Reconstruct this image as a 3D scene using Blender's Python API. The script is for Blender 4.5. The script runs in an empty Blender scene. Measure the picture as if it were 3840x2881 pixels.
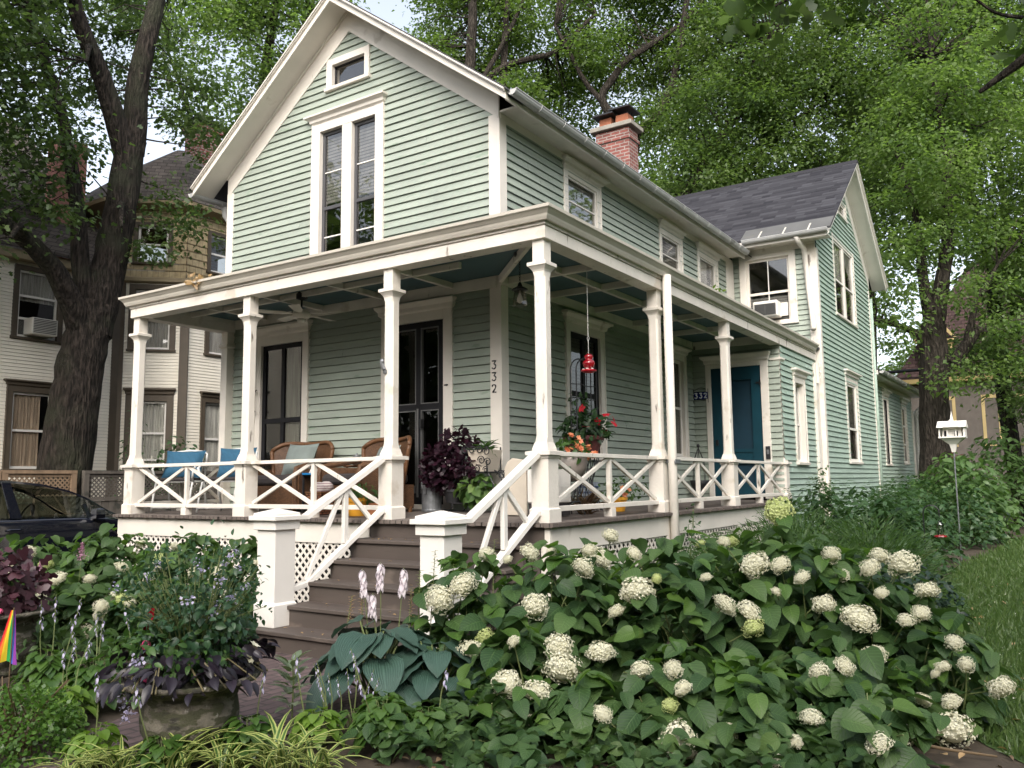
import bpy, math, random
import numpy as np
from mathutils import Vector, Matrix
RD = random.Random(7)
NG = np.random.default_rng(7)
SC = bpy.context.scene
COL = SC.collection
rad = math.radians
GZ = -1.14            # ground level; the porch floor edge is z = 0

# ------------------------------------------------------------------ things and parts
ORG = {}
def thing(name, label, cat, loc=(0, 0, 0), group=None, kind=None):
    o = bpy.data.objects.new(name, None)
    o.empty_display_size = .1
    COL.objects.link(o)
    o.location = loc
    o['label'] = label
    o['category'] = cat
    if group: o['group'] = group
    if kind: o['kind'] = kind
    ORG[o.name] = Vector(loc)
    return o

def tag(o, label=None, cat=None, group=None, kind=None):
    if label: o['label'] = label
    if cat: o['category'] = cat
    if group: o['group'] = group
    if kind: o['kind'] = kind
    return o

def link(name, me, mat, parent):
    o = bpy.data.objects.new(name, me)
    COL.objects.link(o)
    if mat: me.materials.append(mat)
    if parent:
        o.parent = parent
        ORG[o.name] = ORG[parent.name]
    else:
        ORG[o.name] = Vector((0, 0, 0))
    return o

def copy_tree(o, parent=None):
    c = o.copy()
    COL.objects.link(c)
    ORG[c.name] = ORG[o.name]
    if parent: c.parent = parent
    for ch in list(o.children):
        copy_tree(ch, c)
    return c

def FR(o, u, n):
    o, u, n = Vector(o), Vector(u).normalized(), Vector(n).normalized()
    def f(a, b, c=0):
        return (o.x+u.x*a+n.x*c, o.y+u.y*a+n.y*c, o.z+b)
    f.u, f.n, f.o = u, n, o
    return f
WORLD = FR((0, 0, 0), (1, 0, 0), (0, -1, 0))

class MB:
    def __init__(s): s.v = []; s.f = []
    def add(s, vs, fs):
        k = len(s.v)
        s.v += [tuple(v) for v in vs]
        s.f += [tuple(i+k for i in f) for f in fs]
    def hexa(s, p):        # 8 points: bottom ring 0-3, top ring 4-7
        s.add(p, [(3, 2, 1, 0), (4, 5, 6, 7), (0, 1, 5, 4), (1, 2, 6, 5), (2, 3, 7, 6), (3, 0, 4, 7)])
    def box(s, x0, x1, y0, y1, z0, z1):
        s.hexa([(x0, y0, z0), (x1, y0, z0), (x1, y1, z0), (x0, y1, z0), (x0, y0, z1), (x1, y0, z1), (x1, y1, z1), (x0, y1, z1)])
    def cbox(s, c, sx, sy, sz):
        s.box(c[0]-sx/2, c[0]+sx/2, c[1]-sy/2, c[1]+sy/2, c[2]-sz/2, c[2]+sz/2)
    def fbox(s, F, a0, a1, b0, b1, c0, c1):
        s.hexa([F(a0, b0, c1), F(a1, b0, c1), F(a1, b0, c0), F(a0, b0, c0), F(a0, b1, c1), F(a1, b1, c1), F(a1, b1, c0), F(a0, b1, c0)])
    def stack(s, F, levels):   # levels: (a0,a1,c0,c1,b) -> closed loft
        vs = []; fs = []
        for (a0, a1, c0, c1, b) in levels:
            vs += [F(a0, b, c1), F(a1, b, c1), F(a1, b, c0), F(a0, b, c0)]
        n = len(levels)
        fs.append((3, 2, 1, 0))
        for k in range(n-1):
            for i in range(4):
                j = (i+1) % 4
                fs.append((4*k+i, 4*k+j, 4*k+4+j, 4*k+4+i))
        m = 4*(n-1)
        fs.append((m, m+1, m+2, m+3))
        s.add(vs, fs)
    def sq(s, x, y, levels, F=None):      # square-section turned post: (half width, z)
        s.stack(WORLD, [(x-h, x+h, -y-h, -y+h, z) for h, z in levels])
    def bar(s, p, q, w, h, up=(0, 0, 1)):
        p, q = Vector(p), Vector(q)
        d = (q-p).normalized()
        sd = d.cross(Vector(up))
        if sd.length < 1e-4: sd = d.cross(Vector((0, 1, 0)))
        sd.normalize(); u2 = sd.cross(d).normalized()
        a = sd*(w/2); b = u2*(h/2)
        s.hexa([p-a-b, p+a-b, q+a-b, q-a-b, p-a+b, p+a+b, q+a+b, q-a+b])
    def tube(s, pts, r, n=8, jit=0):
        pts = [Vector(p) for p in pts]
        m = len(pts)
        rs = r if hasattr(r, '__len__') else [r]*m
        t0 = (pts[1]-pts[0]).normalized()
        a = t0.cross(Vector((.31, .9, .2)))
        if a.length < .1: a = t0.cross(Vector((1, 0, 0)))
        a.normalize()
        vs = []; fs = []
        for i in range(m):
            t = (pts[min(i+1, m-1)]-pts[max(i-1, 0)])
            if t.length < 1e-9: t = t0
            t.normalize()
            a = (a-t*a.dot(t)).normalized(); b = t.cross(a)
            for k in range(n):
                th = 2*math.pi*k/n
                rr = rs[i]*(1+(jit*RD.uniform(-1, 1) if jit else 0))
                vs.append(pts[i]+(a*math.cos(th)+b*math.sin(th))*rr)
        for i in range(m-1):
            for k in range(n):
                j = (k+1) % n
                fs.append((i*n+k, i*n+j, i*n+n+j, i*n+n+k))
        fs.append(tuple(range(n-1, -1, -1))); fs.append(tuple(range((m-1)*n, m*n)))
        s.add(vs, fs)
    def lathe(s, c, prof, n=24, ax='z'):
        vs = []; fs = []
        for r, z in prof:
            for k in range(n):
                th = 2*math.pi*k/n
                vs.append((c[0]+r*math.cos(th), c[1]+r*math.sin(th), c[2]+z))
        for i in range(len(prof)-1):
            for k in range(n):
                j = (k+1) % n
                fs.append((i*n+k, i*n+j, i*n+n+j, i*n+n+k))
        fs.append(tuple(range(n-1, -1, -1))); fs.append(tuple(range((len(prof)-1)*n, len(prof)*n)))
        s.add(vs, fs)
    def prism(s, F, poly, c0, c1):       # polygon (a,b) counter-clockwise, extruded along the normal
        n = len(poly)
        vs = [F(a, b, c1) for a, b in poly]+[F(a, b, c0) for a, b in poly]
        fs = [tuple(range(n)), tuple(range(2*n-1, n-1, -1))]
        for i in range(n):
            j = (i+1) % n
            fs.append((i, i+n, j+n, j))
        s.add(vs, fs)
    def ell(s, c, rx, ry, rz, nu=12, nv=8, rot=0):
        vs = []; fs = []
        cr, sr = math.cos(rot), math.sin(rot)
        for i in range(nv+1):
            ph = -math.pi/2+math.pi*i/nv
            for k in range(nu):
                th = 2*math.pi*k/nu
                x = rx*math.cos(ph)*math.cos(th); y = ry*math.cos(ph)*math.sin(th)
                vs.append((c[0]+x*cr-y*sr, c[1]+x*sr+y*cr, c[2]+rz*math.sin(ph)))
        for i in range(nv):
            for k in range(nu):
                j = (k+1) % nu
                fs.append((i*nu+k, i*nu+j, i*nu+nu+j, i*nu+nu+k))
        s.add(vs, fs)
    def quad(s, a, b, c, d): s.add([a, b, c, d], [(0, 1, 2, 3)])
    def build(s, name, mat, parent=None, smooth=False, bevel=0):
        me = bpy.data.meshes.new(name)
        o = ORG[parent.name] if parent else Vector((0, 0, 0))
        me.from_pydata([(x-o.x, y-o.y, z-o.z) for x, y, z in s.v], [], s.f)
        if smooth:
            me.polygons.foreach_set('use_smooth', [True]*len(me.polygons))
            me.update()
        ob = link(name, me, mat, parent)
        if bevel:
            m = ob.modifiers.new('edge', 'BEVEL'); m.width = bevel; m.segments = 1; m.limit_method = 'ANGLE'; m.angle_limit = rad(40)
        return ob

# ------------------------------------------------------------------ leaf meshes
def tmpl(V, F, UV=None):
    lo = [i for f in F for i in f]; st = []; k = 0
    for f in F: st.append(k); k += len(f)
    return dict(V=np.array(V, float), L=np.array(lo, np.int32), S=np.array(st, np.int32), n=k, UV=None if UV is None else np.array(UV, float))

def grid_leaf(wf, nt=5, nx=2, droop=.25, cup=.12, ripple=0):
    """leaf blade along +y, width profile wf(t); midrib droops, halves folded up a little"""
    V = []; F = []; UV = []
    for i in range(nt+1):
        t = i/nt; w = wf(t)
        for j in range(-nx, nx+1):
            s = j/nx
            V.append((s*w, t*(1-.12*droop*t), -droop*t*t+cup*abs(s)*w*2+ripple*math.sin(t*19+s*3)*abs(s)*.03))
            UV.append((.5+s*.5, t))
    k = 2*nx+1
    for i in range(nt):
        for j in range(2*nx):
            F.append((i*k+j, i*k+j+1, i*k+k+j+1, i*k+k+j))
    return tmpl(V, F, UV)
T_DIA = tmpl([(0, 0, 0), (.3, .45, .05), (0, 1, -.06), (-.3, .45, .05)], [(0, 1, 2, 3)])
T_LOBE = tmpl([(0, 0, 0), (.42, .28, .04), (.2, .5, 0), (.30, .8, -.03), (0, 1.05, -.08), (-.30, .8, -.03), (-.2, .5, 0), (-.42, .28, .04)], [(0, 1, 2, 6, 7), (2, 3, 4, 5, 6)])
T_OV2 = grid_leaf(lambda t: .30*math.sin(math.pi*min(1, t*.93+.07))**.8*(1-.35*t)+.005, 4, 1, .28, .14)
T_HYD = grid_leaf(lambda t: max(.004, .46*(math.sin(math.pi*(t*.9+.1))**.62)*(1-.40*t)*(1.0 if t < .97 else .1)), 6, 2, .30, .13, .6)
T_HOS = grid_leaf(lambda t: max(.004, .50*(math.sin(math.pi*(t*.88+.12))**.6)*(1-.40*t)*(1.0 if t < .97 else .1)), 9, 3, .34, .10, .6)
T_LAN = grid_leaf(lambda t: .11*math.sin(math.pi*(t*.95+.05))+.004, 4, 1, .3, .2)
T_BLADE = grid_leaf(lambda t: .5*(1-t)**.6*(.6+.4*min(1, t*5))+.01, 5, 1, .0, .1)

def leaves(name, mat, parent, P, D, N, S, T=T_DIA, W=None, curl=None):
    """one mesh of leaves: base points P, directions D, normals N, lengths S, optional width factor W and extra droop"""
    P = np.asarray(P, float); D = np.asarray(D, float); N = np.asarray(N, float); S = np.asarray(S, float)
    n = len(P)
    D = D/np.linalg.norm(D, axis=1, keepdims=True)
    X = np.cross(D, N); X /= np.linalg.norm(X, axis=1, keepdims=True)+1e-9
    N = np.cross(X, D)
    W = np.ones(n) if W is None else np.asarray(W, float)
    V = T['V']; k = len(V)
    co = (P[:, None, :]+S[:, None, None]*(V[None, :, 0:1]*W[:, None, None]*X[:, None, :]+V[None, :, 1:2]*D[:, None, :]+V[None, :, 2:3]*N[:, None, :]))
    if curl is not None:
        co[:, :, 2] -= (np.asarray(curl)[:, None]*S[:, None]*(V[None, :, 1]**2))
    if parent: co = co-np.array(ORG[parent.name])[None, None, :]
    co = co.reshape(-1, 3)
    me = bpy.data.meshes.new(name)
    L = (T['L'][None, :]+(np.arange(n)*k)[:, None]).ravel().astype(np.int32)
    st = (T['S'][None, :]+(np.arange(n)*T['n'])[:, None]).ravel().astype(np.int32)
    me.vertices.add(n*k); me.loops.add(len(L)); me.polygons.add(len(st))
    me.vertices.foreach_set('co', co.ravel().astype(np.float32))
    me.loops.foreach_set('vertex_index', L)
    me.polygons.foreach_set('loop_start', st)
    if T['UV'] is not None:
        uv = me.uv_layers.new(name='UV')
        uvs = np.tile(T['UV'][T['L']], (n, 1)).astype(np.float32)
        uv.data.foreach_set('uv', uvs.ravel())
        me.polygons.foreach_set('use_smooth', np.ones(len(st), bool))
    me.update(calc_edges=True)
    return link(name, me, mat, parent)

def unit(n):
    v = NG.normal(size=(n, 3)); return v/np.linalg.norm(v, axis=1, keepdims=True)
def updirs(n, tilt=.5):
    v = NG.normal(size=(n, 3))*tilt+np.array([0, 0, 1.]); return v/np.linalg.norm(v, axis=1, keepdims=True)

# ------------------------------------------------------------------ materials
def nodes(name):
    m = bpy.data.materials.new(name); m.use_nodes = True
    nt = m.node_tree; nt.nodes.clear()
    out = nt.nodes.new('ShaderNodeOutputMaterial')
    def N(t, **kw):
        nd = nt.nodes.new('ShaderNode'+t)
        for k, v in kw.items():
            if k.startswith('i_'):
                key = k[2:].replace('_', ' ')
                nd.inputs[key].default_value = v
            else: setattr(nd, k, v)
        return nd
    def lk(a, b): nt.links.new(a, b)
    return m, out, N, lk
def c4(c): return (c[0], c[1], c[2], 1)
def mixc(N, lk, fac, a, b):
    m = N('Mix', data_type='RGBA')
    for s, v in ((0, fac), (6, a), (7, b)):
        if hasattr(v, 'links'): lk(v, m.inputs[s])
        else: m.inputs[s].default_value = v if s == 0 else c4(v)
    return m.outputs[2]
def ramp(N, lk, src, lo, hi):
    r = N('MapRange'); r.inputs['From Min'].default_value = lo; r.inputs['From Max'].default_value = hi
    lk(src, r.inputs['Value']); return r.outputs[0]
def noise(N, lk, scale, vec=None, detail=4, stretch=None):
    if vec is None: vec = N('TexCoord').outputs['Object']
    if stretch:
        mp = N('Mapping'); mp.inputs['Scale'].default_value = stretch; lk(vec, mp.inputs['Vector']); vec = mp.outputs[0]
    t = N('TexNoise'); t.inputs['Scale'].default_value = scale; t.inputs['Detail'].default_value = detail
    lk(vec, t.inputs['Vector']); return t.outputs['Fac']

def M(name, col, rough=.6, var=.12, scale=5, bump=.0, bscale=60, metal=0, dirt=None, stretch=None, spec=.4, coat=0, board=0):
    """painted / plain surface: noise tone variation, optional dirt patches (colour, threshold, scale), optional bump"""
    m, out, N, lk = nodes(name)
    b = N('BsdfPrincipled'); b.inputs['Roughness'].default_value = rough; b.inputs['Metallic'].default_value = metal
    b.inputs['Specular IOR Level'].default_value = spec; b.inputs['Coat Weight'].default_value = coat
    f = ramp(N, lk, noise(N, lk, scale, stretch=stretch), .3, .7)
    c = mixc(N, lk, f, [x*(1-var) for x in col], [min(1, x*(1+var)) for x in col])
    if board:      # each board has its own slightly different tone
        g_ = N('NewGeometry'); hs = N('HueSaturation'); lk(c, hs.inputs['Color']); mr = N('MapRange'); mr.inputs['To Min'].default_value = 1-board; mr.inputs['To Max'].default_value = 1+board
        lk(g_.outputs['Random Per Island'], mr.inputs['Value']); lk(mr.outputs[0], hs.inputs['Value']); c = hs.outputs[0]
    if dirt:
        for dc, th, ds, dst in dirt:
            g = ramp(N, lk, noise(N, lk, ds, detail=8, stretch=dst), th, th+.06)
            c = mixc(N, lk, g, c, dc)
    lk(c, b.inputs['Base Color'])
    if bump:
        bp = N('Bump'); bp.inputs['Strength'].default_value = bump; bp.inputs['Distance'].default_value = .01
        lk(noise(N, lk, bscale, detail=5, stretch=stretch), bp.inputs['Height']); lk(bp.outputs[0], b.inputs['Normal'])
    lk(b.outputs[0], out.inputs[0])
    return m

def leafmat(name, c1, c2, trans=.35, rough=.42, spec=.45, veins=None, back=None, tint=(1.25, 1.3, .6), spray=0):
    m, out, N, lk = nodes(name)
    g = N('NewGeometry')
    c = mixc(N, lk, g.outputs['Random Per Island'], c1, c2)
    if spray:     # neighbouring sprays differ in age and tone
        nz = ramp(N, lk, noise(N, lk, spray, detail=2), .32, .68); hs = N('HueSaturation'); lk(c, hs.inputs['Color'])
        m1 = N('MapRange'); m1.inputs['To Min'].default_value = .70; m1.inputs['To Max'].default_value = 1.32; lk(nz, m1.inputs['Value']); lk(m1.outputs[0], hs.inputs['Value'])
        m2 = N('MapRange'); m2.inputs['To Min'].default_value = .515; m2.inputs['To Max'].default_value = .48; lk(nz, m2.inputs['Value']); lk(m2.outputs[0], hs.inputs['Hue']); c = hs.outputs[0]
    b = N('BsdfPrincipled'); b.inputs['Roughness'].default_value = rough; b.inputs['Specular IOR Level'].default_value = spec
    if veins:
        uv = N('TexCoord').outputs['UV']
        sp = N('SeparateXYZ'); lk(uv, sp.inputs[0])
        ab = N('Math', operation='SUBTRACT'); lk(sp.outputs[0], ab.inputs[0]); ab.inputs[1].default_value = .5
        a2 = N('Math', operation='ABSOLUTE'); lk(ab.outputs[0], a2.inputs[0])
        if veins == 'pinnate':
            q = N('Math', operation='MULTIPLY_ADD'); lk(a2.outputs[0], q.inputs[0]); q.inputs[1].default_value = -.55; lk(sp.outputs[1], q.inputs[2])
            sc = 52
        else:
            q = N('Math', operation='MULTIPLY'); lk(a2.outputs[0], q.inputs[0]); q.inputs[1].default_value = 1; sc = 105
        si = N('Math', operation='MULTIPLY'); lk(q.outputs[0], si.inputs[0]); si.inputs[1].default_value = sc
        sn = N('Math', operation='SINE'); lk(si.outputs[0], sn.inputs[0])
        v = ramp(N, lk, sn.outputs[0], .80 if veins == 'pinnate' else -.6, 1)
        mid = ramp(N, lk, a2.outputs[0], .035, .0)
        mx = N('Math', operation='MAXIMUM'); lk(v, mx.inputs[0]); lk(mid, mx.inputs[1])
        k = N('Math', operation='MULTIPLY'); lk(mx.outputs[0], k.inputs[0]); k.inputs[1].default_value = .35
        c = mixc(N, lk, k.outputs[0], c, [min(1, x*2.2+.01) for x in c2])
        bp = N('Bump'); bp.inputs['Strength'].default_value = .5; bp.inputs['Distance'].default_value = .006
        lk(mx.outputs[0], bp.inputs['Height']); lk(bp.outputs[0], b.inputs['Normal'])
    cb = c
    if back:
        cb = mixc(N, lk, g.outputs['Backfacing'], c, back)
    lk(cb, b.inputs['Base Color'])
    t = N('BsdfTranslucent')
    tc = mixc(N, lk, .8, c, [min(1, (x*.5+y*.5)*k*1.5) for x, y, k in zip(c1, c2, tint)])
    lk(tc, t.inputs['Color'])
    mx = N('MixShader'); mx.inputs[0].default_value = trans
    lk(b.outputs[0], mx.inputs[1]); lk(t.outputs[0], mx.inputs[2]); lk(mx.outputs[0], out.inputs[0])
    return m

def glassmat(name, tint=(.88, .875, .86), refl=1.0, dark=0.0):
    m, out, N, lk = nodes(name)
    t = N('BsdfTransparent'); t.inputs[0].default_value = c4(tint)
    g = N('BsdfGlossy'); g.inputs['Roughness'].default_value = .015
    bp = N('Bump'); bp.inputs['Strength'].default_value = .05; bp.inputs['Distance'].default_value = .02
    lk(noise(N, lk, 3, detail=1), bp.inputs['Height']); lk(bp.outputs[0], g.inputs['Normal'])
    f = N('LayerWeight'); f.inputs['Blend'].default_value = .5
    p = N('Math', operation='POWER'); lk(f.outputs['Facing'], p.inputs[0]); p.inputs[1].default_value = 3.2
    k = N('Math', operation='MULTIPLY_ADD', use_clamp=True); lk(p.outputs[0], k.inputs[0]); k.inputs[1].default_value = .85*refl; k.inputs[2].default_value = .10*refl
    mx = N('MixShader'); lk(k.outputs[0], mx.inputs[0]); lk(t.outputs[0], mx.inputs[1]); lk(g.outputs[0], mx.inputs[2])
    lk(mx.outputs[0], out.inputs[0])
    return m

def brickmat(name, c1, c2, mortar, bw, bh, msize=.01, rough=.8, vec='Object', swap=None, offset=.5, bump=.5, bias=0):
    m, out, N, lk = nodes(name)
    b = N('BsdfPrincipled'); b.inputs['Roughness'].default_value = rough
    v = N('TexCoord').outputs[vec]
    if swap:       # choose which coordinates run along / up the courses
        sp = N('SeparateXYZ'); lk(v, sp.inputs[0]); cb = N('CombineXYZ')
        for i, s in enumerate(swap):
            if s == '+':
                ad = N('Math', operation='ADD'); lk(sp.outputs[0], ad.inputs[0]); lk(sp.outputs[1], ad.inputs[1]); lk(ad.outputs[0], cb.inputs[i])
            else: lk(sp.outputs['xyz'.index(s)], cb.inputs[i])
        v = cb.outputs[0]
    t = N('TexBrick'); lk(v, t.inputs['Vector'])
    t.inputs['Scale'].default_value = 1; t.inputs['Brick Width'].default_value = bw; t.inputs['Row Height'].default_value = bh
    t.inputs['Mortar Size'].default_value = msize; t.inputs['Bias'].default_value = bias; t.offset = offset
    t.inputs['Color1'].default_value = c4(c1); t.inputs['Color2'].default_value = c4(c2); t.inputs['Mortar'].default_value = c4(mortar)
    f = ramp(N, lk, noise(N, lk, 9, detail=6), .25, .75)
    c = mixc(N, lk, f, t.outputs['Color'], t.outputs['Color'])
    hs = N('HueSaturation'); lk(t.outputs['Color'], hs.inputs['Color'])
    mr = N('MapRange'); mr.inputs['To Min'].default_value = .75; mr.inputs['To Max'].default_value = 1.3; lk(f, mr.inputs['Value']); lk(mr.outputs[0], hs.inputs['Value'])
    lk(hs.outputs[0], b.inputs['Base Color'])
    if bump:
        bp = N('Bump'); bp.inputs['Strength'].default_value = bump; bp.inputs['Distance'].default_value = .01; bp.invert = True
        lk(t.outputs['Fac'], bp.inputs['Height']); lk(bp.outputs[0], b.inputs['Normal'])
    lk(b.outputs[0], out.inputs[0])
    return m

def barkmat(name, c1, c2, moss=None, sc=1.0):
    m, out, N, lk = nodes(name)
    b = N('BsdfPrincipled'); b.inputs['Roughness'].default_value = .9; b.inputs['Specular IOR Level'].default_value = .2
    f = noise(N, lk, 9*sc, detail=6, stretch=(2.6, 2.6, .5))
    f2 = ramp(N, lk, f, .38, .62)
    c = mixc(N, lk, f2, c1, c2)
    if moss:
        g = ramp(N, lk, noise(N, lk, 1.2, detail=5), .48, .68); c = mixc(N, lk, g, c, moss)
    lk(c, b.inputs['Base Color'])
    bp = N('Bump'); bp.inputs['Strength'].default_value = .9; bp.inputs['Distance'].default_value = .05
    lk(f2, bp.inputs['Height']); lk(bp.outputs[0], b.inputs['Normal'])
    lk(b.outputs[0], out.inputs[0])
    return m

WOODGREY = (.20, .17, .14)
mt = {}
mt['green'] = M('sage_paint', (.318, .360, .306), .55, .09, 1.6, .3, 30, dirt=[((.24, .30, .235), .62, 2.2, (1, 1, 4)), ((.42, .48, .41), .70, 6, (.6, .6, 6)), ((.17, .17, .14), .755, 11, (1, 1, .4))], stretch=(1, 1, 5), board=.07)
mt['sage_cool'] = M('cool_sage_paint', (.318, .410, .348), .55, .10, 1.6, .3, 30, dirt=[((.38, .50, .44), .62, 3, (1, 1, 4)), ((.16, .19, .16), .75, 10, (1, 1, .4))], stretch=(1, 1, 5), board=.07)  # sage copy for side-facing walls, cool sky tint put into the colour
mt['white'] = M('cream_trim_paint', (.70, .655, .59), .5, .06, 2.5, .12, 40, dirt=[((.50, .45, .38), .66, 2.2, None), ((.30, .27, .22), .76, 9, (1, 1, .3))])
mt['worn'] = M('worn_cream_paint', (.70, .655, .59), .55, .08, 3, .3, 30, dirt=[((.58, .52, .44), .62, 2.5, None), (WOODGREY, .66, 8, (1, 1, .3)), ((.13, .11, .09), .73, 14, (1, 1, .6))])
mt['white2'] = M('clean_white_paint', (.74, .71, .66), .48, .05, 2.5, .12, 40, dirt=[((.56, .51, .45), .66, 2.4, None), ((.30, .27, .23), .755, 10, (1, 1, .35))])
mt['gutter'] = M('old_white_gutter', (.56, .52, .45), .45, .08, 2, .1, 25, dirt=[((.34, .31, .26), .66, 3.2, (.5, .5, 3)), ((.2, .18, .14), .74, 9, None)])
mt['galv'] = M('half_round_gutter_paint', (.46, .46, .45), .45, .08, 3, dirt=[((.25, .25, .24), .66, 3, (1, .5, 1))])
mt['shingle'] = brickmat('slate_grey_shingles', (.050, .050, .066), (.095, .095, .12), (.018, .018, .022), .42, .082, .006, .85, swap='xzy', bump=.9)
mt['roofdark'] = M('dark_roofing', (.05, .05, .055), .9)
mt['flash'] = M('grey_metal_apron', (.10, .10, .098), .7, .1, 3, dirt=[((.12, .12, .1), .6, 2, (1, 1, .4))])
mt['brick'] = brickmat('red_chimney_brick', (.155, .048, .040), (.22, .072, .058), (.27, .23, .205), .21, .075, .011, .85, swap='+zx')
mt['stone'] = M('limestone_cap', (.27, .25, .215), .85, .15, 6, .3, 40)
mt['clay'] = M('clay_flue', (.30, .11, .06), .85, .15, 6)
mt['black'] = M('black_metal', (.014, .014, .016), .45, .2, 5)
mt['sash'] = M('black_sash_paint', (.014, .014, .016), .6, .2, 5, spec=.15)
mt['storm'] = M('grey_storm_frame', (.075, .075, .08), .45, .1, 5)
mt['glass'] = glassmat('window_glass', refl=.8)
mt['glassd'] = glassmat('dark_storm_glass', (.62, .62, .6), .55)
mt['screen'] = M('black_screen', (.02, .021, .024), .7, .1, 5)
mt['blind'] = brickmat('white_blind', (.27, .27, .26), (.24, .24, .23), (.10, .10, .10), 8, .05, .009, .6, swap='+zx', bump=.3)
mt['lace'] = M('sheer_curtain', (.78, .77, .73), .9, .3, 9, .5, 20, stretch=(4, 4, .25))
mt['drape'] = M('tan_drape', (.64, .51, .39), .9, .3, 9, .5, 20, stretch=(4, 4, .3))
mt['greydrape'] = M('grey_curtain', (.58, .57, .54), .9, .3, 9, .4, 20, stretch=(5, 5, .2))
mt['teal'] = M('teal_ceiling_paint', (.065, .125, .140), .5, .1, 3)
mt['bluedoor'] = M('peacock_blue_paint', (.003, .040, .060), .45, .12, 3)
mt['deck'] = brickmat('weathered_porch_boards', (.115, .092, .080), (.15, .125, .108), (.03, .025, .022), 6, .085, .006, .75, swap='yxz', bump=.6)
mt['step'] = M('brown_step_paint', (.080, .064, .055), .6, .14, 3, .25, 25, dirt=[((.13, .105, .088), .60, 3, (.5, 2, 1)), ((.33, .24, .16), .745, 4, None)], stretch=(.4, 3, 1))
mt['darkfill'] = M('dark_interior', (.03, .028, .026), .9)  # near-black colour stands in for shade in rooms and under the porch
mt['iron'] = M('dark_iron', (.02, .02, .022), .5, .3, 9)
mt['steel'] = M('galvanised_steel', (.23, .24, .25), .45, .25, 14, .1, 30, metal=.6)
mt['alum'] = M('white_metal_chair', (.62, .62, .6), .4, .05)
mt['bark'] = barkmat('maple_bark', (.012, .010, .008), (.048, .038, .031), (.036, .038, .024))
mt['bark2'] = barkmat('dark_bark', (.018, .015, .012), (.062, .052, .043))
# ================================================================== the green house
house = thing('clapboard_house', 'two storey sage green clapboard house with white trim and a wrap-around porch', 'house', (0, 0, GZ))
W = 5.27; CX = -W/2; YW = 9.0; WX = 1.744; Y2 = 14.52; PF = 1.684; PS = 1.674
FRONT = FR((0, 0, 0), (1, 0, 0), (0, -1, 0))
SIDE = FR((0, 0, 0), (0, 1, 0), (1, 0, 0))
WFRONT = FR((0, YW, 0), (1, 0, 0), (0, -1, 0))
YD = 6.42
DOORW = FR((0, YD, 0), (1, 0, 0), (0, -1, 0))
XE = 1.62
ENC = FR((XE, 0, 0), (0, 1, 0), (1, 0, 0))
GAB = FR((WX, 0, 0), (0, 1, 0), (1, 0, 0))
XR = 1.5
REAR = FR((XR, 0, 0), (0, 1, 0), (1, 0, 0))

def siding(mb, F, zlo, zhi, lim, openings=(), e=.107, d=.024, back=-.02):
    gap = .0065 if e > .09 else .0045
    n = int(math.ceil((zhi-zlo)/e-1e-6))
    for i in range(n):
        a = zlo+i*e; b = min(zhi, a+e)
        cuts = sorted({a, b, *[z for o in openings for z in (o[2], o[3]) if a < z < b]})
        for z0, z1 in zip(cuts[:-1], cuts[1:]):
            if z1-z0 < 1e-4: continue
            zm = (z0+z1)/2
            l0, r0 = lim(z0); l1, r1 = lim(z1)
            l1 = min(l1, r1)
            blocks = sorted((o[0], o[1]) for o in openings if o[2] < zm < o[3])
            segs = []; cur = None
            left = (l0, l1)
            for (p, q) in blocks:
                segs.append((left, (p, p))); left = (q, q)
            segs.append((left, (r0, r1)))
            for (sl, sr) in segs:
                if sr[0]-sl[0] < .004: continue
                d0 = d*(1-(z0-a)/e)+.003; d1 = d*(1-(z1-a)/e)+.003
                ln = sr[0]-sl[0]; js = [0.0]
                if b-a > e*.9 and z0 == a and z1 == b:
                    x_ = RD.uniform(.6, 3.6)
                    while x_ < ln-.4: js.append(x_/ln); x_ += RD.uniform(1.8, 4.2)
                js.append(1.0)
                for t0, t1 in zip(js[:-1], js[1:]):
                    SL = (sl[0]+ln*t0+(.0015 if t0 else 0), (sl[1]+(sr[1]-sl[1])*t0+(.0015 if t0 else 0)))
                    SR = (sl[0]+ln*t1, sl[1]+(sr[1]-sl[1])*t1)
                    wb = RD.uniform(-.0022, .0022); g_ = gap if z1 == b else 0
                    p = [F(SL[0], z0, d0+wb), F(SR[0], z0, d0-wb*.6), F(SR[1], z1-g_, d1), F(SL[1], z1-g_, d1), F(SL[0], z0, back), F(SR[0], z0, back)]
                    mb.add(p, [(0, 1, 2, 3), (4, 5, 1, 0)])

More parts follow.
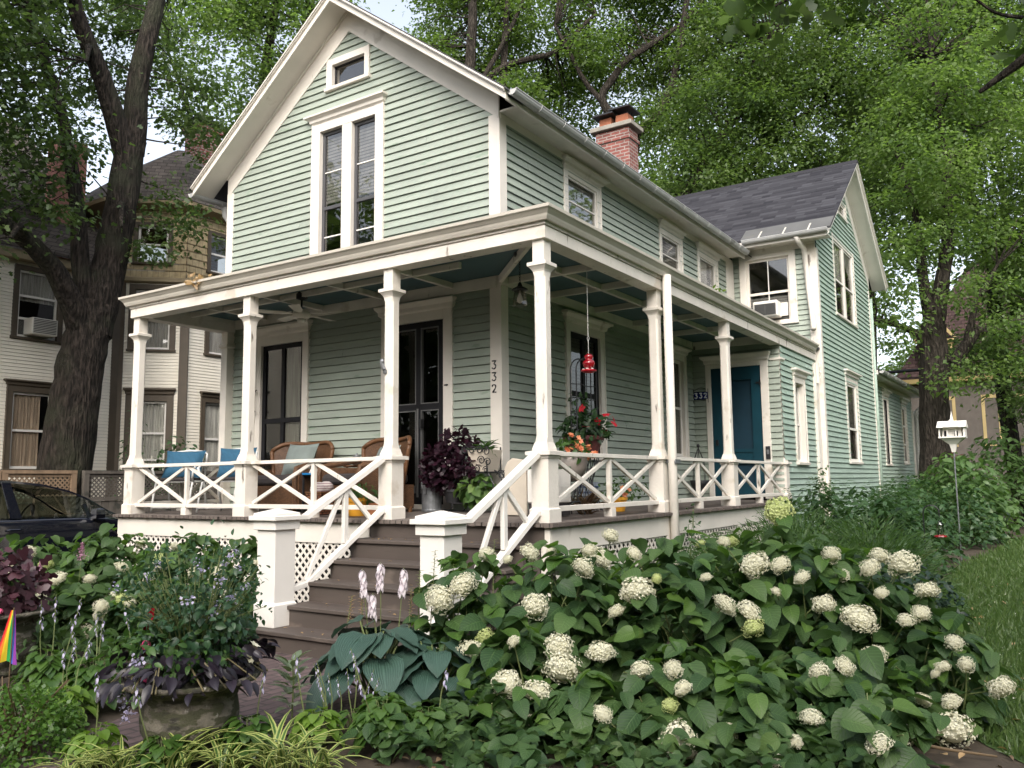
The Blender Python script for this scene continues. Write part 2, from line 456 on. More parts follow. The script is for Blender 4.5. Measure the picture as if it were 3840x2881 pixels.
def window(F, a0, a1, b0, b1, parent=house, cw=.11, head=None, crown=None, sill=True, sash='sash', grid=(1, (.5,)), paired=0, depth=.035,
           curtain=None, glass='glass', casing='white', muntin=(), recess=.03, sw=.045, label=None):
    """casing outer bounds; sash openings inside; grid = (columns, row splits)"""
    head = cw if head is None else head
    fr = MB()
    A0, A1, B1 = a0+cw, a1-cw, b1-head
    B0 = b0+(.05 if sill else cw)
    fr.fbox(F, a0, A0, b0, b1, -.02, depth); fr.fbox(F, A1, a1, b0, b1, -.02, depth); fr.fbox(F, A0, A1, B1, b1, -.02, depth-.002)
    if sill: fr.stack(F, [(a0-.03, a1+.03, -.02, depth+.035, b0-.005), (a0-.03, a1+.03, -.02, depth+.04, B0-.008), (a0-.03, a1+.03, -.02, depth+.01, B0)])
    else: fr.fbox(F, A0, A1, b0, B0, -.02, depth-.003)
    # back band and jamb liner
    fr.fbox(F, a0-.012, a0+.014, b0, b1, -.02, depth+.012); fr.fbox(F, a1-.014, a1+.012, b0, b1, -.02, depth+.012)
    J = -.1-recess
    fr.fbox(F, A0-.02, A0, B0, B1, J, -.021); fr.fbox(F, A1, A1+.02, B0, B1, J, -.021); fr.fbox(F, A0, A1, B1, B1+.02, J, -.021); fr.fbox(F, A0, A1, B0-.02, B0, J, -.021)
    if crown:
        k0, k1, z0, z1 = crown; h = z1-z0; e0 = a0-k0; e1 = k1-a1
        fr.stack(F, [(a0-.005, a1+.005, -.01, depth+.006, b1-.002), (a0-.005, a1+.005, -.01, depth+.008, z0+.001), (a0-.35*e0, a1+.35*e1, -.01, depth+.03, z0+.12*h), (a0-.4*e0, a1+.4*e1, -.01, depth+.035, z0+.45*h),
                     (a0-.85*e0, a1+.85*e1, -.01, depth+.075, z0+.68*h), (k0, k1, -.01, depth+.09, z0+.70*h), (k0, k1, -.01, depth+.09, z1-.01), (k0+.01, k1-.01, -.01, depth+.05, z1)])
    o = fr.build('window', mt[casing], parent, bevel=.003)
    if label: o['label'] = label
    mull = []
    if paired: mull = [((A0+A1)/2-paired/2, (A0+A1)/2+paired/2)]
    lights = []
    xs = [A0]+[v for m in mull for v in m]+[A1]
    s = MB(); g = MB(); mu = MB()
    for i in range(0, len(xs), 2):
        x0, x1 = xs[i], xs[i+1]
        cols, splits = grid
        c0, c1 = -recess-.03, -recess
        s.fbox(F, x0, x0+sw, B0, B1, c0, c1); s.fbox(F, x1-sw, x1, B0, B1, c0, c1)
        s.fbox(F, x0+sw, x1-sw, B1-sw, B1, c0, c1-.002); s.fbox(F, x0+sw, x1-sw, B0, B0+sw*1.2, c0, c1-.002)
        for t in splits:
            z = B0+(B1-B0)*t; s.fbox(F, x0+sw, x1-sw, z-sw*.5, z+sw*.5, c0, c1+.004)
        for k in range(1, cols):
            x = x0+(x1-x0)*k/cols; s.fbox(F, x-sw*.5, x+sw*.5, B0+sw, B1-sw, c0, c1+.002)
        g.fbox(F, x0+sw*.5, x1-sw*.5, B0+sw*.5, B1-sw*.5, c0+.008, c0+.011)
        for kind, t in muntin:
            if kind == 'h': z = B0+(B1-B0)*t; mu.fbox(F, x0+sw, x1-sw, z-.009, z+.009, c0+.012, c1-.004)
            else: x = x0+(x1-x0)*t; mu.fbox(F, x-.009, x+.009, B0+sw, B1-sw, c0+.012, c1-.006)
    if paired:
        fr2 = MB()
        for m0, m1 in mull: fr2.fbox(F, m0, m1, B0, B1, -.08, depth-.006)
        fr2.build('mullion', mt[casing], o)
    s.build('sash', mt[sash], o)
    g.build('pane', mt[glass], o)
    if mu.v: mu.build('muntin', mt['white2'], o)
    if curtain:
        mat, t0, t1, s0, s1 = curtain; cd = -.06
        c = MB(); m = 28 if mat != 'blind' else 1
        ca, cb = A0+(A1-A0)*s0, A0+(A1-A0)*s1
        za, zb = B0+(B1-B0)*t0, B0+(B1-B0)*t1
        for k in range(m):
            x0 = ca+(cb-ca)*k/m; x1 = ca+(cb-ca)*(k+1)/m
            w0 = cd-recess+(.022*math.sin(k*2.1)+.01*math.sin(k*.9) if m > 1 else 0); w1 = cd-recess+(.022*math.sin((k+1)*2.1)+.01*math.sin((k+1)*.9) if m > 1 else 0)
            c.quad(F(x0, za, w0), F(x1, za, w1), F(x1, zb, w1), F(x0, zb, w0))
        c.build('blind' if mat == 'blind' else 'curtain', mt[mat], o)
    return o, (A0, A1, B0-.02, B1+.02)

# ---------------------------------------------------------------- openings, then walls
RS = .76; ZA = 7.45                         # main roof pitch and ridge height (top surface)
zroof = lambda x: ZA-RS*abs(x-CX)
op_front = []; op_side = []; op_wf = []; op_gab = []; op_rear = []; op_enc = []; op_door = []
_, r = window(FRONT, -3.345, -1.94, 3.45, 5.73, cw=.15, head=.135, crown=(-3.46, -1.87, 5.735, 5.86), sash='storm', paired=.19, grid=(1, (.44,)), sw=.05, muntin=(('h', .70), ('h', .23)),
              curtain=('blind', .48, 1, 0, 1), depth=.04, label='tall paired upstairs window with grey storm sashes'); op_front.append(r)
_, r = window(FRONT, -3.06, -2.225, 6.185, 6.68, cw=.09, head=.10, sash='black', grid=(1, ()), sw=.02, glass='glass', label='small attic window under the gable peak'); op_front.append(r)
_, r = window(FRONT, -4.51, -3.37, .30, 2.61, cw=.12, head=.13, crown=(-4.60, -3.29, 2.615, 2.77), sash='sash', grid=(2, (.46,)), sw=.07, glass='glassd',
              curtain=('lace', 0, 1, .5, 1), recess=.01, label='tall black framed porch window beside the wicker chair'); op_front.append(r)
_, r = window(SIDE, 1.59, 2.745, .69, 2.62, cw=.125, head=.115, crown=(1.49, 2.90, 2.622, 2.765), sash='sash', grid=(2, (.5,)), sw=.07, glass='glassd', recess=.01,
              curtain=('blind', .55, 1, 0, 1), label='black framed window behind the potted trellis plant'); op_side.append(r)
_, r = window(SIDE, 1.63, 2.765, 3.80, 4.90, cw=.12, head=.11, crown=(1.57, 2.93, 4.905, 5.035), sash='white2', grid=(1, ()), sw=.028, muntin=(('h', .62),), glass='glass', curtain=('blind', 0, 1, .0, 1), depth=.025, recess=0); op_side.append(r)
_, r = window(SIDE, 5.02, 6.06, 3.80, 4.86, cw=.11, head=.11, crown=(4.98, 6.13, 4.865, 4.99), sash='white2', grid=(1, ()), sw=.028, muntin=(('h', .62),), curtain=('blind', 0, 1, 0, 1), depth=.025, recess=0); op_side.append(r)
_, r = window(SIDE, 6.86, 7.975, 3.80, 4.86, cw=.13, head=.11, crown=(6.74, 8.17, 4.865, 5.0), sash='white2', grid=(1, ()), sw=.028, curtain=('greydrape', 0, 1, .1, .6), depth=.025, recess=0); op_side.append(r)
_, r = window(SIDE, 5.10, 6.02, .75, 2.64, cw=.12, head=.11, crown=(5.0, 6.12, 2.645, 2.78), sash='white2', grid=(1, (.5,)), sw=.045, glass='glassd', curtain=('lace', 0, 1, .2, 1)); op_side.append(r)
ac_win, r = window(WFRONT, .17, 1.33, 3.58, 5.13, cw=.13, head=.10, sash='white', grid=(1, (.47,)), sw=.05, muntin=(('v', .5),), curtain=('blind', .0, .42, .02, .98), label='upstairs window holding the air conditioner'); op_wf.append(r)
_, r = window(GAB, 11.08, 12.36, .70, 2.66, cw=.17, head=.16, crown=(11.0, 12.58, 2.665, 2.80), sash='white2', grid=(1, (.42,)), sw=.05, glass='glassd', curtain=('greydrape', .45, 1, .0, 1), depth=.02, recess=0); op_gab.append(r)
_, r = window(GAB, 10.55, 12.72, 3.95, 5.80, cw=.11, head=.12, sash='white2', paired=.12, grid=(1, (.47,)), sw=.04, glass='glass', curtain=('lace', .5, 1, 0, .4), depth=.02, recess=0); op_gab.append(r)
_, r = window(GAB, 11.25, 12.2, 6.42, 6.88, cw=.10, sash='white2', grid=(1, ()), sw=.04, depth=.02, recess=0); op_gab.append(r)
_, r = window(REAR, 17.06, 17.92, .72, 2.70, cw=.14, head=.1, crown=(16.97, 18.2, 2.705, 2.90), sash='sash', grid=(1, ()), sw=.03, glass='glassd', depth=.02, recess=0); op_rear.append(r)
_, r = window(REAR, 20.24, 21.2, .78, 2.70, cw=.16, head=.1, crown=(20.1, 21.6, 2.705, 2.90), sash='white2', grid=(1, (.33, .66)), sw=.05, glass='glassd', depth=.02, recess=0); op_rear.append(r)
_, r = window(ENC, 7.20, 7.96, .64, 2.27, cw=.10, head=.11, crown=(7.12, 8.15, 2.275, 2.42), sash='white2', grid=(1, (.48,)), sw=.04, recess=.06, curtain=('greydrape', 0, 1, 0, 1)); op_enc.append(r)
DR = (-1.79, -.885, .10, 2.505)
op_front.append((DR[0]-.02, DR[1]+.02, 0, 2.52)); op_door.append((.34, 1.30, 0, 2.44))

def glim(z):           # main gable outline under the rake frieze
    h = (ZA-.13-.0-z)/RS
    return (max(-W, CX-h), min(0, CX+h))
w = MB(); siding(w, FRONT, .03, ZA-.14, glim, op_front); w.build('front_wall', mt['green'], house)
w = MB(); siding(w, SIDE, .03, 5.05, lambda z: (0, YW) if z > 2.9 else (0, YD), op_side); w.build('side_wall', mt['green'], house)
w = MB(); siding(w, WFRONT, 3.2, 5.2, lambda z: (0, WX), op_wf); w.build('wing_wall', mt['green'], house)
w = MB(); siding(w, DOORW, .03, 2.95, lambda z: (0, XE), op_door); w.build('entry_wall', mt['green'], house)
w = MB(); siding(w, ENC, -1.0, 2.78, lambda z: (YD, YW), op_enc); w.build('entry_side_wall', mt['sage_cool'], house)
WS = .735; ZWA = 7.74; CY = (YW+Y2)/2
def wlim(z):
    h = (ZWA-.13-z)/WS
    return (max(YW, CY-h), min(Y2, CY+h))
w = MB(); siding(w, GAB, -1.0, ZWA-.15, wlim, op_gab); w.build('wing_gable_wall', mt['sage_cool'], house)
w = MB(); siding(w, REAR, -1.0, 3.02, lambda z: (Y2, 22.4), op_rear); w.build('rear_wall', mt['sage_cool'], house)
# closed shell: back, left, floors and inner partitions coloured near-black so that rooms look dark
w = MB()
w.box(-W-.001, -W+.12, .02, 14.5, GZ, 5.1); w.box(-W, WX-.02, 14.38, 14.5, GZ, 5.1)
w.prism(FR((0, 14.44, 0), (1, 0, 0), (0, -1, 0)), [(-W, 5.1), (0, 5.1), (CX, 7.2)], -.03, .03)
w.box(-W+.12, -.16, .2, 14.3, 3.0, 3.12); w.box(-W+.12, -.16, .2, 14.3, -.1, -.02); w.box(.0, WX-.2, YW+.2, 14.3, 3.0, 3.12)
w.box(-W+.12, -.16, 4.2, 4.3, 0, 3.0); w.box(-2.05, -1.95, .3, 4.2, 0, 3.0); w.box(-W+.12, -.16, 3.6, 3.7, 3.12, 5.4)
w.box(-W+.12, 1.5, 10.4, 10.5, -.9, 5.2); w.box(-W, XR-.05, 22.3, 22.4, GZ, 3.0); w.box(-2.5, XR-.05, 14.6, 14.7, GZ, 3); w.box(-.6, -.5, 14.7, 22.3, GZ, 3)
w.build('back_wall', mt['darkfill'], house)

# corner boards and friezes
def board(name, mat, *boxes):
    t = MB()
    for bx_ in boxes: t.fbox(*bx_)
    return t.build(name, mt[mat], house, bevel=.004)
board('corner_board', 'white', (FRONT, -.14, .0, .03, 5.06, -.01, .032), (SIDE, -.0325, .135, .03, 5.0, -.01, .032))
board('corner_board', 'white', (FRONT, -W-.03, -W+.12, .0, 5.06, -.01, .032))
board('corner_board', 'white', (SIDE, 8.50, 8.97, 3.2, 5.05, -.01, .03))
board('corner_board', 'worn', (WFRONT, WX-.17, WX, -1.0, 5.2, -.01, .03), (GAB, YW-.031, YW+.12, -1.0, 5.1, -.01, .03))
board('corner_board', 'worn', (GAB, Y2-.10, Y2, -1.0, 5.2, -.01, .03))
board('corner_board', 'worn', (ENC, YW-.30, YW-.04, -1.0, 2.68, -.01, .07))
board('corner_board', 'worn', (REAR, 22.28, 22.41, -1.0, 2.9, -.01, .03))
# rake friezes (sloping boards on the gable walls), rake soffits and fascias, eaves
def rake(F, cx, half, za, s, ov, oh, mat, parent, fr_w=.27, fas=.13, th=.10):
    """F gable frame; ov = overhang out of the wall, oh = horizontal eave overhang"""
    mb = MB()
    L = half+oh
    for sg in (-1, 1):
        P = lambda a, dz: (cx+sg*a, za-s*a+dz)
        def slab(d0, d1, c0, c1, a0=0, a1=L):
            q = [P(a0, d0), P(a1, d0), P(a1, d1), P(a0, d1)]
            if sg > 0: q = q[::-1]
            mb.prism(F, q[::-1], c0, c1)
        slab(-th, -.028, 0.03, ov-.03)                     # soffit body
        slab(-fas-.02, -.026, ov-.03, ov)               # fascia
        slab(-.062, -.024, ov, ov+.03); slab(-.045, -.022, ov+.03, ov+.05)    # crown mould
        slab(-th-fr_w*1.25, -th-.001, .0, .03, 0, half+.02)                   # frieze on the wall
        slab(-th-.045, -th-.002, .03, .055, 0, half+.02)
    return mb.build('rake_board', mt[mat], parent)
rake(FRONT, CX, W/2, ZA, RS, .42, .39, 'white', house)
rake(GAB, CY, (Y2-YW)/2, ZWA, WS, .38, .45, 'white2', house)
# eave soffits and friezes
board('eave_board', 'white', (SIDE, -.39, YW-.35, 5.0, 5.13, .36, .39), (SIDE, 0.0, YW-.3, 5.08, 5.11, .01, .36), (SIDE, .0, YW-.05, 4.97, 5.08, -.01, .028))
board('eave_board', 'white', (WFRONT, .30, 2.08, 5.20, 5.33, .42, .45), (WFRONT, .03, 2.07, 5.25, 5.28, .01, .42), (WFRONT, .0, WX, 5.13, 5.25, -.01, .028))
board('eave_board', 'white', (REAR, Y2+.02, 22.9, 3.02, 3.14, .33, .36), (REAR, Y2+.02, 22.8, 3.06, 3.09, .01, .33), (REAR, Y2+.02, 22.3, 2.93, 3.06, -.01, .028))
# roofs
r_ = MB()
for sg in (-1, 1):
    L = W/2+.44
    y0, y1 = -.46, 14.9
    a = [(CX, ZA), (CX+sg*L, ZA-RS*L)]
    p = [(a[0][0], y0, a[0][1]), (a[0][0], y1, a[0][1]), (a[1][0], y1, a[1][1]), (a[1][0], y0, a[1][1])]
    if sg < 0: p = p[::-1]
    r_.hexa([(x, y, z-.024) for x, y, z in p[::-1]]+[(x, y, z) for x, y, z in p[::-1]])
main_roof = r_.build('main_roof', mt['roofdark'], house)
r_ = MB()
for sg in (-1, 1):
    L = (Y2-YW)/2+.47
    n = 1
    x0, x1 = -5.0, WX+.43
    p = [(x0, CY, ZWA), (x1, CY, ZWA), (x1, CY+sg*L, ZWA-WS*L), (x0, CY+sg*L, ZWA-WS*L)]
    if sg > 0: p = p[::-1]
    r_.hexa([(x, y, z-.024) for x, y, z in p]+[(x, y, z) for x, y, z in p])
    if sg < 0:      # stepped shingle courses give the roof its texture
        nn = 26
        for k in range(nn):
            d0 = L*(k+.15)/nn; d1 = L*(k+1)/nn
            x = x0
            while x < x1:
                wd = RD.uniform(.16, .42); h = RD.choice((.006, .009, .014))
                xa, xb = x, min(x1, x+wd-.006)
                r_.add([(xa, CY-d1-.004, ZWA-WS*d1+.003), (xb, CY-d1-.004, ZWA-WS*d1+.003), (xb, CY-d1, ZWA-WS*d1+h), (xa, CY-d1, ZWA-WS*d1+h), (xb, CY-d0, ZWA-WS*d0+.003), (xa, CY-d0, ZWA-WS*d0+.003)], [(0, 1, 2, 3), (3, 2, 4, 5)])
                x += wd
r_.box(-5, WX+.43, CY-.09, CY+.09, ZWA-.055, ZWA+.02)
mt['shingle_var'] = leafmat('architectural_shingles', (.026, .026, .031), (.062, .062, .070), trans=0, rough=.95, spec=.12)
wing_roof = r_.build('wing_roof', mt['shingle_var'], house)
f_ = MB()
L = (Y2-YW)/2+.475
def wr(x, d, h): return (x, CY-d, ZWA-WS*d+h)
f_.hexa([wr(.35, L, .003), wr(2.16, L, .003), wr(2.16, L-.42, .003), wr(.35, L-.42, .003), wr(.35, L, .018), wr(2.16, L, .018), wr(2.16, L-.42, .018), wr(.35, L-.42, .018)])
f_.build('metal_apron', mt['flash'], wing_roof)
s_ = MB()
for x in (.72, 1.22, 1.72):
    s_.hexa([wr(x, L+.05, .02), wr(x+.03, L+.05, .02), wr(x+.03, L-.24, .02), wr(x, L-.24, .02), wr(x, L+.05, .028), wr(x+.03, L+.05, .028), wr(x+.03, L-.24, .028), wr(x, L-.24, .028)])
for y in np.arange(.5, 8.6, .62):
    d = W/2+.45
    s_.hexa([(CX+d, y, zroof(CX+d)+.004), (CX+d, y+.03, zroof(CX+d)+.004), (CX+d-.3, y+.03, zroof(CX+d-.3)+.004), (CX+d-.3, y, zroof(CX+d-.3)+.004),
             (CX+d, y, zroof(CX+d)+.016), (CX+d, y+.03, zroof(CX+d)+.016), (CX+d-.3, y+.03, zroof(CX+d-.3)+.016), (CX+d-.3, y, zroof(CX+d-.3)+.016)])
s_.build('gutter_strap', mt['gutter'], house)
r_ = MB(); r_.hexa([(XR+.4, Y2+.03, 3.13), (XR+.4, 23, 3.13), (-1.2, 23, 4.3), (-1.2, Y2+.03, 4.3), (XR+.4, Y2+.03, 3.16), (XR+.4, 23, 3.16), (-1.2, 23, 4.33), (-1.2, Y2+.03, 4.33)])
r_.build('rear_roof', mt['roofdark'], house)
# half-round gutters
def halfround(mb, p, q, r=.068, n=7):
    p, q = Vector(p), Vector(q); d = (q-p).normalized(); sd = d.cross(Vector((0, 0, 1))).normalized()
    for rr, fl in ((r, 1), (r-.008, 0)):
        vs = []
        for e in (p, q):
            for k in range(n+1):
                th = math.pi*k/n
                vs.append(e+sd*(rr*math.cos(th))+Vector((0, 0, -rr*math.sin(th))))
        fs = [(k, k+1, n+2+k, n+1+k) if fl else (k+1, k, n+1+k, n+2+k) for k in range(n)]
        mb.add(vs, fs)
    for e, s in ((p, 1), (q, -1)):
        mb.add([e+sd*(r*math.cos(math.pi*k/n))+Vector((0, 0, -r*math.sin(math.pi*k/n))) for k in range(n+1)], [tuple(range(n+1))])
    for s in (-1, 1): mb.tube([p+sd*(r*s), q+sd*(r*s)], .009, 6)
    ln = (q-p).length; k = int(ln/.62)
    for i in range(1, k+1):
        e = p+d*(ln*i/(k+1))
        mb.tube([e+sd*((r+.006)*math.cos(math.pi*j/n))+Vector((0, 0, -(r+.006)*math.sin(math.pi*j/n))) for j in range(n+1)], .006, 4)
g_ = MB(); halfround(g_, (.465, -.40, 5.11), (.465, 8.53, 5.11)); g_.build('gutter', mt['galv'], house, smooth=False)
g_ = MB(); halfround(g_, (.40, 8.475, 5.33), (2.12, 8.475, 5.33)); g_.build('gutter', mt['galv'], house)
g_ = MB(); halfround(g_, (XR+.44, Y2+.1, 3.12), (XR+.44, 22.95, 3.12)); g_.build('gutter', mt['galv'], house)
# downspouts
d_ = MB(); d_.tube([(1.50, 8.5, 5.27), (1.52, 8.62, 5.16), (1.545, 8.90, 5.08), (1.60, 8.90, 4.2), (1.655, 8.9, 3.5), (1.68, 8.80, 3.38)], .052, 10); d_.build('downspout', mt['worn'], house, smooth=True)
d_ = MB(); d_.tube([(WX+.05, Y2+.03, 5.0), (WX+.05, Y2+.03, -1.1)], .04, 8); d_.build('downspout', mt['sage_cool'], house, smooth=True)
d_ = MB(); d_.tube([(XR+.44, 22.7, 3.08), (XR+.42, 22.7, 2.85), (XR+.15, 22.5, 2.6), (XR+.1, 22.5, -1.1)], .06, 8); d_.build('downspout', mt['galv'], house, smooth=True)
# white sun room past the rear wing
d_ = MB(); d_.box(-1, XR+.05, 22.42, 24.5, GZ, 2.6); d_.box(XR+.051, XR+.08, 22.6, 22.75, -.9, 2.5); d_.box(XR+.051, XR+.08, 23.3, 23.42, -.9, 2.5); d_.box(XR+.051, XR+.07, 22.8, 23.25, .2, 2.3)
d_.build('sun_room', mt['white2'], house)
# chimney
ch = MB(); ch.box(-2.42, -1.62, 7.4, 7.86, 5.5, 7.98); ch.box(-2.45, -1.59, 7.37, 7.89, 7.72, 7.8)
ch = ch.build('chimney', mt['brick'], house, bevel=.006)
c_ = MB(); c_.box(-2.52, -1.52, 7.31, 7.95, 8.0, 8.1); c_.build('chimney_cap', mt['stone'], ch, bevel=.01)
c_ = MB()
for x in (-2.22, -1.82): c_.stack(WORLD, [(x-.15, x+.15, -7.78, -7.48, 8.101), (x-.14, x+.14, -7.77, -7.49, 8.33), (x-.11, x+.11, -7.74, -7.52, 8.331)])
c_.build('flue', mt['clay'], ch)
c_ = MB()
for x, z in ((-2.22, 8.36), (-1.82, 8.42)):
    c_.stack(WORLD, [(x-.25, x+.25, -7.92, -7.34, z), (x-.25, x+.25, -7.92, -7.34, z+.035), (x-.12, x+.12, -7.72, -7.54, z+.13)])
    for sx in (-.13, .13): c_.box(x+sx-.01, x+sx+.01, 7.5, 7.52, 8.3, z+.01); c_.box(x+sx-.01, x+sx+.01, 7.74, 7.76, 8.3, z+.01)
c_.build('chimney_hood', mt['black'], ch)
# window air conditioner
a_ = MB(); a_.box(.50, 1.0, 8.70, 9.02, 3.73, 4.06); ac = a_.build('air_conditioner', mt['white2'], house, bevel=.015)
a_ = MB()
a_.box(.53, .97, 8.694, 8.699, 3.76, 4.0); a_.build('grille_backing', mt['iron'], ac)
a_ = MB()
for k in range(15): a_.box(.535, .965, 8.682, 8.693, 3.765+k*.0158, 3.772+k*.0158)
for k in range(3): a_.box(.535+k*.21, .545+k*.21, 8.684, 8.692, 3.76, 4.0)
a_.build('grille', mt['flash'], ac)
a_ = MB(); a_.box(1.002, 1.14, 8.99, 9.0, 3.76, 4.04); a_.bar((.75, 8.75, 3.72), (.75, 8.99, 3.55), .03, .03); a_.build('side_panel', mt['white'], ac)

# front double door
fr = MB()
fr.fbox(FRONT, -1.95, -1.795, .05, 2.63, -.02, .035); fr.fbox(FRONT, -.88, -.73, .05, 2.63, -.02, .035); fr.fbox(FRONT, -1.795, -.88, 2.505, 2.63, -.02, .033)
fr.stack(FRONT, [(-1.955, -.725, -.01, .043, 2.628), (-1.98, -.70, -.01, .065, 2.65), (-1.985, -.695, -.01, .07, 2.70), (-2.02, -.665, -.01, .11, 2.74), (-2.02, -.665, -.01, .12, 2.765), (-2.0, -.68, -.01, .08, 2.772)])
fr.fbox(FRONT, -1.80, -.88, .045, .105, -.1, .06)
door = fr.build('front_door', mt['white'], house, bevel=.004)
s_ = MB()
for a, b in ((-1.785, -1.70), (-1.345, -1.265), (-.965, -.89)): s_.fbox(FRONT, a, b, .11, 2.50, -.05, .012)
for za, zb in ((.11, .33), (1.33, 1.41), (2.42, 2.50)): s_.fbox(FRONT, -1.70, -.965, za, zb, -.048, .010)
s_.build('door_leaf', mt['sash'], door)
s_ = MB(); s_.fbox(FRONT, -1.69, -.97, .34, 2.41, -.035, -.032); s_.build('pane', mt['glassd'], door)
s_ = MB()
for a, b in ((-1.70, -1.345), (-1.265, -.965)):
    for za, zb in ((.33, 1.33), (1.41, 2.42)):
        s_.fbox(FRONT, a, a+.014, za, zb, -.03, .013); s_.fbox(FRONT, b-.014, b, za, zb, -.03, .013); s_.fbox(FRONT, a, b, zb-.014, zb, -.03, .0125); s_.fbox(FRONT, a, b, za, za+.014, -.03, .0125)
s_.fbox(FRONT, -1.33, -1.30, .20, 1.35, .012, .02); s_.fbox(FRONT, -1.70, -1.35, .25, .33, .0105, .016); s_.fbox(FRONT, -1.26, -.97, .25, .33, .0105, .016)
s_.build('storm_trim', mt['flash'], door)
s_ = MB(); s_.cbox((-1.24, -.03, 1.15), .03, .05, .12); s_.tube([(-.90, -.012, 1.63), (-.80, -.045, 1.63)], .012, 6); s_.build('door_handle', mt['black'], door)

# blue side door
fr = MB()
fr.fbox(DOORW, .26, .36, .04, 2.5, -.02, .035); fr.fbox(DOORW, 1.28, 1.42, .04, 2.5, -.02, .035); fr.fbox(DOORW, .36, 1.28, 2.42, 2.5, -.02, .033)
fr.stack(DOORW, [(.255, 1.425, -.01, .043, 2.498), (.24, 1.44, -.01, .065, 2.52), (.235, 1.445, -.01, .07, 2.57), (.18, 1.475, -.01, .11, 2.62), (.18, 1.475, -.01, .12, 2.645), (.2, 1.46, -.01, .08, 2.655)])
bd = fr.build('side_door', mt['worn'], house, bevel=.004); bd['label'] = 'peacock blue screen door at the porch end'
s_ = MB()
for a, b in ((.362, .545), (1.10, 1.278)): s_.fbox(DOORW, a, b, .07, 2.415, -.05, .014)
for za, zb in ((.07, .32), (.66, .72), (.87, .93), (2.18, 2.415)): s_.fbox(DOORW, .545, 1.10, za, zb, -.05, .012)
s_.fbox(DOORW, .545, 1.10, .72, .87, -.05, -.004)
s_.build('door_leaf', mt['bluedoor'], bd)
s_ = MB(); s_.fbox(DOORW, .545, 1.10, .93, 2.18, -.035, -.03); s_.fbox(DOORW, .545, 1.10, .32, .66, -.035, -.03)
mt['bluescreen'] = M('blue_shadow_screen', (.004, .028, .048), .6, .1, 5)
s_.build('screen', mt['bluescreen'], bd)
s_ = MB(); s_.fbox(DOORW, 1.19, 1.29, 2.09, 2.12, .0145, .03); s_.fbox(DOORW, 1.255, 1.285, 2.06, 2.15, .0355, .05); s_.fbox(DOORW, .42, .46, 1.0, 1.1, .0145, .04); s_.build('hinge', mt['black'], bd)
s_ = MB(); s_.fbox(DOORW, 1.325, 1.405, .73, .96, .0355, .06); mail = s_.build('mail_slot', mt['iron'], house, bevel=.006)
s_ = MB(); s_.fbox(DOORW, 1.345, 1.385, .82, .90, .0605, .07); s_.build('latch', mt['steel'], mail)

# house numbers on the corner board, and the tile number plate
def digit(ch, F, a, b, w, h, mat, parent, r=.008, c=.036, name='house_number'):
    P3 = [(0, 1), (.95, 1), (.42, .60), (.75, .56), (.98, .36), (.85, .12), (.5, 0), (.2, .04), (0, .16)]
    P2 = [(.02, .74), (.12, .92), (.45, 1.0), (.82, .9), (.9, .68), (.7, .45), (.1, .02), (.5, .07), (1.0, .03)]
    pts = P3 if ch == '3' else P2
    m = MB()
    pp = []
    for (x0, y0), (x1, y1) in zip(pts[:-1], pts[1:]):
        for k in range(3): t = k/3; pp.append((x0+(x1-x0)*t, y0+(y1-y0)*t))
    pp.append(pts[-1])
    wd = [1.0+.75*abs(math.sin(i*.42+.6)) for i in range(len(pp))]
    pp = [F(a+x*w, b+y*h, c) for x, y in pp]
    m.tube(pp, [r*q for q in wd], 6)
    return m.build(name, mat, parent)
for k, ch_ in enumerate('332'): digit(ch_, FRONT, -.108, 1.775-k*.147, .060, .10, mt['black'], house, .0052)
pl = MB(); pl.fbox(DOORW, .02, .30, 1.855, 2.01, .02, .03)
for x in (.02, .30): pl.tube([DOORW(x, 1.80, .03), DOORW(x, 2.06, .03)], .007, 5); pl.tube([DOORW(x+.02*math.cos(q), 1.79+.02*math.sin(q), .03) for q in np.linspace(0, 5, 8)], .004, 4)
pl.tube([DOORW(.03+.26*q, 2.03+.05*math.sin(math.pi*q), .03) for q in np.linspace(0, 1, 9)], .005, 4)
pl = pl.build('number_plate', mt['iron'], house)
tl = MB()
for k in range(3): tl.fbox(DOORW, .028+k*.091, .111+k*.091, 1.87, 1.998, .0305, .037)
mt['tile'] = M('cobalt_tile', (.012, .024, .17), .25, .2, 30); mt['tilew'] = M('tile_white', (.7, .72, .75), .3)
tl.build('tile', mt['tile'], pl)
for k, ch_ in enumerate('332'): digit(ch_, DOORW, .044+k*.091, 1.888, .05, .09, mt['tilew'], pl, .0075, .040, 'digit')
# ================================================================== porch, part of the house
def floorz(d): return .045*d/PF
fl = MB()
x0, x1, y0 = -5.32, PS+.05, -PF-.05
fl.hexa([(x0, y0, -.042), (x1, y0, -.042), (.0, -.02, .0), (-5.27, -.02, .0), (x0, y0, 0), (x1, y0, 0), (0, -.02, .042), (-5.27, -.02, .042)])
fl.hexa([(x1, y0, -.042), (x1, YD-.02, -.042), (.02, YD-.02, .0), (0.02, -.02, .0), (x1, y0, 0), (x1, YD-.02, 0), (.02, YD-.02, .042), (.02, -.02, .042)])
for k in range(90):       # ragged ends of the floor boards
    xx = x0+(x1-x0)*k/90
    fl.box(xx, xx+.072, y0-RD.uniform(.0, .022), y0-.0005, -.036, -.003)
for k in range(95):
    yy = y0+(YD-y0)*k/95
    fl.box(x1+.0005, x1+RD.uniform(.001, .022), yy, yy+.078, -.036, -.003)
fl.build('porch_floor', mt['deck'], house)
sk = MB()
for (a, b) in ((-5.28, -.60), ): sk.box(a, b, -PF-.005, -PF+.02, -.275, -.044)
sk.box(-5.28, -5.14, -PF-.004, -PF+.02, GZ, -.2755); sk.box(-2.85, -2.70, -PF-.004, -PF+.02, GZ, -.2755)
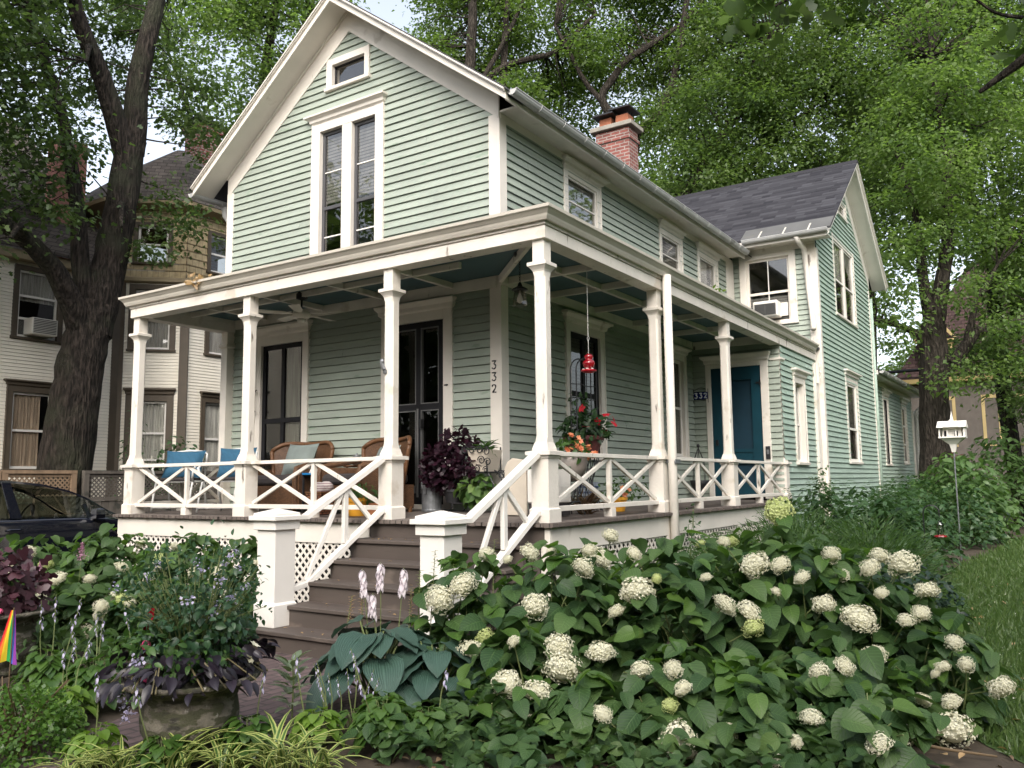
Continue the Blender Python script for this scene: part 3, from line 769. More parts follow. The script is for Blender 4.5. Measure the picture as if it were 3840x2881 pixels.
sk.box(PS-.02, PS+.005, -PF+.02, YD, -.275, -.044); sk.box(PS-.10, PS+.004, -PF-.005, -PF+.02, GZ, -.044)
for y in (1.05, 3.65, 6.2): sk.box(PS-.02, PS+.004, y, y+.14, GZ, -.2755)
sk.box(-5.30, -5.28, -PF, 0, -.275, -.044)
sk.build('porch_skirt', mt['white'], house, bevel=.004)
def lattice(mb, F, a0, a1, b0, b1, w=.04, gap=.105, c=(.0, .008)):
    h = b1-b0; n = int((a1-a0+h)/gap)
    for s in (0, 1):
        for i in range(n+1):
            p = a0-h+i*gap
            lo, hi = max(a0, p), min(a1-w, p+h)
            if hi <= lo: continue
            zl, zh = (b0+(lo-p), b0+(hi-p)) if s == 0 else (b1-(lo-p), b1-(hi-p))
            q = [F(lo, zl, c[s]+.006), F(lo+w, zl, c[s]+.006), F(hi+w, zh, c[s]+.006), F(hi, zh, c[s]+.006), F(lo, zl, c[s]), F(lo+w, zl, c[s]), F(hi+w, zh, c[s]), F(hi, zh, c[s])]
            mb.add(q, [(0, 1, 2, 3), (0, 3, 7, 4), (1, 5, 6, 2)])
lt = MB()
LF = FR((0, -PF, 0), (1, 0, 0), (0, -1, 0)); LSD = FR((PS, 0, 0), (0, 1, 0), (1, 0, 0))
for F_, a_, b_ in ((LF, -5.14, -2.85), (LF, -2.70, -.62), (LSD, -1.6, 1.05), (LSD, 1.19, 3.65), (LSD, 3.79, 6.2)):
    lt = MB(); lattice(lt, F_, a_, b_, -1.1, -.275, c=(-.022, -.015)); lt.build('lattice_skirt', mt['white'], house)
dk = MB(); dk.box(-5.2, PS-.12, -PF+.1, -.1, GZ, -.05); dk.box(.1, PS-.12, -.1, YD, GZ, -.05); dk.build('crawl_space_shade', mt['darkfill'], house)  # solid dark block put where the hollow is only shaded

# posts on pedestals
PW = .222; ZR = .68
front_x = [-5.118, -2.76, -.39, 1.5625]; fy = -1.573
side_y = [1.133, 3.721]; sx = 1.5625
posts = [(x, fy) for x in front_x]+[(sx, y) for y in side_y]+[(sx, 6.50)]
def make_post(x, y, pedestal=True):
    m = MB()
    h = PW/2
    if pedestal:
        m.sq(x, y, [(h, 0), (h, .125), (h-.016, .14), (h-.016, .60), (h-.004, .612), (h-.004, .637)])
        m.sq(x, y, [(h+.026, .638), (h+.026, .674), (h-.02, .682)])
    q = .068
    m.sq(x, y, [(q+.02, .683), (q+.018, .70), (q, .76)])
    # chamfered shaft
    ch = .022; z0, z1 = .76, 2.44
    ring = lambda r, c: [(-r+c, -r), (r-c, -r), (r, -r+c), (r, r-c), (r-c, r), (-r+c, r), (-r, r-c), (-r, -r+c)]
    vs = []; fs = []
    for z, c in ((z0, .001), (z0+.06, ch), (z1-.06, ch), (z1, .001)):
        vs += [(x+a, y+b, z) for a, b in ring(q-.003, c)]
    for k in range(3):
        for i in range(8):
            j = (i+1) % 8; fs.append((8*k+i, 8*k+j, 8*k+8+j, 8*k+8+i))
    m.add(vs, fs)
    m.sq(x, y, [(q, 2.44), (q+.006, 2.455), (q+.03, 2.485), (q+.04, 2.49), (q+.04, 2.525), (q+.01, 2.535)])
    m.sq(x, y, [(q-.002, 2.535), (q-.002, 2.755)])
    return m.build('porch_post', mt['worn'], house, bevel=.004)
for (x, y) in posts: make_post(x, y)
m = MB(); m.sq(-5.118, -.075, [(.07, .04), (.07, 2.5), (.10, 2.52), (.10, 2.56), (.07, 2.57), (.07, 2.76)]); m.build('porch_pilaster', mt['worn'], house)

# railings, each bay with two crosses and a middle stile
def bay(p, q, name='railing'):
    p, q = Vector(p), Vector(q); d = (q-p).normalized(); L = (q-p).length
    m = MB()
    up = Vector((0, 0, 1))
    A = lambda t, z: p+d*(t*L)+up*z
    m.bar(A(0, .655), A(1, .655), .088, .042); m.bar(A(0, .122), A(1, .122), .075, .05)
    m.bar(A(.5, .147), A(.5, .634), .05, .05, up=d)
    m.cbox(A(.5, .045), .10, .10, .10)
    e = .03/L
    for (s, t) in ((0, .5), (.5, 1)):
        m.bar(A(s+e, .16), A(t-e, .63), .03, .044); m.bar(A(s+e, .63), A(t-e, .16), .034, .044)
    return m.build(name, mt['worn'], house, bevel=.003)
hw = PW/2-.016
for a, b in ((0, 1), (1, 2)): bay((front_x[a]+hw, fy, 0), (front_x[b]-hw, fy, 0))
for a, b in ((fy, side_y[0]), (side_y[0], side_y[1]), (side_y[1], 6.5)): bay((sx, a+hw, 0), (sx, b-hw, 0))
bay((-5.118, fy+hw, .02), (-5.118, -.15, .02))

# beams, ceiling, roof and box gutter
bm = MB()
ow = .10
bm.box(-5.118-ow, sx+ow, fy-ow, fy+ow, 2.752, 2.875); bm.box(sx-ow, sx+ow, fy+ow, YW-.05, 2.752, 2.875); bm.box(-5.118-ow, -5.118+ow, fy+ow, -.02, 2.752, 2.875)
bm.box(-5.118-ow-.02, sx+ow+.012, fy-ow-.012, fy+ow, 2.885, 2.955); bm.box(sx-ow, sx+ow+.012, fy+ow, YW-.05, 2.885, 2.955); bm.box(-5.118-ow-.012, -5.118+ow, fy+ow, -.02, 2.885, 2.955)
bm.box(-5.118-ow+.01, sx+ow-.01, fy-ow+.01, fy+ow, 2.8755, 2.8845); bm.box(sx-ow, sx+ow-.01, fy+ow, YW-.06, 2.8755, 2.8845); bm.box(-5.118-ow+.01, -5.118+ow, fy+ow, -.03, 2.8755, 2.8845)
# ledgers on the house walls and ceiling rafters
bm.box(-5.0, -.035, -.05, -.022, 2.80, 2.945); bm.box(.034, .06, -.05, YD-.03, 2.82, 2.945); bm.box(.06, 1.46, YD-.06, YD-.022, 2.80, 2.945)
for x in (-4.3, -3.1, -1.9, -.75): bm.box(x, x+.05, fy+ow, -.051, 2.87, 2.946)
for y in (.1, 1.13, 2.4, 3.72, 5.0): bm.box(.061, sx-ow, y, y+.05, 2.86, 2.946)
bm.bar((.05, -.06, 2.89), (sx-ow, fy+ow, 2.89), .05, .09)
bm.box(.78, .83, -.04, YD-.07, 2.87, 2.946); bm.box(-5.0, .0, -.85, -.80, 2.872, 2.946)
bm.build('porch_beam', mt['worn'], house, bevel=.003)
cl = MB(); cl.box(-5.1, sx, fy, -.025, 2.947, 2.965); cl.box(.03, sx, -.024, YD-.02, 2.947, 2.965); cl.build('porch_ceiling', mt['teal'], house)
GO = .114
gx0, gx1, gy0, gy1 = -5.229-GO, PS+GO, -PF-GO, 8.73
pr = MB()
zt, zw = 3.035, 3.30
pr.hexa([(gx0+.05, gy0+.05, zt-.06), (gx1-.05, gy0+.05, zt-.06), (0.02, -.03, zw-.06), (-5.25, -.03, zw-.06), (gx0+.05, gy0+.05, zt-.02), (gx1-.05, gy0+.05, zt-.02), (.02, -.03, zw), (-5.25, -.03, zw)])
pr.hexa([(gx1-.05, gy0+.05, zt-.06), (gx1-.05, YW-.04, zt-.06), (.03, YW-.04, zw-.06), (.03, -.03, zw-.06), (gx1-.05, gy0+.05, zt-.02), (gx1-.05, YW-.04, zt-.02), (.03, YW-.04, zw), (.03, -.03, zw)])
proof = pr.build('porch_roof', mt['roofdark'], house)
def ogee(mb, pts):        # K-style gutter swept along a polyline of (x,y), outward normals given by mitred offsets
    prof = [(.0, .0), (.035, .0), (.05, .03), (.055, .05), (.085, .085), (.105, .098), (.108, .128), (.094, .128), (.09, .11), (.0, .11)]
    n = len(pts); rings = []
    for i in range(n):
        nx, ny = pts[i][2], pts[i][3]
        rings.append([(pts[i][0]+nx*c, pts[i][1]+ny*c, 2.918+b) for c, b in prof])
    k = len(prof); vs = [v for r in rings for v in r]; fs = []
    for i in range(n-1):
        for j in range(k):
            jj = (j+1) % k
            fs.append((i*k+j, (i+1)*k+j, (i+1)*k+jj, i*k+jj))
    fs.append(tuple(range(k))); fs.append(tuple(range((n-1)*k+k-1, (n-1)*k-1, -1)))
    mb.add(vs, fs)
gt = MB()
b0 = .108
rowx = [(gx0+b0*1.0, gy0+b0, -1, -1), (gx0+1.2, gy0+b0, 0, -1)]
pts = [(gx0+b0, -.05, -1, 0), (gx0+b0, gy0+b0, -1, -1)]
for k in range(1, 8): pts.append((gx0+(gx1-gx0)*k/8, gy0+b0+RD.uniform(-.006, .006), 0, -1))
pts.append((gx1-b0, gy0+b0, 1, -1))
for k in range(1, 9): pts.append((gx1-b0+RD.uniform(-.006, .004), gy0+(gy1-gy0)*k/9, 1, 0))
pts.append((gx1-b0, gy1, 1, 0))
ogee(gt, pts)
gt.build('porch_gutter', mt['gutter'], house)
ds = MB(); ds.tube([(PS+.066, 1.14, 2.93), (PS+.066, 1.14, .9), (PS+.068, 1.15, -1.1)], .054, 14); ds.build('downspout', mt['white'], house, smooth=True)
ds = MB(); ds.bar((PS-.02, 1.11, .62), (PS+.13, 1.11, .60), .012, .04); ds.bar((PS+.13, 1.08, .61), (PS+.13, 1.22, .61), .012, .05, ); ds.build('pipe_strap', mt['steel'], house)
# scroll bracket by the wing corner
br = MB()
for (z, r) in ((2.62, .07), (2.47, .05), (2.36, .035)):
    br.tube([(XE+.07+.05+r*math.cos(q)*(1-q/9)*.8, YW-.20, z+r*math.sin(q)*(1-q/9)) for q in np.linspace(0, 6.2, 14)], .016, 6)
br.box(XE+.07, XE+.12, YW-.22, YW-.17, 2.28, 2.72)
br.build('scroll_bracket', mt['worn'], house)

# stairs
H_ = .1892; T_ = .2825
st = MB(); rs = MB()
SX0, SX1 = -.57, 1.57
for k in range(1, 6):
    z = -H_*k; yf = -PF-.05-T_*k+.02
    a, b = (SX0, SX1) if k < 5 else (-.86, SX1)
    st.box(a-.02, b+.02, yf-.03, yf+T_+.028, z-.038, z)
    rs.box(a, b, yf, yf+.02, -H_*(k+1) if k < 5 else GZ, z-.0385)
rs.box(SX0, SX1+.05, -PF-.008, -PF+.012, -H_-.001, -.043)
for k in range(1, 6):
    z = -H_*k; yf = -PF-.05-T_*k+.02
    rs.box(SX1-.02, SX1+.001, yf+.02, yf+T_+.02, GZ, z-.039); rs.box(SX0-.001, SX0+.02, yf+.02, yf+T_+.02, GZ, z-.039)
stairs = st.build('stairs', mt['step'], house, bevel=.006)
rs.build('riser', mt['step'], stairs)
# newel piers
NEW = [(-.675, -2.895, -H_*5), (1.34, -2.895, -H_*5)]
def newel(x, y, z0):
    m = MB(); h = .126
    m.sq(x, y, [(h+.016, z0), (h+.016, z0+.20), (h, z0+.225), (h, -.045)])
    m.sq(x, y, [(h+.028, -.044), (h+.028, .045)])
    m.sq(x, y, [(h+.062, .0455), (h+.062, .088), (h+.03, .0885), (h+.03, .112), (.012, .155)])
    return m.build('newel_post', mt['white2'], house, bevel=.004)
for n_ in NEW: newel(*n_)
# stair rails
def stair_rail(xt, xb):
    m = MB()
    T = lambda t, z0, z1, ya=-1.70, yb=-2.60: Vector((xt+(xb-xt)*t, ya+(yb-ya)*t, z0+(z1-z0)*t))
    zt0, zt1 = .645, .060; zb0, zb1 = .10, -.60
    m.bar(T(0, zt0, zt1), T(1, zt0, zt1), .095, .055)
    m.bar(T(1, zt0, zt1)+Vector((0, .01, 0)), (xb, -2.72, .066), .095, .045)
    m.bar((xt, -1.62, .655), T(.02, zt0, zt1), .095, .045)
    m.bar(T(0, zb0, zb1), T(1, zb0, zb1), .085, .05); m.bar((xt, -1.62, .115), T(.02, zb0, zb1), .085, .05)
    m.bar(T(1, zb0, zb1)+Vector((0, .01, .01)), (xb, -2.77, -.62), .085, .05)
    m.bar(T(.5, zt0-.03, zt1-.03), T(.5, zb0+.03, zb1+.03), .045, .06, up=(0, 1, 0))
    a = T(.5, zt0-.03, zt1-.03)
    m.bar(a+Vector((0, .03, 0)), T(.16, zb0+.03, zb1+.03), .04, .045); m.bar(a+Vector((0, -.05, -.02)), T(.98, zb0+.03, zb1+.03), .04, .045)
    m.build('stair_rail', mt['white2'], house, bevel=.004)
stair_rail(-.405, -.60); stair_rail(1.545, 1.40)
# ================================================================== things on the porch
def ball_leaves(name, mat, parent, c, r, n, size, T=T_OV2, out=.7, up=.5, shell=.55, squash=None, W=None, cut=None):
    """leaves filling an ellipsoid, pointing outwards and a bit down, faces turned up"""
    u = unit(n); k = shell+(1-shell)*NG.random(n)**.6
    P = np.array(c)+u*np.array(r)*k[:, None]
    if cut is not None:
        ok = P[:, 2] > cut; P = P[ok]; u = u[ok]
    n = len(P)
    D = u*out+unit(n)*.7; D[:, 2] -= .25
    N = updirs(n, .55)*up+u*.6
    return leaves(name, mat, parent, P, D, N, size*NG.uniform(.65, 1.2, n), T, W)
def petals(name, mat, parent, cs, r, n=6, cup=.6):
    P = []; D = []; N = []
    for c in cs:
        ax = Vector(tuple(unit(1)[0])); ax = (ax+Vector((.5, -.8, .5))).normalized()
        a = ax.orthogonal().normalized(); b = ax.cross(a)
        for k in range(n):
            th = 2*math.pi*k/n
            d = a*math.cos(th)+b*math.sin(th)
            P.append(c); D.append(tuple(d+ax*cup)); N.append(tuple(ax-d*cup))
    return leaves(name, mat, parent, P, D, N, np.full(len(P), r)*NG.uniform(.85, 1.15, len(P)), T_OV2, np.full(len(P), 1.5))
mt['wicker'] = brickmat('brown_wicker', (.13, .060, .026), (.20, .10, .045), (.03, .014, .007), .022, .012, .002, .55, swap='+zx', bump=1)
mt['wickerrim'] = M('wicker_rim', (.13, .060, .026), .5, .25, 25, .3, 60)
mt['greycush'] = M('sage_grey_cushion', (.165, .195, .185), .9, .1, 12, .3, 200)
mt['darkcush'] = M('charcoal_cushion', (.035, .03, .03), .9, .2, 12, .2, 100)
mt['bluecush'] = M('denim_blue_cushion', (.022, .088, .155), .85, .15, 8, .4, 150, stretch=(1, 12, 1))
mt['terra'] = M('terracotta', (.36, .15, .07), .8, .15, 9)
mt['yellowpot'] = M('yellow_glaze', (.62, .30, .03), .4, .1, 5)
mt['creampot'] = M('cream_pot', (.52, .46, .38), .55, .06, 6)
mt['leaf'] = leafmat('porch_plant_leaf', (.035, .085, .022), (.075, .15, .035))
mt['leafdk'] = leafmat('dark_plant_leaf', (.016, .040, .016), (.035, .075, .025))
mt['oxalis'] = leafmat('purple_leaf', (.013, .006, .011), (.040, .012, .024), tint=(1.6, .5, .8))
mt['redfl'] = M('red_petal', (.34, .008, .018), .5, .2, 30)
mt['orangefl'] = leafmat('orange_petal', (.62, .17, .09), (.70, .34, .17), tint=(1.2, .9, .7))
mt['redglass'] = M('red_glass', (.24, .004, .010), .12, .1, 5, spec=.8)
def fz(y): return .042*(y+PF)/PF

# ceiling fan
fan = thing('ceiling_fan', 'white ceiling fan hanging under the porch roof', 'ceiling fan', (-2.68, -.8, 2.90))
m = MB(); m.lathe((-2.68, -.8, 2.86), [(.02, -.02), (.075, .0), (.075, .06), (.05, .088)], 14); m.tube([(-2.68, -.8, 2.85), (-2.68, -.8, 2.70)], .014, 8); m.build('down_rod', mt['iron'], fan, smooth=False)
m = MB(); m.lathe((-2.68, -.8, 2.585), [(.03, 0), (.10, .012), (.125, .05), (.11, .10), (.05, .125), (.02, .13)], 18); m.lathe((-2.68, -.8, 2.53), [(.01, 0), (.05, .01), (.06, .055)], 14); m.build('motor', mt['white'], fan, smooth=True)
for k in range(5):
    th = k*2*math.pi/5+.35; c, s = math.cos(th), math.sin(th)
    P = lambda r, w, z: (-2.68+c*r-s*w, -.8+s*r+c*w, z)
    m = MB(); z = 2.655
    m.hexa([P(.12, -.02, z-.004), P(.24, -.055, z-.012), P(.24, .055, z+.002), P(.12, .02, z-.004), P(.12, -.02, z+.002), P(.24, -.055, z-.006), P(.24, .055, z+.008), P(.12, .02, z+.002)])
    m.hexa([P(.24, -.055, z-.012), P(.60, -.068, z-.016), P(.60, .068, z+.004), P(.24, .055, z+.002), P(.24, -.055, z-.005), P(.60, -.068, z-.009), P(.60, .068, z+.011), P(.24, .055, z+.009)])
    m.build('blade', mt['white'], fan)

# hanging lantern
la = thing('porch_lantern', 'black lantern with frosted glass shade hanging on a chain from the ceiling corner', 'lantern', (.80, -.79, 2.94))
m = MB(); m.lathe((.8, -.79, 2.895), [(.01, -.01), (.06, .0), (.065, .035), (.03, .05)], 16); m.build('canopy', mt['black'], la)
m = MB()
for k in range(11):
    z = 2.885-k*.029; c = (.8, -.79, z-.015); a = k % 2
    m.tube([(c[0]+(.009*math.cos(q) if a else 0), c[1]+(0 if a else .009*math.cos(q)), c[2]+.019*math.sin(q)) for q in np.linspace(0, 2*math.pi, 9)], .0032, 4)
m.build('chain', mt['black'], la)
m = MB(); m.lathe((.8, -.79, 2.50), [(.075, 0), (.092, .005), (.085, .02), (.03, .05), (.018, .085), (.006, .10)], 18); m.build('lamp_cap', mt['black'], la, smooth=False)
mt['frost'] = glassmat('frosted_lantern_glass', (.75, .72, .68), .8)
m = MB(); m.lathe((.8, -.79, 2.325), [(.084, 0), (.086, .012), (.062, .175)], 8); m.v = m.v; m.f = [f for f in m.f if len(f) == 4]; m.build('lamp_shade', mt['frost'], la)
m = MB(); m.lathe((.8, -.79, 2.36), [(.01, 0), (.032, .02), (.034, .05), (.015, .10), (.012, .14)], 12); m.build('bulb', mt['white2'], la, smooth=True)

# hummingbird feeder, red glass
fd = thing('hummingbird_feeder', 'red glass hummingbird feeder hanging on a thin chain in front of the side window', 'bird feeder', (1.40, -.33, 1.8))
m = MB(); m.tube([(1.4, -.33, 2.946), (1.4, -.33, 1.99)], .0035, 5); m.tube([(1.4+.012*math.sin(q), -.33, 1.965+.022*math.cos(q)) for q in np.linspace(0, 5.5, 10)], .003, 4); m.tube([(1.4, -.33, 1.945), (1.4, -.33, 1.79)], .003, 4); m.build('hanging_chain', mt['alum'], fd)
m = MB(); m.lathe((1.4, -.33, 1.575), [(.02, .035), (.035, .045), (.062, .075), (.07, .105), (.064, .13), (.044, .145), (.04, .155), (.048, .17), (.050, .19), (.036, .205), (.012, .215)], 20); m.build('bottle', mt['redglass'], fd, smooth=True)
m = MB(); m.lathe((1.4, -.33, 1.575), [(.01, 0), (.05, .004), (.086, .02), (.088, .03), (.05, .04), (.02, .045)], 20)
m.build('feeding_tray', M('red_plastic', (.42, .006, .02), .35), fd, smooth=True)
m = MB()
for q in (3.6, 4.9, 5.9): m.ell((1.4+.06*math.cos(q), -.33+.06*math.sin(q), 1.618), .018, .018, .008, 8, 4)
m.build('flower_port', mt['white2'], fd)

# wind bell
wb = thing('wind_bell', 'rusty bells hanging on a string beside the front window', 'wind chime', (-4.45, -.10, 2.9))
m = MB(); m.tube([(-4.45, -.10, 2.945), (-4.45, -.10, 1.46)], .004, 5); m.bar((-4.50, -.10, 1.79), (-4.39, -.10, 1.80), .02, .012); m.build('string', mt['iron'], wb)
m = MB()
for x, z, r in ((-4.47, 1.755, .022), (-4.42, 1.77, .018), (-4.45, 1.47, .030)): m.lathe((x, -.10, z), [(r, 0), (r*.8, r*.7), (r*.4, r*1.5), (.004, r*1.9)], 10)
m.build('bell', M('rusty_iron', (.06, .025, .02), .7, .3, 20), wb)

# wicker armchairs
def wicker_chair():
    o = thing('wicker_armchair', 'x', 'armchair', (0, 0, 0))
    # high rounded back (faces -y), seat box, arms
    m = MB(); n = 22
    prof = []
    for k in range(n+1):
        t = k/n*2-1
        x = .54*t; z = .93-.13*abs(t)**5-.02*math.cos(t*3)
        prof.append((x, z))
    vs = []; fs = []
    rows = 9
    for i in range(rows+1):
        f = i/rows
        for (x, z) in prof:
            zz = .33+(z-.33)*f
            xx = x*(.80+.20*f**.7)
            y = .30+.10*f-.20*abs(xx/.54)**2.2
            vs.append((xx, y, zz))
    k = n+1
    for i in range(rows):
        for j in range(n): fs.append((i*k+j, i*k+j+1, i*k+k+j+1, i*k+k+j))
    m.add(vs, fs); m.add([(x, y+.03, z) for x, y, z in vs], [f[::-1] for f in fs])
    m.build('backrest', mt['wicker'], o)
    m = MB(); m.tube([vs[rows*k+j] for j in range(k)], .030, 8)
    m.tube([vs[i*k] for i in range(rows+1)], .028, 8); m.tube([vs[i*k+n] for i in range(rows+1)], .028, 8)
    m.build('back_rim', mt['wickerrim'], o, smooth=True)
    m = MB()
    m.stack(WORLD, [(-.46, .46, -.32, .44, .05), (-.47, .47, -.32, .46, .10), (-.46, .46, -.32, .45, .34)]); m.build('seat', mt['wicker'], o)
    for s in (-1, 1):
        m = MB()
        m.stack(WORLD, [(min(s*.44, s*.53), max(s*.44, s*.53), -.14, .44, .06), (min(s*.44, s*.53), max(s*.44, s*.53), -.14, .44, .50), (min(s*.46, s*.52), max(s*.46, s*.52), -.10, .40, .56)])
        m.tube([(s*.49, .12, .66), (s*.50, -.1, .62), (s*.50, -.32, .59), (s*.49, -.45, .56), (s*.485, -.475, .46), (s*.48, -.46, .2), (s*.48, -.45, .04)], .034, 8)
        m.build('arm', mt['wickerrim'] if 0 else mt['wicker'], o)
    m = MB()
    for x in (-.44, .44):
        for y in (-.42, .28): m = MB(); m.tube([(x, y, 0), (x, y, .12)], .028, 8); m.build('leg', mt['wickerrim'], o)
    m = MB(); m.tube([(-.46, -.45, .07), (0, -.45, .10), (.46, -.45, .07)], .022, 6); m.build('front_stretcher', mt['wickerrim'], o)
    m = MB(); m.stack(WORLD, [(-.42, .42, -.24, .44, .34), (-.44, .44, -.26, .46, .38), (-.44, .44, -.26, .46, .45), (-.41, .41, -.24, .43, .48)]); m.build('seat_cushion', mt['darkcush'], o, bevel=.02)
    return o
def pillow(name, label, cat, mat, loc, w, h, lean, rz, group=None):
    o = thing(name, label, cat, loc, group)
    n = 10; vs = []; fs = []
    for s in (1, -1):
        k0 = len(vs)
        for i in range(n+1):
            for j in range(n+1):
                a, b = i/n*2-1, j/n*2-1
                d = .085*(max(0, (1-a**4)*(1-b**4)))**.55
                pin = 1-.09*(1-abs(a)**2)*abs(b)**3-.0
                pin2 = 1-.09*(1-abs(b)**2)*abs(a)**3
                x = a*w/2*pin2; z = b*h/2*pin; y = s*d
                y2 = y*math.cos(lean)+z*math.sin(lean); z2 = -y*math.sin(lean)+z*math.cos(lean)
                X = x*math.cos(rz)-y2*math.sin(rz); Y = x*math.sin(rz)+y2*math.cos(rz)
                vs.append((loc[0]+X, loc[1]+Y, loc[2]+z2))
        for i in range(n):
            for j in range(n):
                q = (k0+i*(n+1)+j, k0+i*(n+1)+j+1, k0+(i+1)*(n+1)+j+1, k0+(i+1)*(n+1)+j)
                fs.append(q if s < 0 else q[::-1])
    m = MB(); m.add(vs, fs); m.build('cover', mat, o, smooth=True)
    return o
wa = wicker_chair(); wa['label'] = 'brown wicker armchair under the black framed porch window'; wa['group'] = 'wicker armchairs on the porch'
wb2 = copy_tree(wa); wb2['label'] = 'brown wicker armchair partly behind the stair post by the front door'
wa.location = (-3.02, -.62, fz(-.6)); wa.rotation_euler = (0, 0, rad(6))
wb2.location = (-1.52, -.66, fz(-.6)); wb2.rotation_euler = (0, 0, rad(-16))
pillow('pillow', 'sage grey pillow leaning on the wicker armchair below the window', 'pillow', mt['greycush'], (-2.93, -.55, .72), .52, .46, rad(22), rad(6), 'grey pillows')
pillow('pillow', 'sage grey pillow on the wicker armchair by the front door', 'pillow', mt['greycush'], (-1.36, -.56, .68), .44, .38, rad(22), rad(-16), 'grey pillows')

# white tube chairs with blue pillows
def tube_chair():
    o = thing('patio_chair', 'x', 'chair', (0, 0, 0))
    for s in (-1, 1):
        m = MB()
        m.tube([(s*.27, -.30, 0), (s*.26, -.26, .25), (s*.26, -.20, .42), (s*.26, .22, .42), (s*.25, .34, .82), (s*.2, .36, .86)], .016, 6)
        m.tube([(s*.26, .20, .42), (s*.27, .32, 0)], .016, 6)
        m.tube([(s*.26, -.2, .42), (s*.29, -.27, .60), (s*.30, -.18, .64), (s*.30, .12, .65), (s*.27, .28, .62)], .017, 6)
        m.build('side_frame', mt['alum'], o, smooth=True)
    m = MB(); m.tube([(-.2, .36, .86), (0, .37, .88), (.2, .36, .86)], .016, 6); m.tube([(-.26, -.2, .42), (.26, -.2, .42)], .015, 6); m.tube([(-.26, .22, .42), (.26, .22, .42)], .015, 6); m.tube([(-.27, -.29, .06), (.27, -.29, .06)], .012, 6); m.build('cross_bar', mt['alum'], o, smooth=True)
    m = MB(); m.stack(WORLD, [(-.25, .25, -.22, .22, .425), (-.26, .26, -.23, .23, .45), (-.25, .25, -.21, .21, .475)]); m.build('seat', mt['darkcush'], o)
    m = MB(); m.hexa([(-.22, .22, .5), (.22, .22, .5), (.22, .24, .5), (-.22, .24, .5), (-.20, .34, .84), (.20, .34, .84), (.20, .36, .84), (-.2, .36, .84)]); m.build('backrest', mt['alum'], o)
    return o
pa = tube_chair(); pb = copy_tree(pa)
pa['label'] = 'white metal patio chair nearest the porch end, under a blue pillow'; pb['label'] = 'white metal patio chair between the porch end chair and the wicker armchair'
pa['group'] = pb['group'] = 'white metal porch chairs'
pa.location = (-4.93, -.98, fz(-1)); pa.rotation_euler = (0, 0, rad(32)); pb.location = (-3.98, -.90, fz(-1)); pb.rotation_euler = (0, 0, rad(22))
pillow('pillow', 'bright blue pillow slumped in the patio chair nearest the porch end', 'pillow', mt['bluecush'], (-4.97, -.90, .69), .58, .44, rad(24), rad(32), 'blue pillows')
pillow('pillow', 'blue ribbed pillow upright in the patio chair beside the second porch post', 'pillow', mt['bluecush'], (-3.93, -.80, .68), .56, .46, rad(14), rad(22), 'blue pillows')

# small tables, teapot, magazines, basket
tb = thing('side_table', 'low blue metal side table between the wicker armchairs', 'table', (-2.28, -.78, fz(-.8)))
m = MB(); m.box(-2.47, -2.10, -.95, -.62, .50, .525); m.build('table_top', M('cyan_blue_paint', (.01, .14, .34), .4), tb, bevel=.004)
for x in (-2.45, -2.12):
    for y in (-.93, -.64): m = MB(); m.box(x-.012, x+.012, y-.012, y+.012, .02, .4995); m.build('leg', mt['iron'], tb)
m = MB()
for k in range(4): m.hexa([(-2.38+k*.008, -.90, .526+k*.012), (-2.14+k*.008, -.88+k*.01, .526+k*.012), (-2.16, -.68, .526+k*.012), (-2.36, -.70, .526+k*.012), (-2.38+k*.008, -.90, .537+k*.012), (-2.14+k*.008, -.88+k*.01, .537+k*.012), (-2.16, -.68, .537+k*.012), (-2.36, -.70, .537+k*.012)])
tag(m.build('magazine_stack', M('magazine_paper', (.5, .46, .43), .5, .4, 25)), 'loose magazines lying on the blue side table', 'magazines')
tb = thing('plant_table', 'small dark wooden table against the front wall under a grey teapot', 'table', (-2.12, -.30, fz(-.3)))
m = MB(); m.lathe((-2.12, -.30, .60), [(.17, 0), (.18, .012), (.17, .025)], 16); m.build('table_top', mt['wickerrim'], tb)
for q in (0, 2.1, 4.2): m = MB(); m.tube([(-2.12+.13*math.cos(q), -.3+.13*math.sin(q), .6), (-2.12+.15*math.cos(q), -.3+.15*math.sin(q), .035)], .014, 6); m.build('leg', mt['wickerrim'], tb)
tp = thing('teapot', 'grey teapot with a domed lid standing behind the rail', 'teapot', (-2.12, -.30, .625))
m = MB(); m.lathe((-2.12, -.3, .626), [(.05, 0), (.085, .03), (.092, .065), (.075, .10), (.05, .112)], 18); m.tube([(-2.04, -.31, .66), (-2.0, -.32, .69), (-1.97, -.33, .725)], [.02, .014, .01], 6); m.build('pot_body', M('pewter_glaze', (.23, .23, .22), .4), tp, smooth=True)
m = MB(); m.lathe((-2.12, -.3, .738), [(.052, 0), (.04, .018), (.012, .028), (.014, .042), (.004, .05)], 16); m.build('lid', mt['steel'], tp, smooth=True)
bk = thing('wicker_basket', 'reddish woven basket holding striped cloth beside the wicker armchair', 'basket', (-1.84, -1.2, .02))
m = MB(); m.stack(WORLD, [(-1.94, -1.74, 1.10, 1.30, .015), (-1.97, -1.71, 1.08, 1.33, .28)]); m.build('basket_body', brickmat('basket_weave', (.20, .075, .038), (.28, .12, .06), (.03, .012, .006), .06, .028, .006, .6, swap='+zx', bump=1), bk)
m = MB(); m.tube([(-1.97, -1.33, .28), (-1.71, -1.33, .28), (-1.71, -1.08, .28), (-1.97, -1.08, .28), (-1.97, -1.33, .28)], .014, 6); m.build('rim', mt['wickerrim'], bk)
m = MB(); m.ell((-1.85, -1.22, .31), .12, .11, .10, 14, 8); m.ell((-1.80, -1.16, .34), .10, .09, .08, 12, 8)
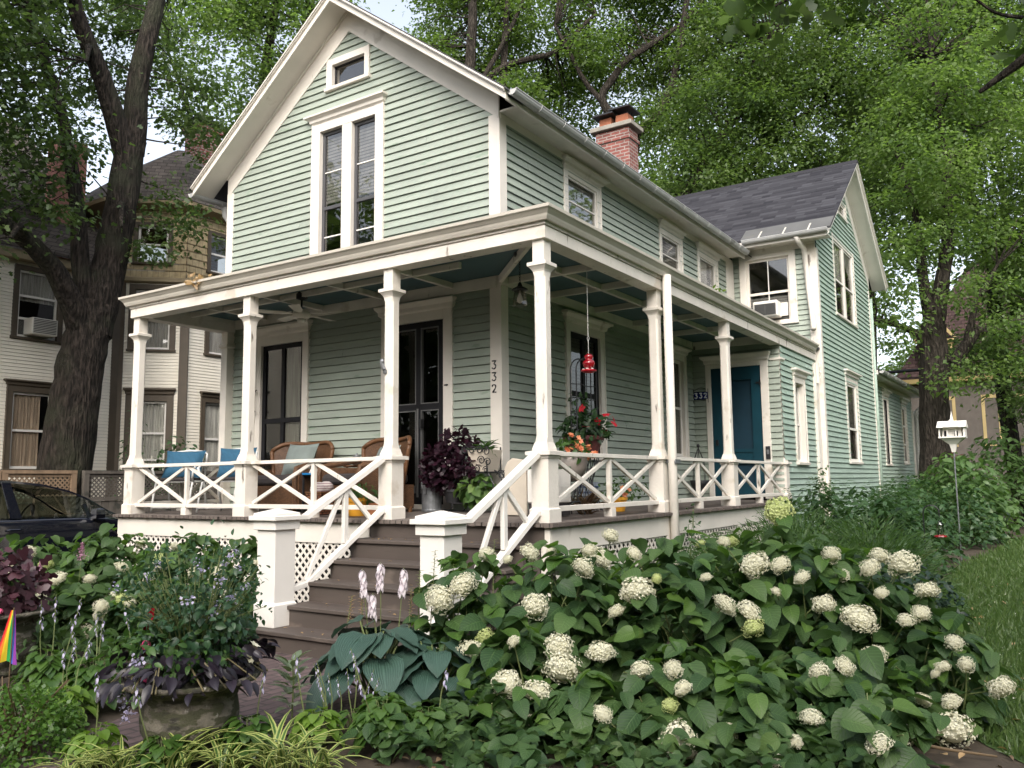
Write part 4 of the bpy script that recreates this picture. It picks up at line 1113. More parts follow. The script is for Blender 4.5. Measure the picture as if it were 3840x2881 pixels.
tag(m.build('striped_cloth', brickmat('striped_linen', (.55, .5, .47), (.5, .45, .43), (.25, .16, .17), .9, .03, .006, .9, swap='+zx', bump=.4), smooth=True), 'crumpled striped cloth stuffed in the woven basket', 'cloth')

# pots: (x, y, z, top radius, height, material)
def pot(name, label, x, y, z, r, h, mat, group=None, taper=.72, rim=True):
    o = thing(name, label, 'flower pot', (x, y, z), group)
    pr = [(r*taper, 0), (r*.97, h*.80)]+([(r*1.06, h*.80), (r*1.06, h), (r*.92, h), (r*.88, h*.86)] if rim else [(r, h), (r*.92, h), (r*.88, h*.9)])
    m = MB(); m.lathe((x, y, z), pr, 20); m.build('pot_body', mat, o)
    m = MB(); m.lathe((x, y, z+h*.84), [(r*.9, 0), (r*.3, .01)], 14); m.build('potting_soil', M('potting_soil', (.03, .022, .016), .95), o)
    return o
pot('flower_pot', 'yellow glazed pot on the porch floor behind the stair rail', -1.17, -1.28, .012, .125, .21, mt['yellowpot'])
p_ = thing('herb_plant', 'bushy green herb growing in the yellow pot', 'plant', (-1.12, -1.26, .2)); ball_leaves('foliage', mt['leaf'], p_, (-1.10, -1.24, .27), (.17, .14, .11), 200, .055)
m = MB(); m.box(-1.06, -.74, -1.22, -1.08, .02, .16); tag(m.build('planter_box', mt['terra'], bevel=.005), 'low terracotta coloured planter box beside the yellow pot', 'planter')
can = thing('watering_can', 'dented galvanised metal can on the floor beside the front door', 'metal can', (-.80, -.36, fz(-.36)))
m = MB(); m.lathe((-.80, -.36, .035), [(.125, 0), (.128, .02), (.122, .03), (.122, .26), (.128, .275), (.128, .29), (.118, .29), (.11, .15)], 22); m.build('can_body', mt['steel'], can, smooth=False)
m = MB(); m.tube([(-.93, -.38, .30), (-.95, -.38, .42), (-.86, -.37, .53), (-.72, -.36, .55)], .008, 6); m.build('handle', mt['steel'], can)
m = MB(); m.box(-.82, -.78, -.50, -.485, .25, .36); m.build('spout', mt['steel'], can)

# wire plant stand with the purple plant, cream pot and trailing vine
ws = thing('wire_plant_stand', 'black wrought iron plant stand with curled scrolls by the corner board', 'plant stand', (-.1, -.36, fz(-.36)))
m = MB()
for x, y in ((-.38, -.5), (-.38, -.2), (.22, -.5), (.22, -.2)):
    m.tube([(x+(.06 if x > 0 else -.06), y, .03), (x, y, .10), (x, y, .36), (x*.6-.02, y*.95, .52), (x*.6-.02, y*.95, .80)], .009, 6)
for z in (.14, .50):
    w_ = 1 if z < .3 else .62
    m.tube([(-.38*w_, -.5, z), (.22*w_, -.5, z), (.22*w_, -.2, z), (-.38*w_, -.2, z), (-.38*w_, -.5, z)], .009, 6)
    for k in range(6): x = -.38*w_+.6*w_*k/6; m.tube([(x, -.5, z), (x, -.2, z)], .006, 5)
m.build('stand_frame', mt['iron'], ws)
m = MB()
def scroll(cx, cz, r, y, s=1): m.tube([(cx+s*r*(1-q/12)*math.cos(q), y, cz+r*(1-q/12)*math.sin(q)) for q in np.linspace(0, 8.5, 22)], .0065, 5)
for cx, cz, r in ((-.17, .76, .05), (-.07, .76, .05), (.03, .76, .05), (.13, .74, .055), (-.12, .62, .045), (.06, .64, .055), (.15, .62, .05), (-.15, .53, .04), (.0, .54, .045), (.12, .53, .04)): scroll(cx, cz, r, -.515, 1 if cx < 0 else -1)
for s in (-1, 1): scroll(.26, .47, .06, -.35+s*.05, -1)
m.tube([(.17, -.4, .52), (.28, -.45, .48), (.33, -.45, .30), (.30, -.45, .12), (.36, -.47, .045)], .009, 6)
m.build('scrollwork', mt['iron'], ws)
cp = thing('cream_planter', 'square cream planter held in the wrought iron stand', 'planter', (0, -.36, .51))
m = MB(); m.stack(WORLD, [(-.11, .11, .25, .46, .51), (-.15, .16, .22, .50, .76), (-.13, .14, .24, .48, .762), (-.12, .13, .25, .47, .70)]); m.build('pot_body', mt['creampot'], cp)
sp_ = thing('spider_plant', 'spiky spider plant sprouting from the cream planter', 'plant', (0, -.36, .74))
n = 60; th = NG.uniform(0, 6.28, n); D = np.stack([np.cos(th), np.sin(th), NG.uniform(.3, 1.6, n)], 1)
leaves('foliage', mt['leaf'], sp_, np.array([0, -.36, .74])+NG.normal(size=(n, 3))*.03, D, updirs(n, .3), NG.uniform(.15, .28, n), T_BLADE, np.full(n, .06), curl=NG.uniform(.2, .8, n))
ox = thing('purple_oxalis', 'big dark purple leaved plant spilling over the galvanised can', 'plant', (-.45, -.42, .3))
for c, r, k in (((-.38, -.40, .86), (.22, .2, .16), 240), ((-.55, -.44, .66), (.26, .2, .18), 320), ((-.66, -.46, .50), (.19, .17, .15), 220), ((-.20, -.5, .56), (.16, .12, .12), 180), ((-.48, -.46, .40), (.12, .12, .12), 110)):
    ball_leaves('foliage', mt['oxalis'], ox, c, r, k, .085, T_LOBE, shell=.35)
m = MB()
for k in range(26):
    q = RD.uniform(0, 6.28); m.tube([(-.42, -.42, .22), (-.42+.1*math.cos(q), -.42+.06*math.sin(q), .45), (-.45+.25*math.cos(q), -.43+.14*math.sin(q), .62+RD.uniform(-.1, .25))], .004, 4)
m.build('stems', mt['oxalis'], ox)
pot('flower_pot', 'dark round pot under the purple plant', -.42, -.40, .145, .13, .16, mt['iron'])
po = thing('pothos_plant', 'variegated heart leaved vine on the lower shelf of the iron stand', 'plant', (-.05, -.42, .2))
mt['pothos'] = leafmat('pothos_leaf', (.04, .10, .025), (.16, .24, .075))
ball_leaves('foliage', mt['pothos'], po, (-.06, -.46, .30), (.26, .14, .17), 90, .13, T_HYD, shell=.5)

# cream panel chest and white cooler, bowl planter
cb_ = thing('cream_bench', 'cream wooden bench end with a rounded top behind the stair rail', 'bench', (.8, -.75, fz(-.75)))
m = MB(); m.prism(FR((0, -.90, 0), (1, 0, 0), (0, -1, 0)), [(.66, .03), (.94, .03), (.94, .60), (.91, .62), (.76, .64), (.70, .60), (.66, .53)], 0, .03); m.build('side_panel', mt['creampot'], cb_, bevel=.006)
m = MB(); m.box(.70, .93, -.898, -.50, .30, .335); m.build('seat', mt['creampot'], cb_)
co = thing('white_cooler', 'white box with a dark lid beside the corner post', 'box', (1.12, -.72, fz(-.7)))
m = MB(); m.box(.96, 1.30, -.95, -.60, .16, .52); m.build('box_body', mt['white2'], co, bevel=.012)
m = MB(); m.box(.955, 1.305, -.955, -.595, .5205, .545); m.build('lid', M('dull_green_plastic', (.06, .10, .05), .5), co, bevel=.005)
m = MB(); m.box(.97, 1.29, -.94, -.61, .03, .159); m.build('base', mt['darkcush'], co)
bw = thing('bowl_planter', 'round taupe bowl planter on a low iron stand behind the rail', 'planter', (1.12, -.30, .39))
m = MB(); m.lathe((1.12, -.32, .38), [(.05, 0), (.12, .03), (.19, .12), (.215, .27), (.20, .28), (.18, .24)], 24); m.build('bowl', M('taupe_glaze', (.23, .20, .18), .5), bw, smooth=True)
m = MB()
for q in (.4, 1.97, 3.54, 5.1): m.tube([(1.12+.1*math.cos(q), -.32+.1*math.sin(q), .40), (1.12+.09*math.cos(q), -.32+.09*math.sin(q), .2), (1.12+.17*math.cos(q), -.32+.17*math.sin(q), .02)], .008, 5)
m.tube([(1.12+.12*math.cos(q), -.32+.12*math.sin(q), .16) for q in np.linspace(0, 6.28, 18)], .008, 5); m.build('iron_stand', mt['iron'], bw)
bg_ = thing('begonia', 'begonia with coral and peach flowers filling the bowl planter', 'flowers', (1.12, -.32, .66))
ball_leaves('foliage', mt['leaf'], bg_, (1.12, -.34, .70), (.24, .2, .12), 150, .10, T_OV2)
cs = [(1.02, -.66, .70), (1.06, -.68, .73), (.99, -.60, .70), (1.30, -.42, .84), (1.29, -.45, .78), (1.33, -.42, .74), (1.25, -.5, .88), (1.44, -.36, .66), (1.46, -.34, .69), (1.40, -.38, .65), (1.22, -.52, .74), (1.36, -.30, .76)]
for c in cs: petals('flower', mt['orangefl'], bg_, [tuple(np.array(c)+NG.normal(size=3)*.012) for k in range(3)], .036, 6)
# red mandevilla in a pot on a tall wire stand with trellis
tw = thing('tall_wire_stand', 'tall black wire stand holding the dark red pot', 'plant stand', (.82, .58, 0.02))
m = MB(); cx, cy_ = .82, .58
for k in range(10):
    q = k*.628; m.tube([(cx+.19*math.cos(q), cy_+.19*math.sin(q), .68), (cx+.10*math.cos(q+.5), cy_+.1*math.sin(q+.5), .36), (cx+.22*math.cos(q+.9), cy_+.22*math.sin(q+.9), .03)], .006, 5)
    m.tube([(cx+.19*math.cos(q), cy_+.19*math.sin(q), .68), (cx+.10*math.cos(q-.5), cy_+.1*math.sin(q-.5), .36), (cx+.22*math.cos(q-.9), cy_+.22*math.sin(q-.9), .03)], .006, 5)
for z, r in ((.68, .19), (.52, .145), (.36, .10), (.2, .15)): m.tube([(cx+r*math.cos(q), cy_+r*math.sin(q), z) for q in np.linspace(0, 6.283, 20)], .006, 5)
m.build('wire_frame', mt['iron'], tw)
pot('flower_pot', 'large dark red pot in the tall wire stand by the side window', cx, cy_, .69, .24, .24, M('oxblood_pot', (.085, .022, .022), .5, .15, 6))
tr = thing('trellis', 'arched black metal trellis standing in the dark red pot', 'trellis', (cx, cy_, .9))
m = MB()
for x in (-.02, .06):
    m.tube([(cx+x, cy_-.26, .85), (cx+x, cy_-.26, 1.72)]+[(cx+x, cy_-.26*math.cos(q), 1.72+.17*math.sin(q)) for q in np.linspace(0, math.pi, 11)]+[(cx+x, cy_+.26, .85)], .008, 6)
    m.tube([(cx+x, cy_, .85), (cx+x, cy_, 1.885)], .006, 5)
for z in (1.05, 1.22, 1.39, 1.56): m.tube([(cx-.02, cy_-.27, z), (cx+.06, cy_-.1, z), (cx-.02, cy_+.1, z), (cx+.06, cy_+.27, z)], .006, 5)
m.build('wire_frame', mt['black'], tr)
md = thing('mandevilla', 'glossy dark leaved vine with red trumpet flowers climbing the trellis', 'flowers', (cx, cy_, .9))
ball_leaves('foliage', mt['leafdk'], md, (cx+.03, cy_, 1.03), (.28, .36, .20), 330, .105, T_OV2, shell=.3)
ball_leaves('foliage', mt['leafdk'], md, (cx, cy_-.1, 1.34), (.10, .14, .16), 60, .08, T_OV2, shell=.3)
for c in ((1.02, .28, 1.02), (1.1, .66, 1.18), (1.0, .80, 1.0), (1.05, .95, 1.14), (.95, .32, 1.25), (1.1, .86, 1.08), (1.06, .50, 1.10)): petals('flower', mt['redfl'], md, [c], .058, 5, .35)
# small pots along the side wall
pot('flower_pot', 'blue and white striped pot standing by the side wall', .55, 1.18, .03, .14, .34, brickmat('striped_glaze', (.30, .34, .38), (.26, .30, .35), (.05, .08, .16), 9, .07, .012, .3, swap='+zx', bump=0), taper=.8)
p_ = thing('jade_plant', 'small leafy green plant on the floor by the side wall', 'plant', (1.0, 1.5, .03)); ball_leaves('foliage', mt['leaf'], p_, (.95, 1.55, .30), (.26, .32, .16), 110, .06, shell=.3)
pot('flower_pot', 'orange pot on the porch floor behind the lower rail', 1.2, .72, .02, .11, .17, mt['yellowpot'])
p_ = thing('pansy_plant', 'trailing plant with yellow flowers in the orange pot', 'flowers', (1.2, .72, .2)); ball_leaves('foliage', mt['leaf'], p_, (1.15, .75, .26), (.2, .24, .12), 110, .05, shell=.3)
petals('flower', mt['orangefl'], p_, [(1.3, .65, .3), (1.28, .85, .28), (1.3, .7, .22)], .04, 5)
p_ = thing('dry_spiky_plant', 'reddish spiky plant on the floor below the bowl planter', 'plant', (1.1, -.05, .03))
n = 70; th = NG.uniform(0, 6.28, n); D = np.stack([np.cos(th), np.sin(th), NG.uniform(.5, 2, n)], 1)
leaves('foliage', leafmat('dry_leaf', (.10, .05, .035), (.20, .15, .09)), p_, np.array([1.15, -.02, .05])+NG.normal(size=(n, 3))*.05, D, updirs(n, .3), NG.uniform(.2, .36, n), T_BLADE, np.full(n, .05), curl=NG.uniform(.1, .6, n))
fp = thing('iron_urn', 'black iron urn with a wire obelisk beside the blue door', 'urn', (.22, 5.95, .03))
m = MB(); m.lathe((.24, 5.95, .035), [(.11, 0), (.12, .02), (.05, .05), (.045, .12), (.10, .17), (.15, .26), (.17, .34), (.155, .34)], 18); m.build('urn_body', mt['iron'], fp, smooth=True)
m = MB()
for k in range(6): q = k*1.047; m.tube([(.24+.12*math.cos(q), 5.95+.12*math.sin(q), .36), (.24+.10*math.cos(q), 5.95+.1*math.sin(q), .72), (.24, 5.95, .96)], .006, 5)
m.ell((.24, 5.95, .99), .03, .03, .035); m.build('obelisk', mt['iron'], fp)
# little metal ornament fixed to the stair post, wall thermometer look
m = MB(); m.bar((-.475, fy-.06, 1.71), (-.42, fy-.075, 1.62), .05, .03); m.ell((-.47, fy-.07, 1.72), .03, .02, .03, 10, 6); m.bar((-.44, fy-.065, 1.60), (-.40, fy-.075, 1.60), .03, .04)
tag(m.build('post_ornament', mt['steel']), 'small grey metal ornament fixed to the post left of the steps', 'ornament')
# ================================================================== neighbour's house on the left
mt['cream_clap'] = M('cream_clapboard', (.80, .745, .63), .6, .05, 2, .1, 30)
mt['browntrim'] = M('olive_brown_trim', (.085, .066, .046), .55, .1, 4)
mt['tanshingle'] = brickmat('tan_wall_shingles', (.35, .275, .155), (.40, .32, .19), (.19, .145, .08), .17, .17, .006, .85, swap='+zx', bump=.4)
mt['nroof'] = brickmat('brown_roof_shingles', (.075, .062, .056), (.12, .10, .09), (.03, .025, .023), .3, .12, .01, .9, swap='+zx', bump=.8)
mt['pink'] = M('pink_brick_paint', (.36, .17, .14), .8, .15, 6)
nb = thing('neighbour_house', 'cream clapboard house with a shingled corner turret and brown trim next door', 'house', (-13, 1, GZ))
NX = -12.0
NL = FR((NX, 0, 0), (0, 1, 0), (1, 0, 0)); q2 = math.sqrt(.5)
NA = FR((NX, 2.3, 0), (1, 1, 0), (1, -1, 0)); LA = 1.386
BX, BY = NX+.98, 3.28
NBF = FR((BX, BY, 0), (0, 1, 0), (1, 0, 0)); LB = 1.75
NCF = FR((BX, BY+LB, 0), (-1, 1, 0), (1, 1, 0))
ol = []; oa = []; ob = []
_, r = window(NL, -.06, .97, .70, 2.43, parent=nb, cw=.12, crown=(-.14, 1.04, 2.435, 2.56), sash='white2', casing='browntrim', grid=(1, (.5,)), curtain=('drape', .0, 1, .0, .75)); ol.append(r)
nwin, r = window(NL, -.04, .97, 3.40, 4.95, parent=nb, cw=.10, sash='white2', casing='browntrim', grid=(1, (.28, .62)), curtain=('greydrape', .55, 1, 0, 1)); ol.append(r)
_, r = window(NA, .20, 1.20, .10, 2.42, parent=nb, cw=.14, crown=(.14, 1.26, 2.425, 2.58), sash='white2', casing='browntrim', grid=(1, (.38, .66)), curtain=('lace', .3, 1, 0, 1)); oa.append(r)
_, r = window(NA, .19, 1.19, 3.42, 4.98, parent=nb, cw=.12, sash='white2', casing='browntrim', grid=(1, (.5,)), curtain=('greydrape', 0, .6, 0, 1)); oa.append(r)
_, r = window(NBF, .50, 1.34, .55, 2.42, parent=nb, cw=.11, crown=(.45, 1.40, 2.425, 2.56), sash='white2', casing='browntrim', grid=(1, (.5,)), curtain=('lace', 0, 1, 0, 1)); ob.append(r)
_, r = window(NBF, .55, 1.36, 3.42, 4.95, parent=nb, cw=.11, sash='white2', casing='browntrim', grid=(1, (.5,)), curtain=('greydrape', 0, 1, 0, 1)); ob.append(r)
_, r2_ = window(NA, .22, 1.06, 5.45, 6.45, parent=nb, cw=.09, sash='white2', casing='browntrim', grid=(1, (.5,)), glass='glassd')
_, r3_ = window(NBF, .55, 1.35, 5.40, 6.45, parent=nb, cw=.09, sash='white2', casing='browntrim', grid=(1, (.5,)), glass='glassd')
for (F, a0, a1, ops, nm) in ((NL, -9, 2.3, ol, 'side_wall'), (NA, 0, LA, oa, 'bay_wall'), (NBF, 0, LB, ob, 'bay_wall'), (NCF, 0, LA, [], 'bay_wall')):
    w = MB(); siding(w, F, GZ, 5.02, lambda z: (a0, a1), ops, e=.072, d=.012); w.build(nm, mt['cream_clap'], nb)
def ringpoly(s):    # bay outline grown by s
    return [(NX, 2.3-s*1.4), (NX+s*.4, 2.3-s), (BX+s, BY-s*.42), (BX+s, BY+LB+s*.42), (NX+s*.4, BY+LB+.98+s), (NX, BY+LB+.98+s*1.4), (NX-2.2, BY+LB+.98+s*1.4), (NX-2.2, 2.3-s*1.4)]
def loft(mb, rings):
    n = len(rings[0][0]); vs = [(x, y, z) for poly, z in rings for x, y in poly]; fs = []
    for k in range(len(rings)-1):
        for i in range(n): j = (i+1) % n; fs.append((k*n+i, k*n+j, k*n+n+j, k*n+n+i))
    fs.append(tuple(range(n-1, -1, -1))); fs.append(tuple(range((len(rings)-1)*n, len(rings)*n)))
    mb.add(vs, fs)
TRK = [((.22, 1.06, 5.45, 6.45), NA), ((.55, 1.35, 5.4, 6.45), NBF)]
w = MB()
for F, a1, ops in ((NA, LA, [r2_]), (NBF, LB, [r3_]), (NCF, LA, [])):
    siding(w, F, 5.14, 6.8, lambda z: (0, a1), ops, e=.17, d=.02)
w.build('turret_wall', mt['tanshingle'], nb)
w = MB(); loft(w, [(ringpoly(.03), 5.0), (ringpoly(.10), 5.04), (ringpoly(.10), 5.12), (ringpoly(.03), 5.15)])
loft(w, [(ringpoly(.02), 6.72), (ringpoly(.36), 6.80), (ringpoly(.38), 6.88), (ringpoly(.30), 6.90)])
w.fbox(NL, -9, 2.05, 5.02, 5.2, -.02, .25)
w.build('belt_moulding', M('tan_trim', (.29, .23, .14), .6, .1, 4), nb)
w = MB()
for F, a in ((NL, 2.12), (NA, LA-.09), (NBF, LB-.1)): w.fbox(F, a, a+.19, GZ, 5.0, -.02, .035)
w.fbox(NA, .0, .1, GZ, 5.0, -.02, .035); w.fbox(NBF, 0, .11, GZ, 5.0, -.02, .034)
w.build('corner_board', mt['browntrim'], nb)
w = MB(); P = ringpoly(.36); ap = (NX-.6, 4.15)
rings = []
for k, (t, z) in enumerate(((0, 6.9), (.3, 7.6), (.62, 8.3), (.93, 8.85))):
    rings.append(([(x+(ap[0]-x)*t, y+(ap[1]-y)*t) for x, y in P], z))
loft(w, rings); w.build('turret_roof', mt['nroof'], nb)
w = MB(); w.hexa([(NX+.32, -9, 5.2), (NX+.32, 2.2, 5.2), (NX-5, 2.2, 10), (NX-5, -9, 10), (NX+.32, -9, 5.28), (NX+.32, 2.2, 5.28), (NX-5, 2.2, 10.1), (NX-5, -9, 10.1)]); w.build('main_roof', mt['nroof'], nb)
w = MB(); w.box(-20, NX-.6, -9, -8.9, GZ, 5); w.box(-20, -19.9, -9, 7, GZ, 9); w.box(-20, NX-2.2, 6.2, 6.3, GZ, 6.7); w.box(NX-1.6, NX-1.5, -9, 6, GZ, 5); w.box(-20, NX-.1, -9, 6.2, 2.9, 3.0); w.build('back_wall', mt['darkfill'], nb)
w = MB(); w.box(-13.3, -12.7, 4.7, 5.4, 6, 9.75); w.box(-13.35, -12.65, 4.65, 5.45, 9.75, 9.86); c_ = w.build('chimney', mt['brick'], nb)
w = MB(); w.box(-13.15, -12.85, 4.8, 5.1, 9.86, 10.05); w.stack(WORLD, [(-13.3, -12.7, -5.25, -4.65, 10.06), (-13.3, -12.7, -5.25, -4.65, 10.09), (-13.1, -12.9, -5.0, -4.9, 10.2)]); w.build('chimney_hood', mt['black'], c_)
w = MB(); w.box(-13.4, -12.8, 1.2, 1.8, 5, 8.3); w.build('chimney', mt['pink'], nb)
w = MB(); w.box(NX-.05, NX+.30, .22, .74, 3.50, 3.84); a_ = w.build('air_conditioner', mt['white2'], nb, bevel=.01)
w = MB()
for k in range(9): w.box(NX+.302, NX+.31, .25, .71, 3.53+k*.034, 3.545+k*.034)
w.build('grille', mt['flash'], a_)
# our own left gutter and downspout elbow
g_ = MB(); halfround(g_, (-5.73, -.40, 5.06), (-5.73, 6, 5.06)); g_.build('gutter', mt['galv'], house)
d_ = MB(); d_.tube([(-5.73, .25, 5.0), (-5.72, .26, 4.86), (-5.55, .32, 4.62), (-5.34, .36, 4.44), (-5.33, .36, 3.4)], .05, 10); d_.build('downspout', mt['galv'], house, smooth=True)

# ------------------------------------------------------------------ fence sections behind the driveway
mt['fencewood'] = M('warm_fence_wood', (.24, .165, .105), .85, .2, 4, .3, 40, stretch=(3, 3, .3), dirt=[((.10, .085, .06), .6, 2.5, None)])
mt['fencegrey'] = M('grey_weathered_wood', (.105, .092, .078), .9, .22, 4, .3, 40, stretch=(3, 3, .3), dirt=[((.05, .048, .04), .58, 2.5, None)])
FX = -9.7; FF = FR((FX, 0, 0), (0, 1, 0), (1, 0, 0))
def fence(y0, y1, mat, label, lat_c):
    o = thing('lattice_fence', label, 'fence', (FX, y0, GZ), 'wooden fences by the driveway')
    m = MB(); y = y0+.1
    while y < y1-.1: m.fbox(FF, y, min(y1-.1, y+.135), GZ+.05, .10, -.01, .012+RD.uniform(-.004, .004)); y += .142
    m.build('board_panel', mat, o)
    m = MB(); m.fbox(FF, y0, y1, .62, .68, -.05, .05); m.fbox(FF, y0+.1, y1-.1, .105, .17, -.03, .03); m.fbox(FF, y0+.1, y1-.1, .56, .6195, -.02, .02); m.build('rail', mat, o)
    m = MB(); lattice(m, FF, y0+.1, y1-.1, .17, .56, w=.035, gap=.085); m.build('lattice_panel', mat, o)
    for y in (y0+.05, y1-.05): m = MB(); m.fbox(FF, y-.05, y+.05, GZ, .6195, -.045, .045); m.build('fence_post', mat, o)
    return o
fence(-4.2, -1.18, mt['fencewood'], 'warm brown lattice topped fence section furthest left behind the black car', 0)
fence(-1.16, .16, mt['fencewood'], 'warm brown lattice topped fence section in front of the big maple trunk', 0)
fence(.30, 3.2, mt['fencegrey'], 'dark grey lattice topped fence seen through the porch end rail', 0)
fence(3.22, 6.2, mt['fencegrey'], 'dark grey lattice topped fence far behind the blue porch pillows', 0)

# ------------------------------------------------------------------ black car in the driveway
car = thing('parked_car', 'glossy black car parked in the driveway left of the porch', 'car', (-7.6, -2.4, GZ))
mt['carpaint'] = M('black_car_paint', (.006, .007, .012), .12, .05, 2, spec=.6, coat=.8)
mt['carglass'] = glassmat('car_glass', (.42, .5, .47), 1.0)
mt['tyre'] = M('tyre_rubber', (.015, .015, .016), .85)
XC = -7.6; HWD = .86
prof = [(-4.75, -.55), (-4.70, -.22), (-4.45, -.12), (-3.9, -.06), (-1.0, -.085), (-.2, -.20), (.12, -.33), (.22, -.55), (.22, -.85), (-4.7, -.85)]   # y,z side outline of the lower body
m = MB()
def carring(y):
    top = np.interp(y, [-4.75, -4.70, -4.45, -3.9, -1.0, -.2, .12, .22], [-.5, -.24, -.13, -.06, -.085, -.20, -.33, -.5])
    wsc = np.interp(y, [-4.75, -4.4, -3.5, -1.2, -.2, .22], [.86, .95, 1, 1, .95, .80])
    w = HWD*wsc
    return [(-w*.90, -.88), (-w, -.70), (-w*1.0, -.42), (-w*.985, top-.10), (-w*.955, top-.012), (-w*.86, top+.012), (0, top+.03), (w*.86, top+.012), (w*.955, top-.012), (w*.985, top-.10), (w, -.42), (w, -.70), (w*.90, -.88)]
ys = np.linspace(-4.75, .22, 34); vs = []; fs = []
for y in ys: vs += [(XC+a, y, b) for a, b in carring(y)]
k = 13
for i in range(len(ys)-1):
    for j in range(k): jj = (j+1) % k; fs.append((i*k+j, i*k+jj, i*k+k+jj, i*k+k+j))
fs.append(tuple(range(k))); fs.append(tuple(range(len(ys)*k-1, (len(ys)-1)*k-1, -1)))
m.add(vs, [f[::-1] for f in fs]); m.build('body', mt['carpaint'], car, smooth=True)
# roof and pillars as thin bands, glass between
TOPY = [-4.55, -4.1, -3.5, -2.9, -2.3, -1.87, -1.48, -1.21, -.93, -.72]; TOPZ = [-.06, .25, .42, .47, .47, .42, .32, .20, .02, -.08]
def tz(y): return float(np.interp(y, TOPY, TOPZ))
def tw(z): return HWD*.955-(z+.08)*.30
m = MB(); vs = []; fs = []; ny = 40
for i in range(ny+1):
    y = -4.55+(3.83)*i/ny; z = tz(y); w = tw(z)
    for s in (-1, -.97, -.7, 0, .7, .97, 1):
        vs.append((XC+s*w, y, z+.03*(1-abs(s)**3)-(.03 if abs(s) == 1 else 0)))
for i in range(ny):
    y = -4.55+3.83*(i+.5)/ny
    for j in range(6):
        if (-1.30 < y < -.72 or -4.45 < y < -3.75) and 0 < j < 5: continue
        fs.append((i*7+j, i*7+j+1, i*7+7+j+1, i*7+7+j))
m.add(vs, [f[::-1] for f in fs])
for s in (-1, 1):
    for ya, yb, wd in ((-2.40, -2.30, .075), (-3.50, -3.62, .07)):
        za = tz(ya)-.02; p0 = (XC+s*tw(za), ya, za); p1 = (XC+s*tw(-.06), yb if ya > -3 else ya-.1, -.06)
        m.hexa([(p1[0]-s*.03, p1[1]-wd, p1[2]), (p1[0], p1[1]-wd, p1[2]), (p1[0], p1[1]+wd, p1[2]), (p1[0]-s*.03, p1[1]+wd, p1[2]), (p0[0]-s*.03, p0[1]-wd*.8, p0[2]), (p0[0], p0[1]-wd*.8, p0[2]), (p0[0], p0[1]+wd*.8, p0[2]), (p0[0]-s*.03, p0[1]+wd*.8, p0[2])])
    m.bar((XC+s*tw(.05), -1.30, .12), (XC+s*tw(-.06), -1.24, -.08), .02, .05)
m.build('roof', mt['carpaint'], car, smooth=False)
for s in (-1, 1):
    for ya, yb in ((-4.3, -3.55), (-3.5, -2.40), (-2.30, -1.30), (-1.26, -.80)):
        m = MB(); n = 8; vs = []; fs = []
        for i in range(n+1):
            y = ya+(yb-ya)*i/n; z1 = max(-.05, tz(y)-.035)
            vs += [(XC+s*(tw(-.06)-.012), y, -.075), (XC+s*(tw(z1)-.012), y, z1)]
        for i in range(n): fs.append((2*i, 2*i+2, 2*i+3, 2*i+1))
        m.add(vs, fs); m.build('side_window', mt['carglass'], car)
m = MB(); m.quad((XC-tw(-.08)*.9, -.74, -.07), (XC+tw(-.08)*.9, -.74, -.07), (XC+tw(.25)*.92, -1.31, .235), (XC-tw(.25)*.92, -1.31, .235)); m.build('windscreen', mt['carglass'], car)
m = MB(); m.quad((XC-tw(-.08)*.9, -4.46, -.0), (XC+tw(-.08)*.9, -4.46, -.0), (XC+tw(.3)*.92, -3.74, .36), (XC-tw(.3)*.92, -3.74, .36)); m.build('rear_window', mt['carglass'], car)
m = MB(); sx_ = XC+HWD
m.stack(FR((0, 0, 0), (0, 1, 0), (1, 0, 0)), [(-1.24, -1.10, sx_+.02, sx_+.15, -.10), (-1.25, -1.10, sx_+.01, sx_+.17, -.04), (-1.245, -1.12, sx_+.02, sx_+.16, .035), (-1.22, -1.14, sx_+.04, sx_+.14, .05)]); m.bar((sx_-.06, -1.16, -.10), (sx_+.06, -1.17, -.08), .05, .05); m.build('wing_mirror', mt['carpaint'], car)
m = MB(); m.tube([(sx_+.012, -2.45, -.22), (sx_+.03, -2.42, -.215), (sx_+.03, -2.28, -.215), (sx_+.012, -2.25, -.22)], .012, 6); m.build('door_handle', mt['carpaint'], car)
for y in (-3.9, -.75):
    for s in (-1, 1):
        m = MB(); F = FR((XC+s*(HWD-.10), y, -.82), (0, 1, 0), (s, 0, 0))
        n = 22
        vs = []; fs = []
        for (r, c) in ((.20, .10), (.30, .11), (.32, .06), (.32, -.1), (.2, -.1)): vs += [F(r*math.cos(2*math.pi*i/n), r*math.sin(2*math.pi*i/n), c) for i in range(n)]
        for a in range(4):
            for i in range(n): j = (i+1) % n; fs.append((a*n+i, a*n+j, a*n+n+j, a*n+n+i))
        m.add(vs, fs); wh = m.build('wheel', mt['tyre'], car)
        m = MB()
        for i in range(6): q = i*1.047; m.bar(F(.04*math.cos(q), .04*math.sin(q), .09), F(.2*math.cos(q), .2*math.sin(q), .09), .05, .02)
        m.prism(F, [(.05*math.cos(q), .05*math.sin(q)) for q in np.linspace(0, 6.0, 10)], .06, .105); m.build('rim', mt['steel'], wh)
for x in (-7.2, -8.0):
    m = MB(); m.stack(WORLD, [(x-.22, x+.22, 2.05, 2.6, -.55), (x-.22, x+.22, 2.45, 2.62, -.1), (x-.18, x+.18, 2.5, 2.62, .1)]); m.stack(WORLD, [(x-.09, x+.09, 2.48, 2.58, .13), (x-.13, x+.13, 2.47, 2.59, .2), (x-.11, x+.11, 2.48, 2.58, .28)]); m.build('car_seat', mt['tyre'], car)
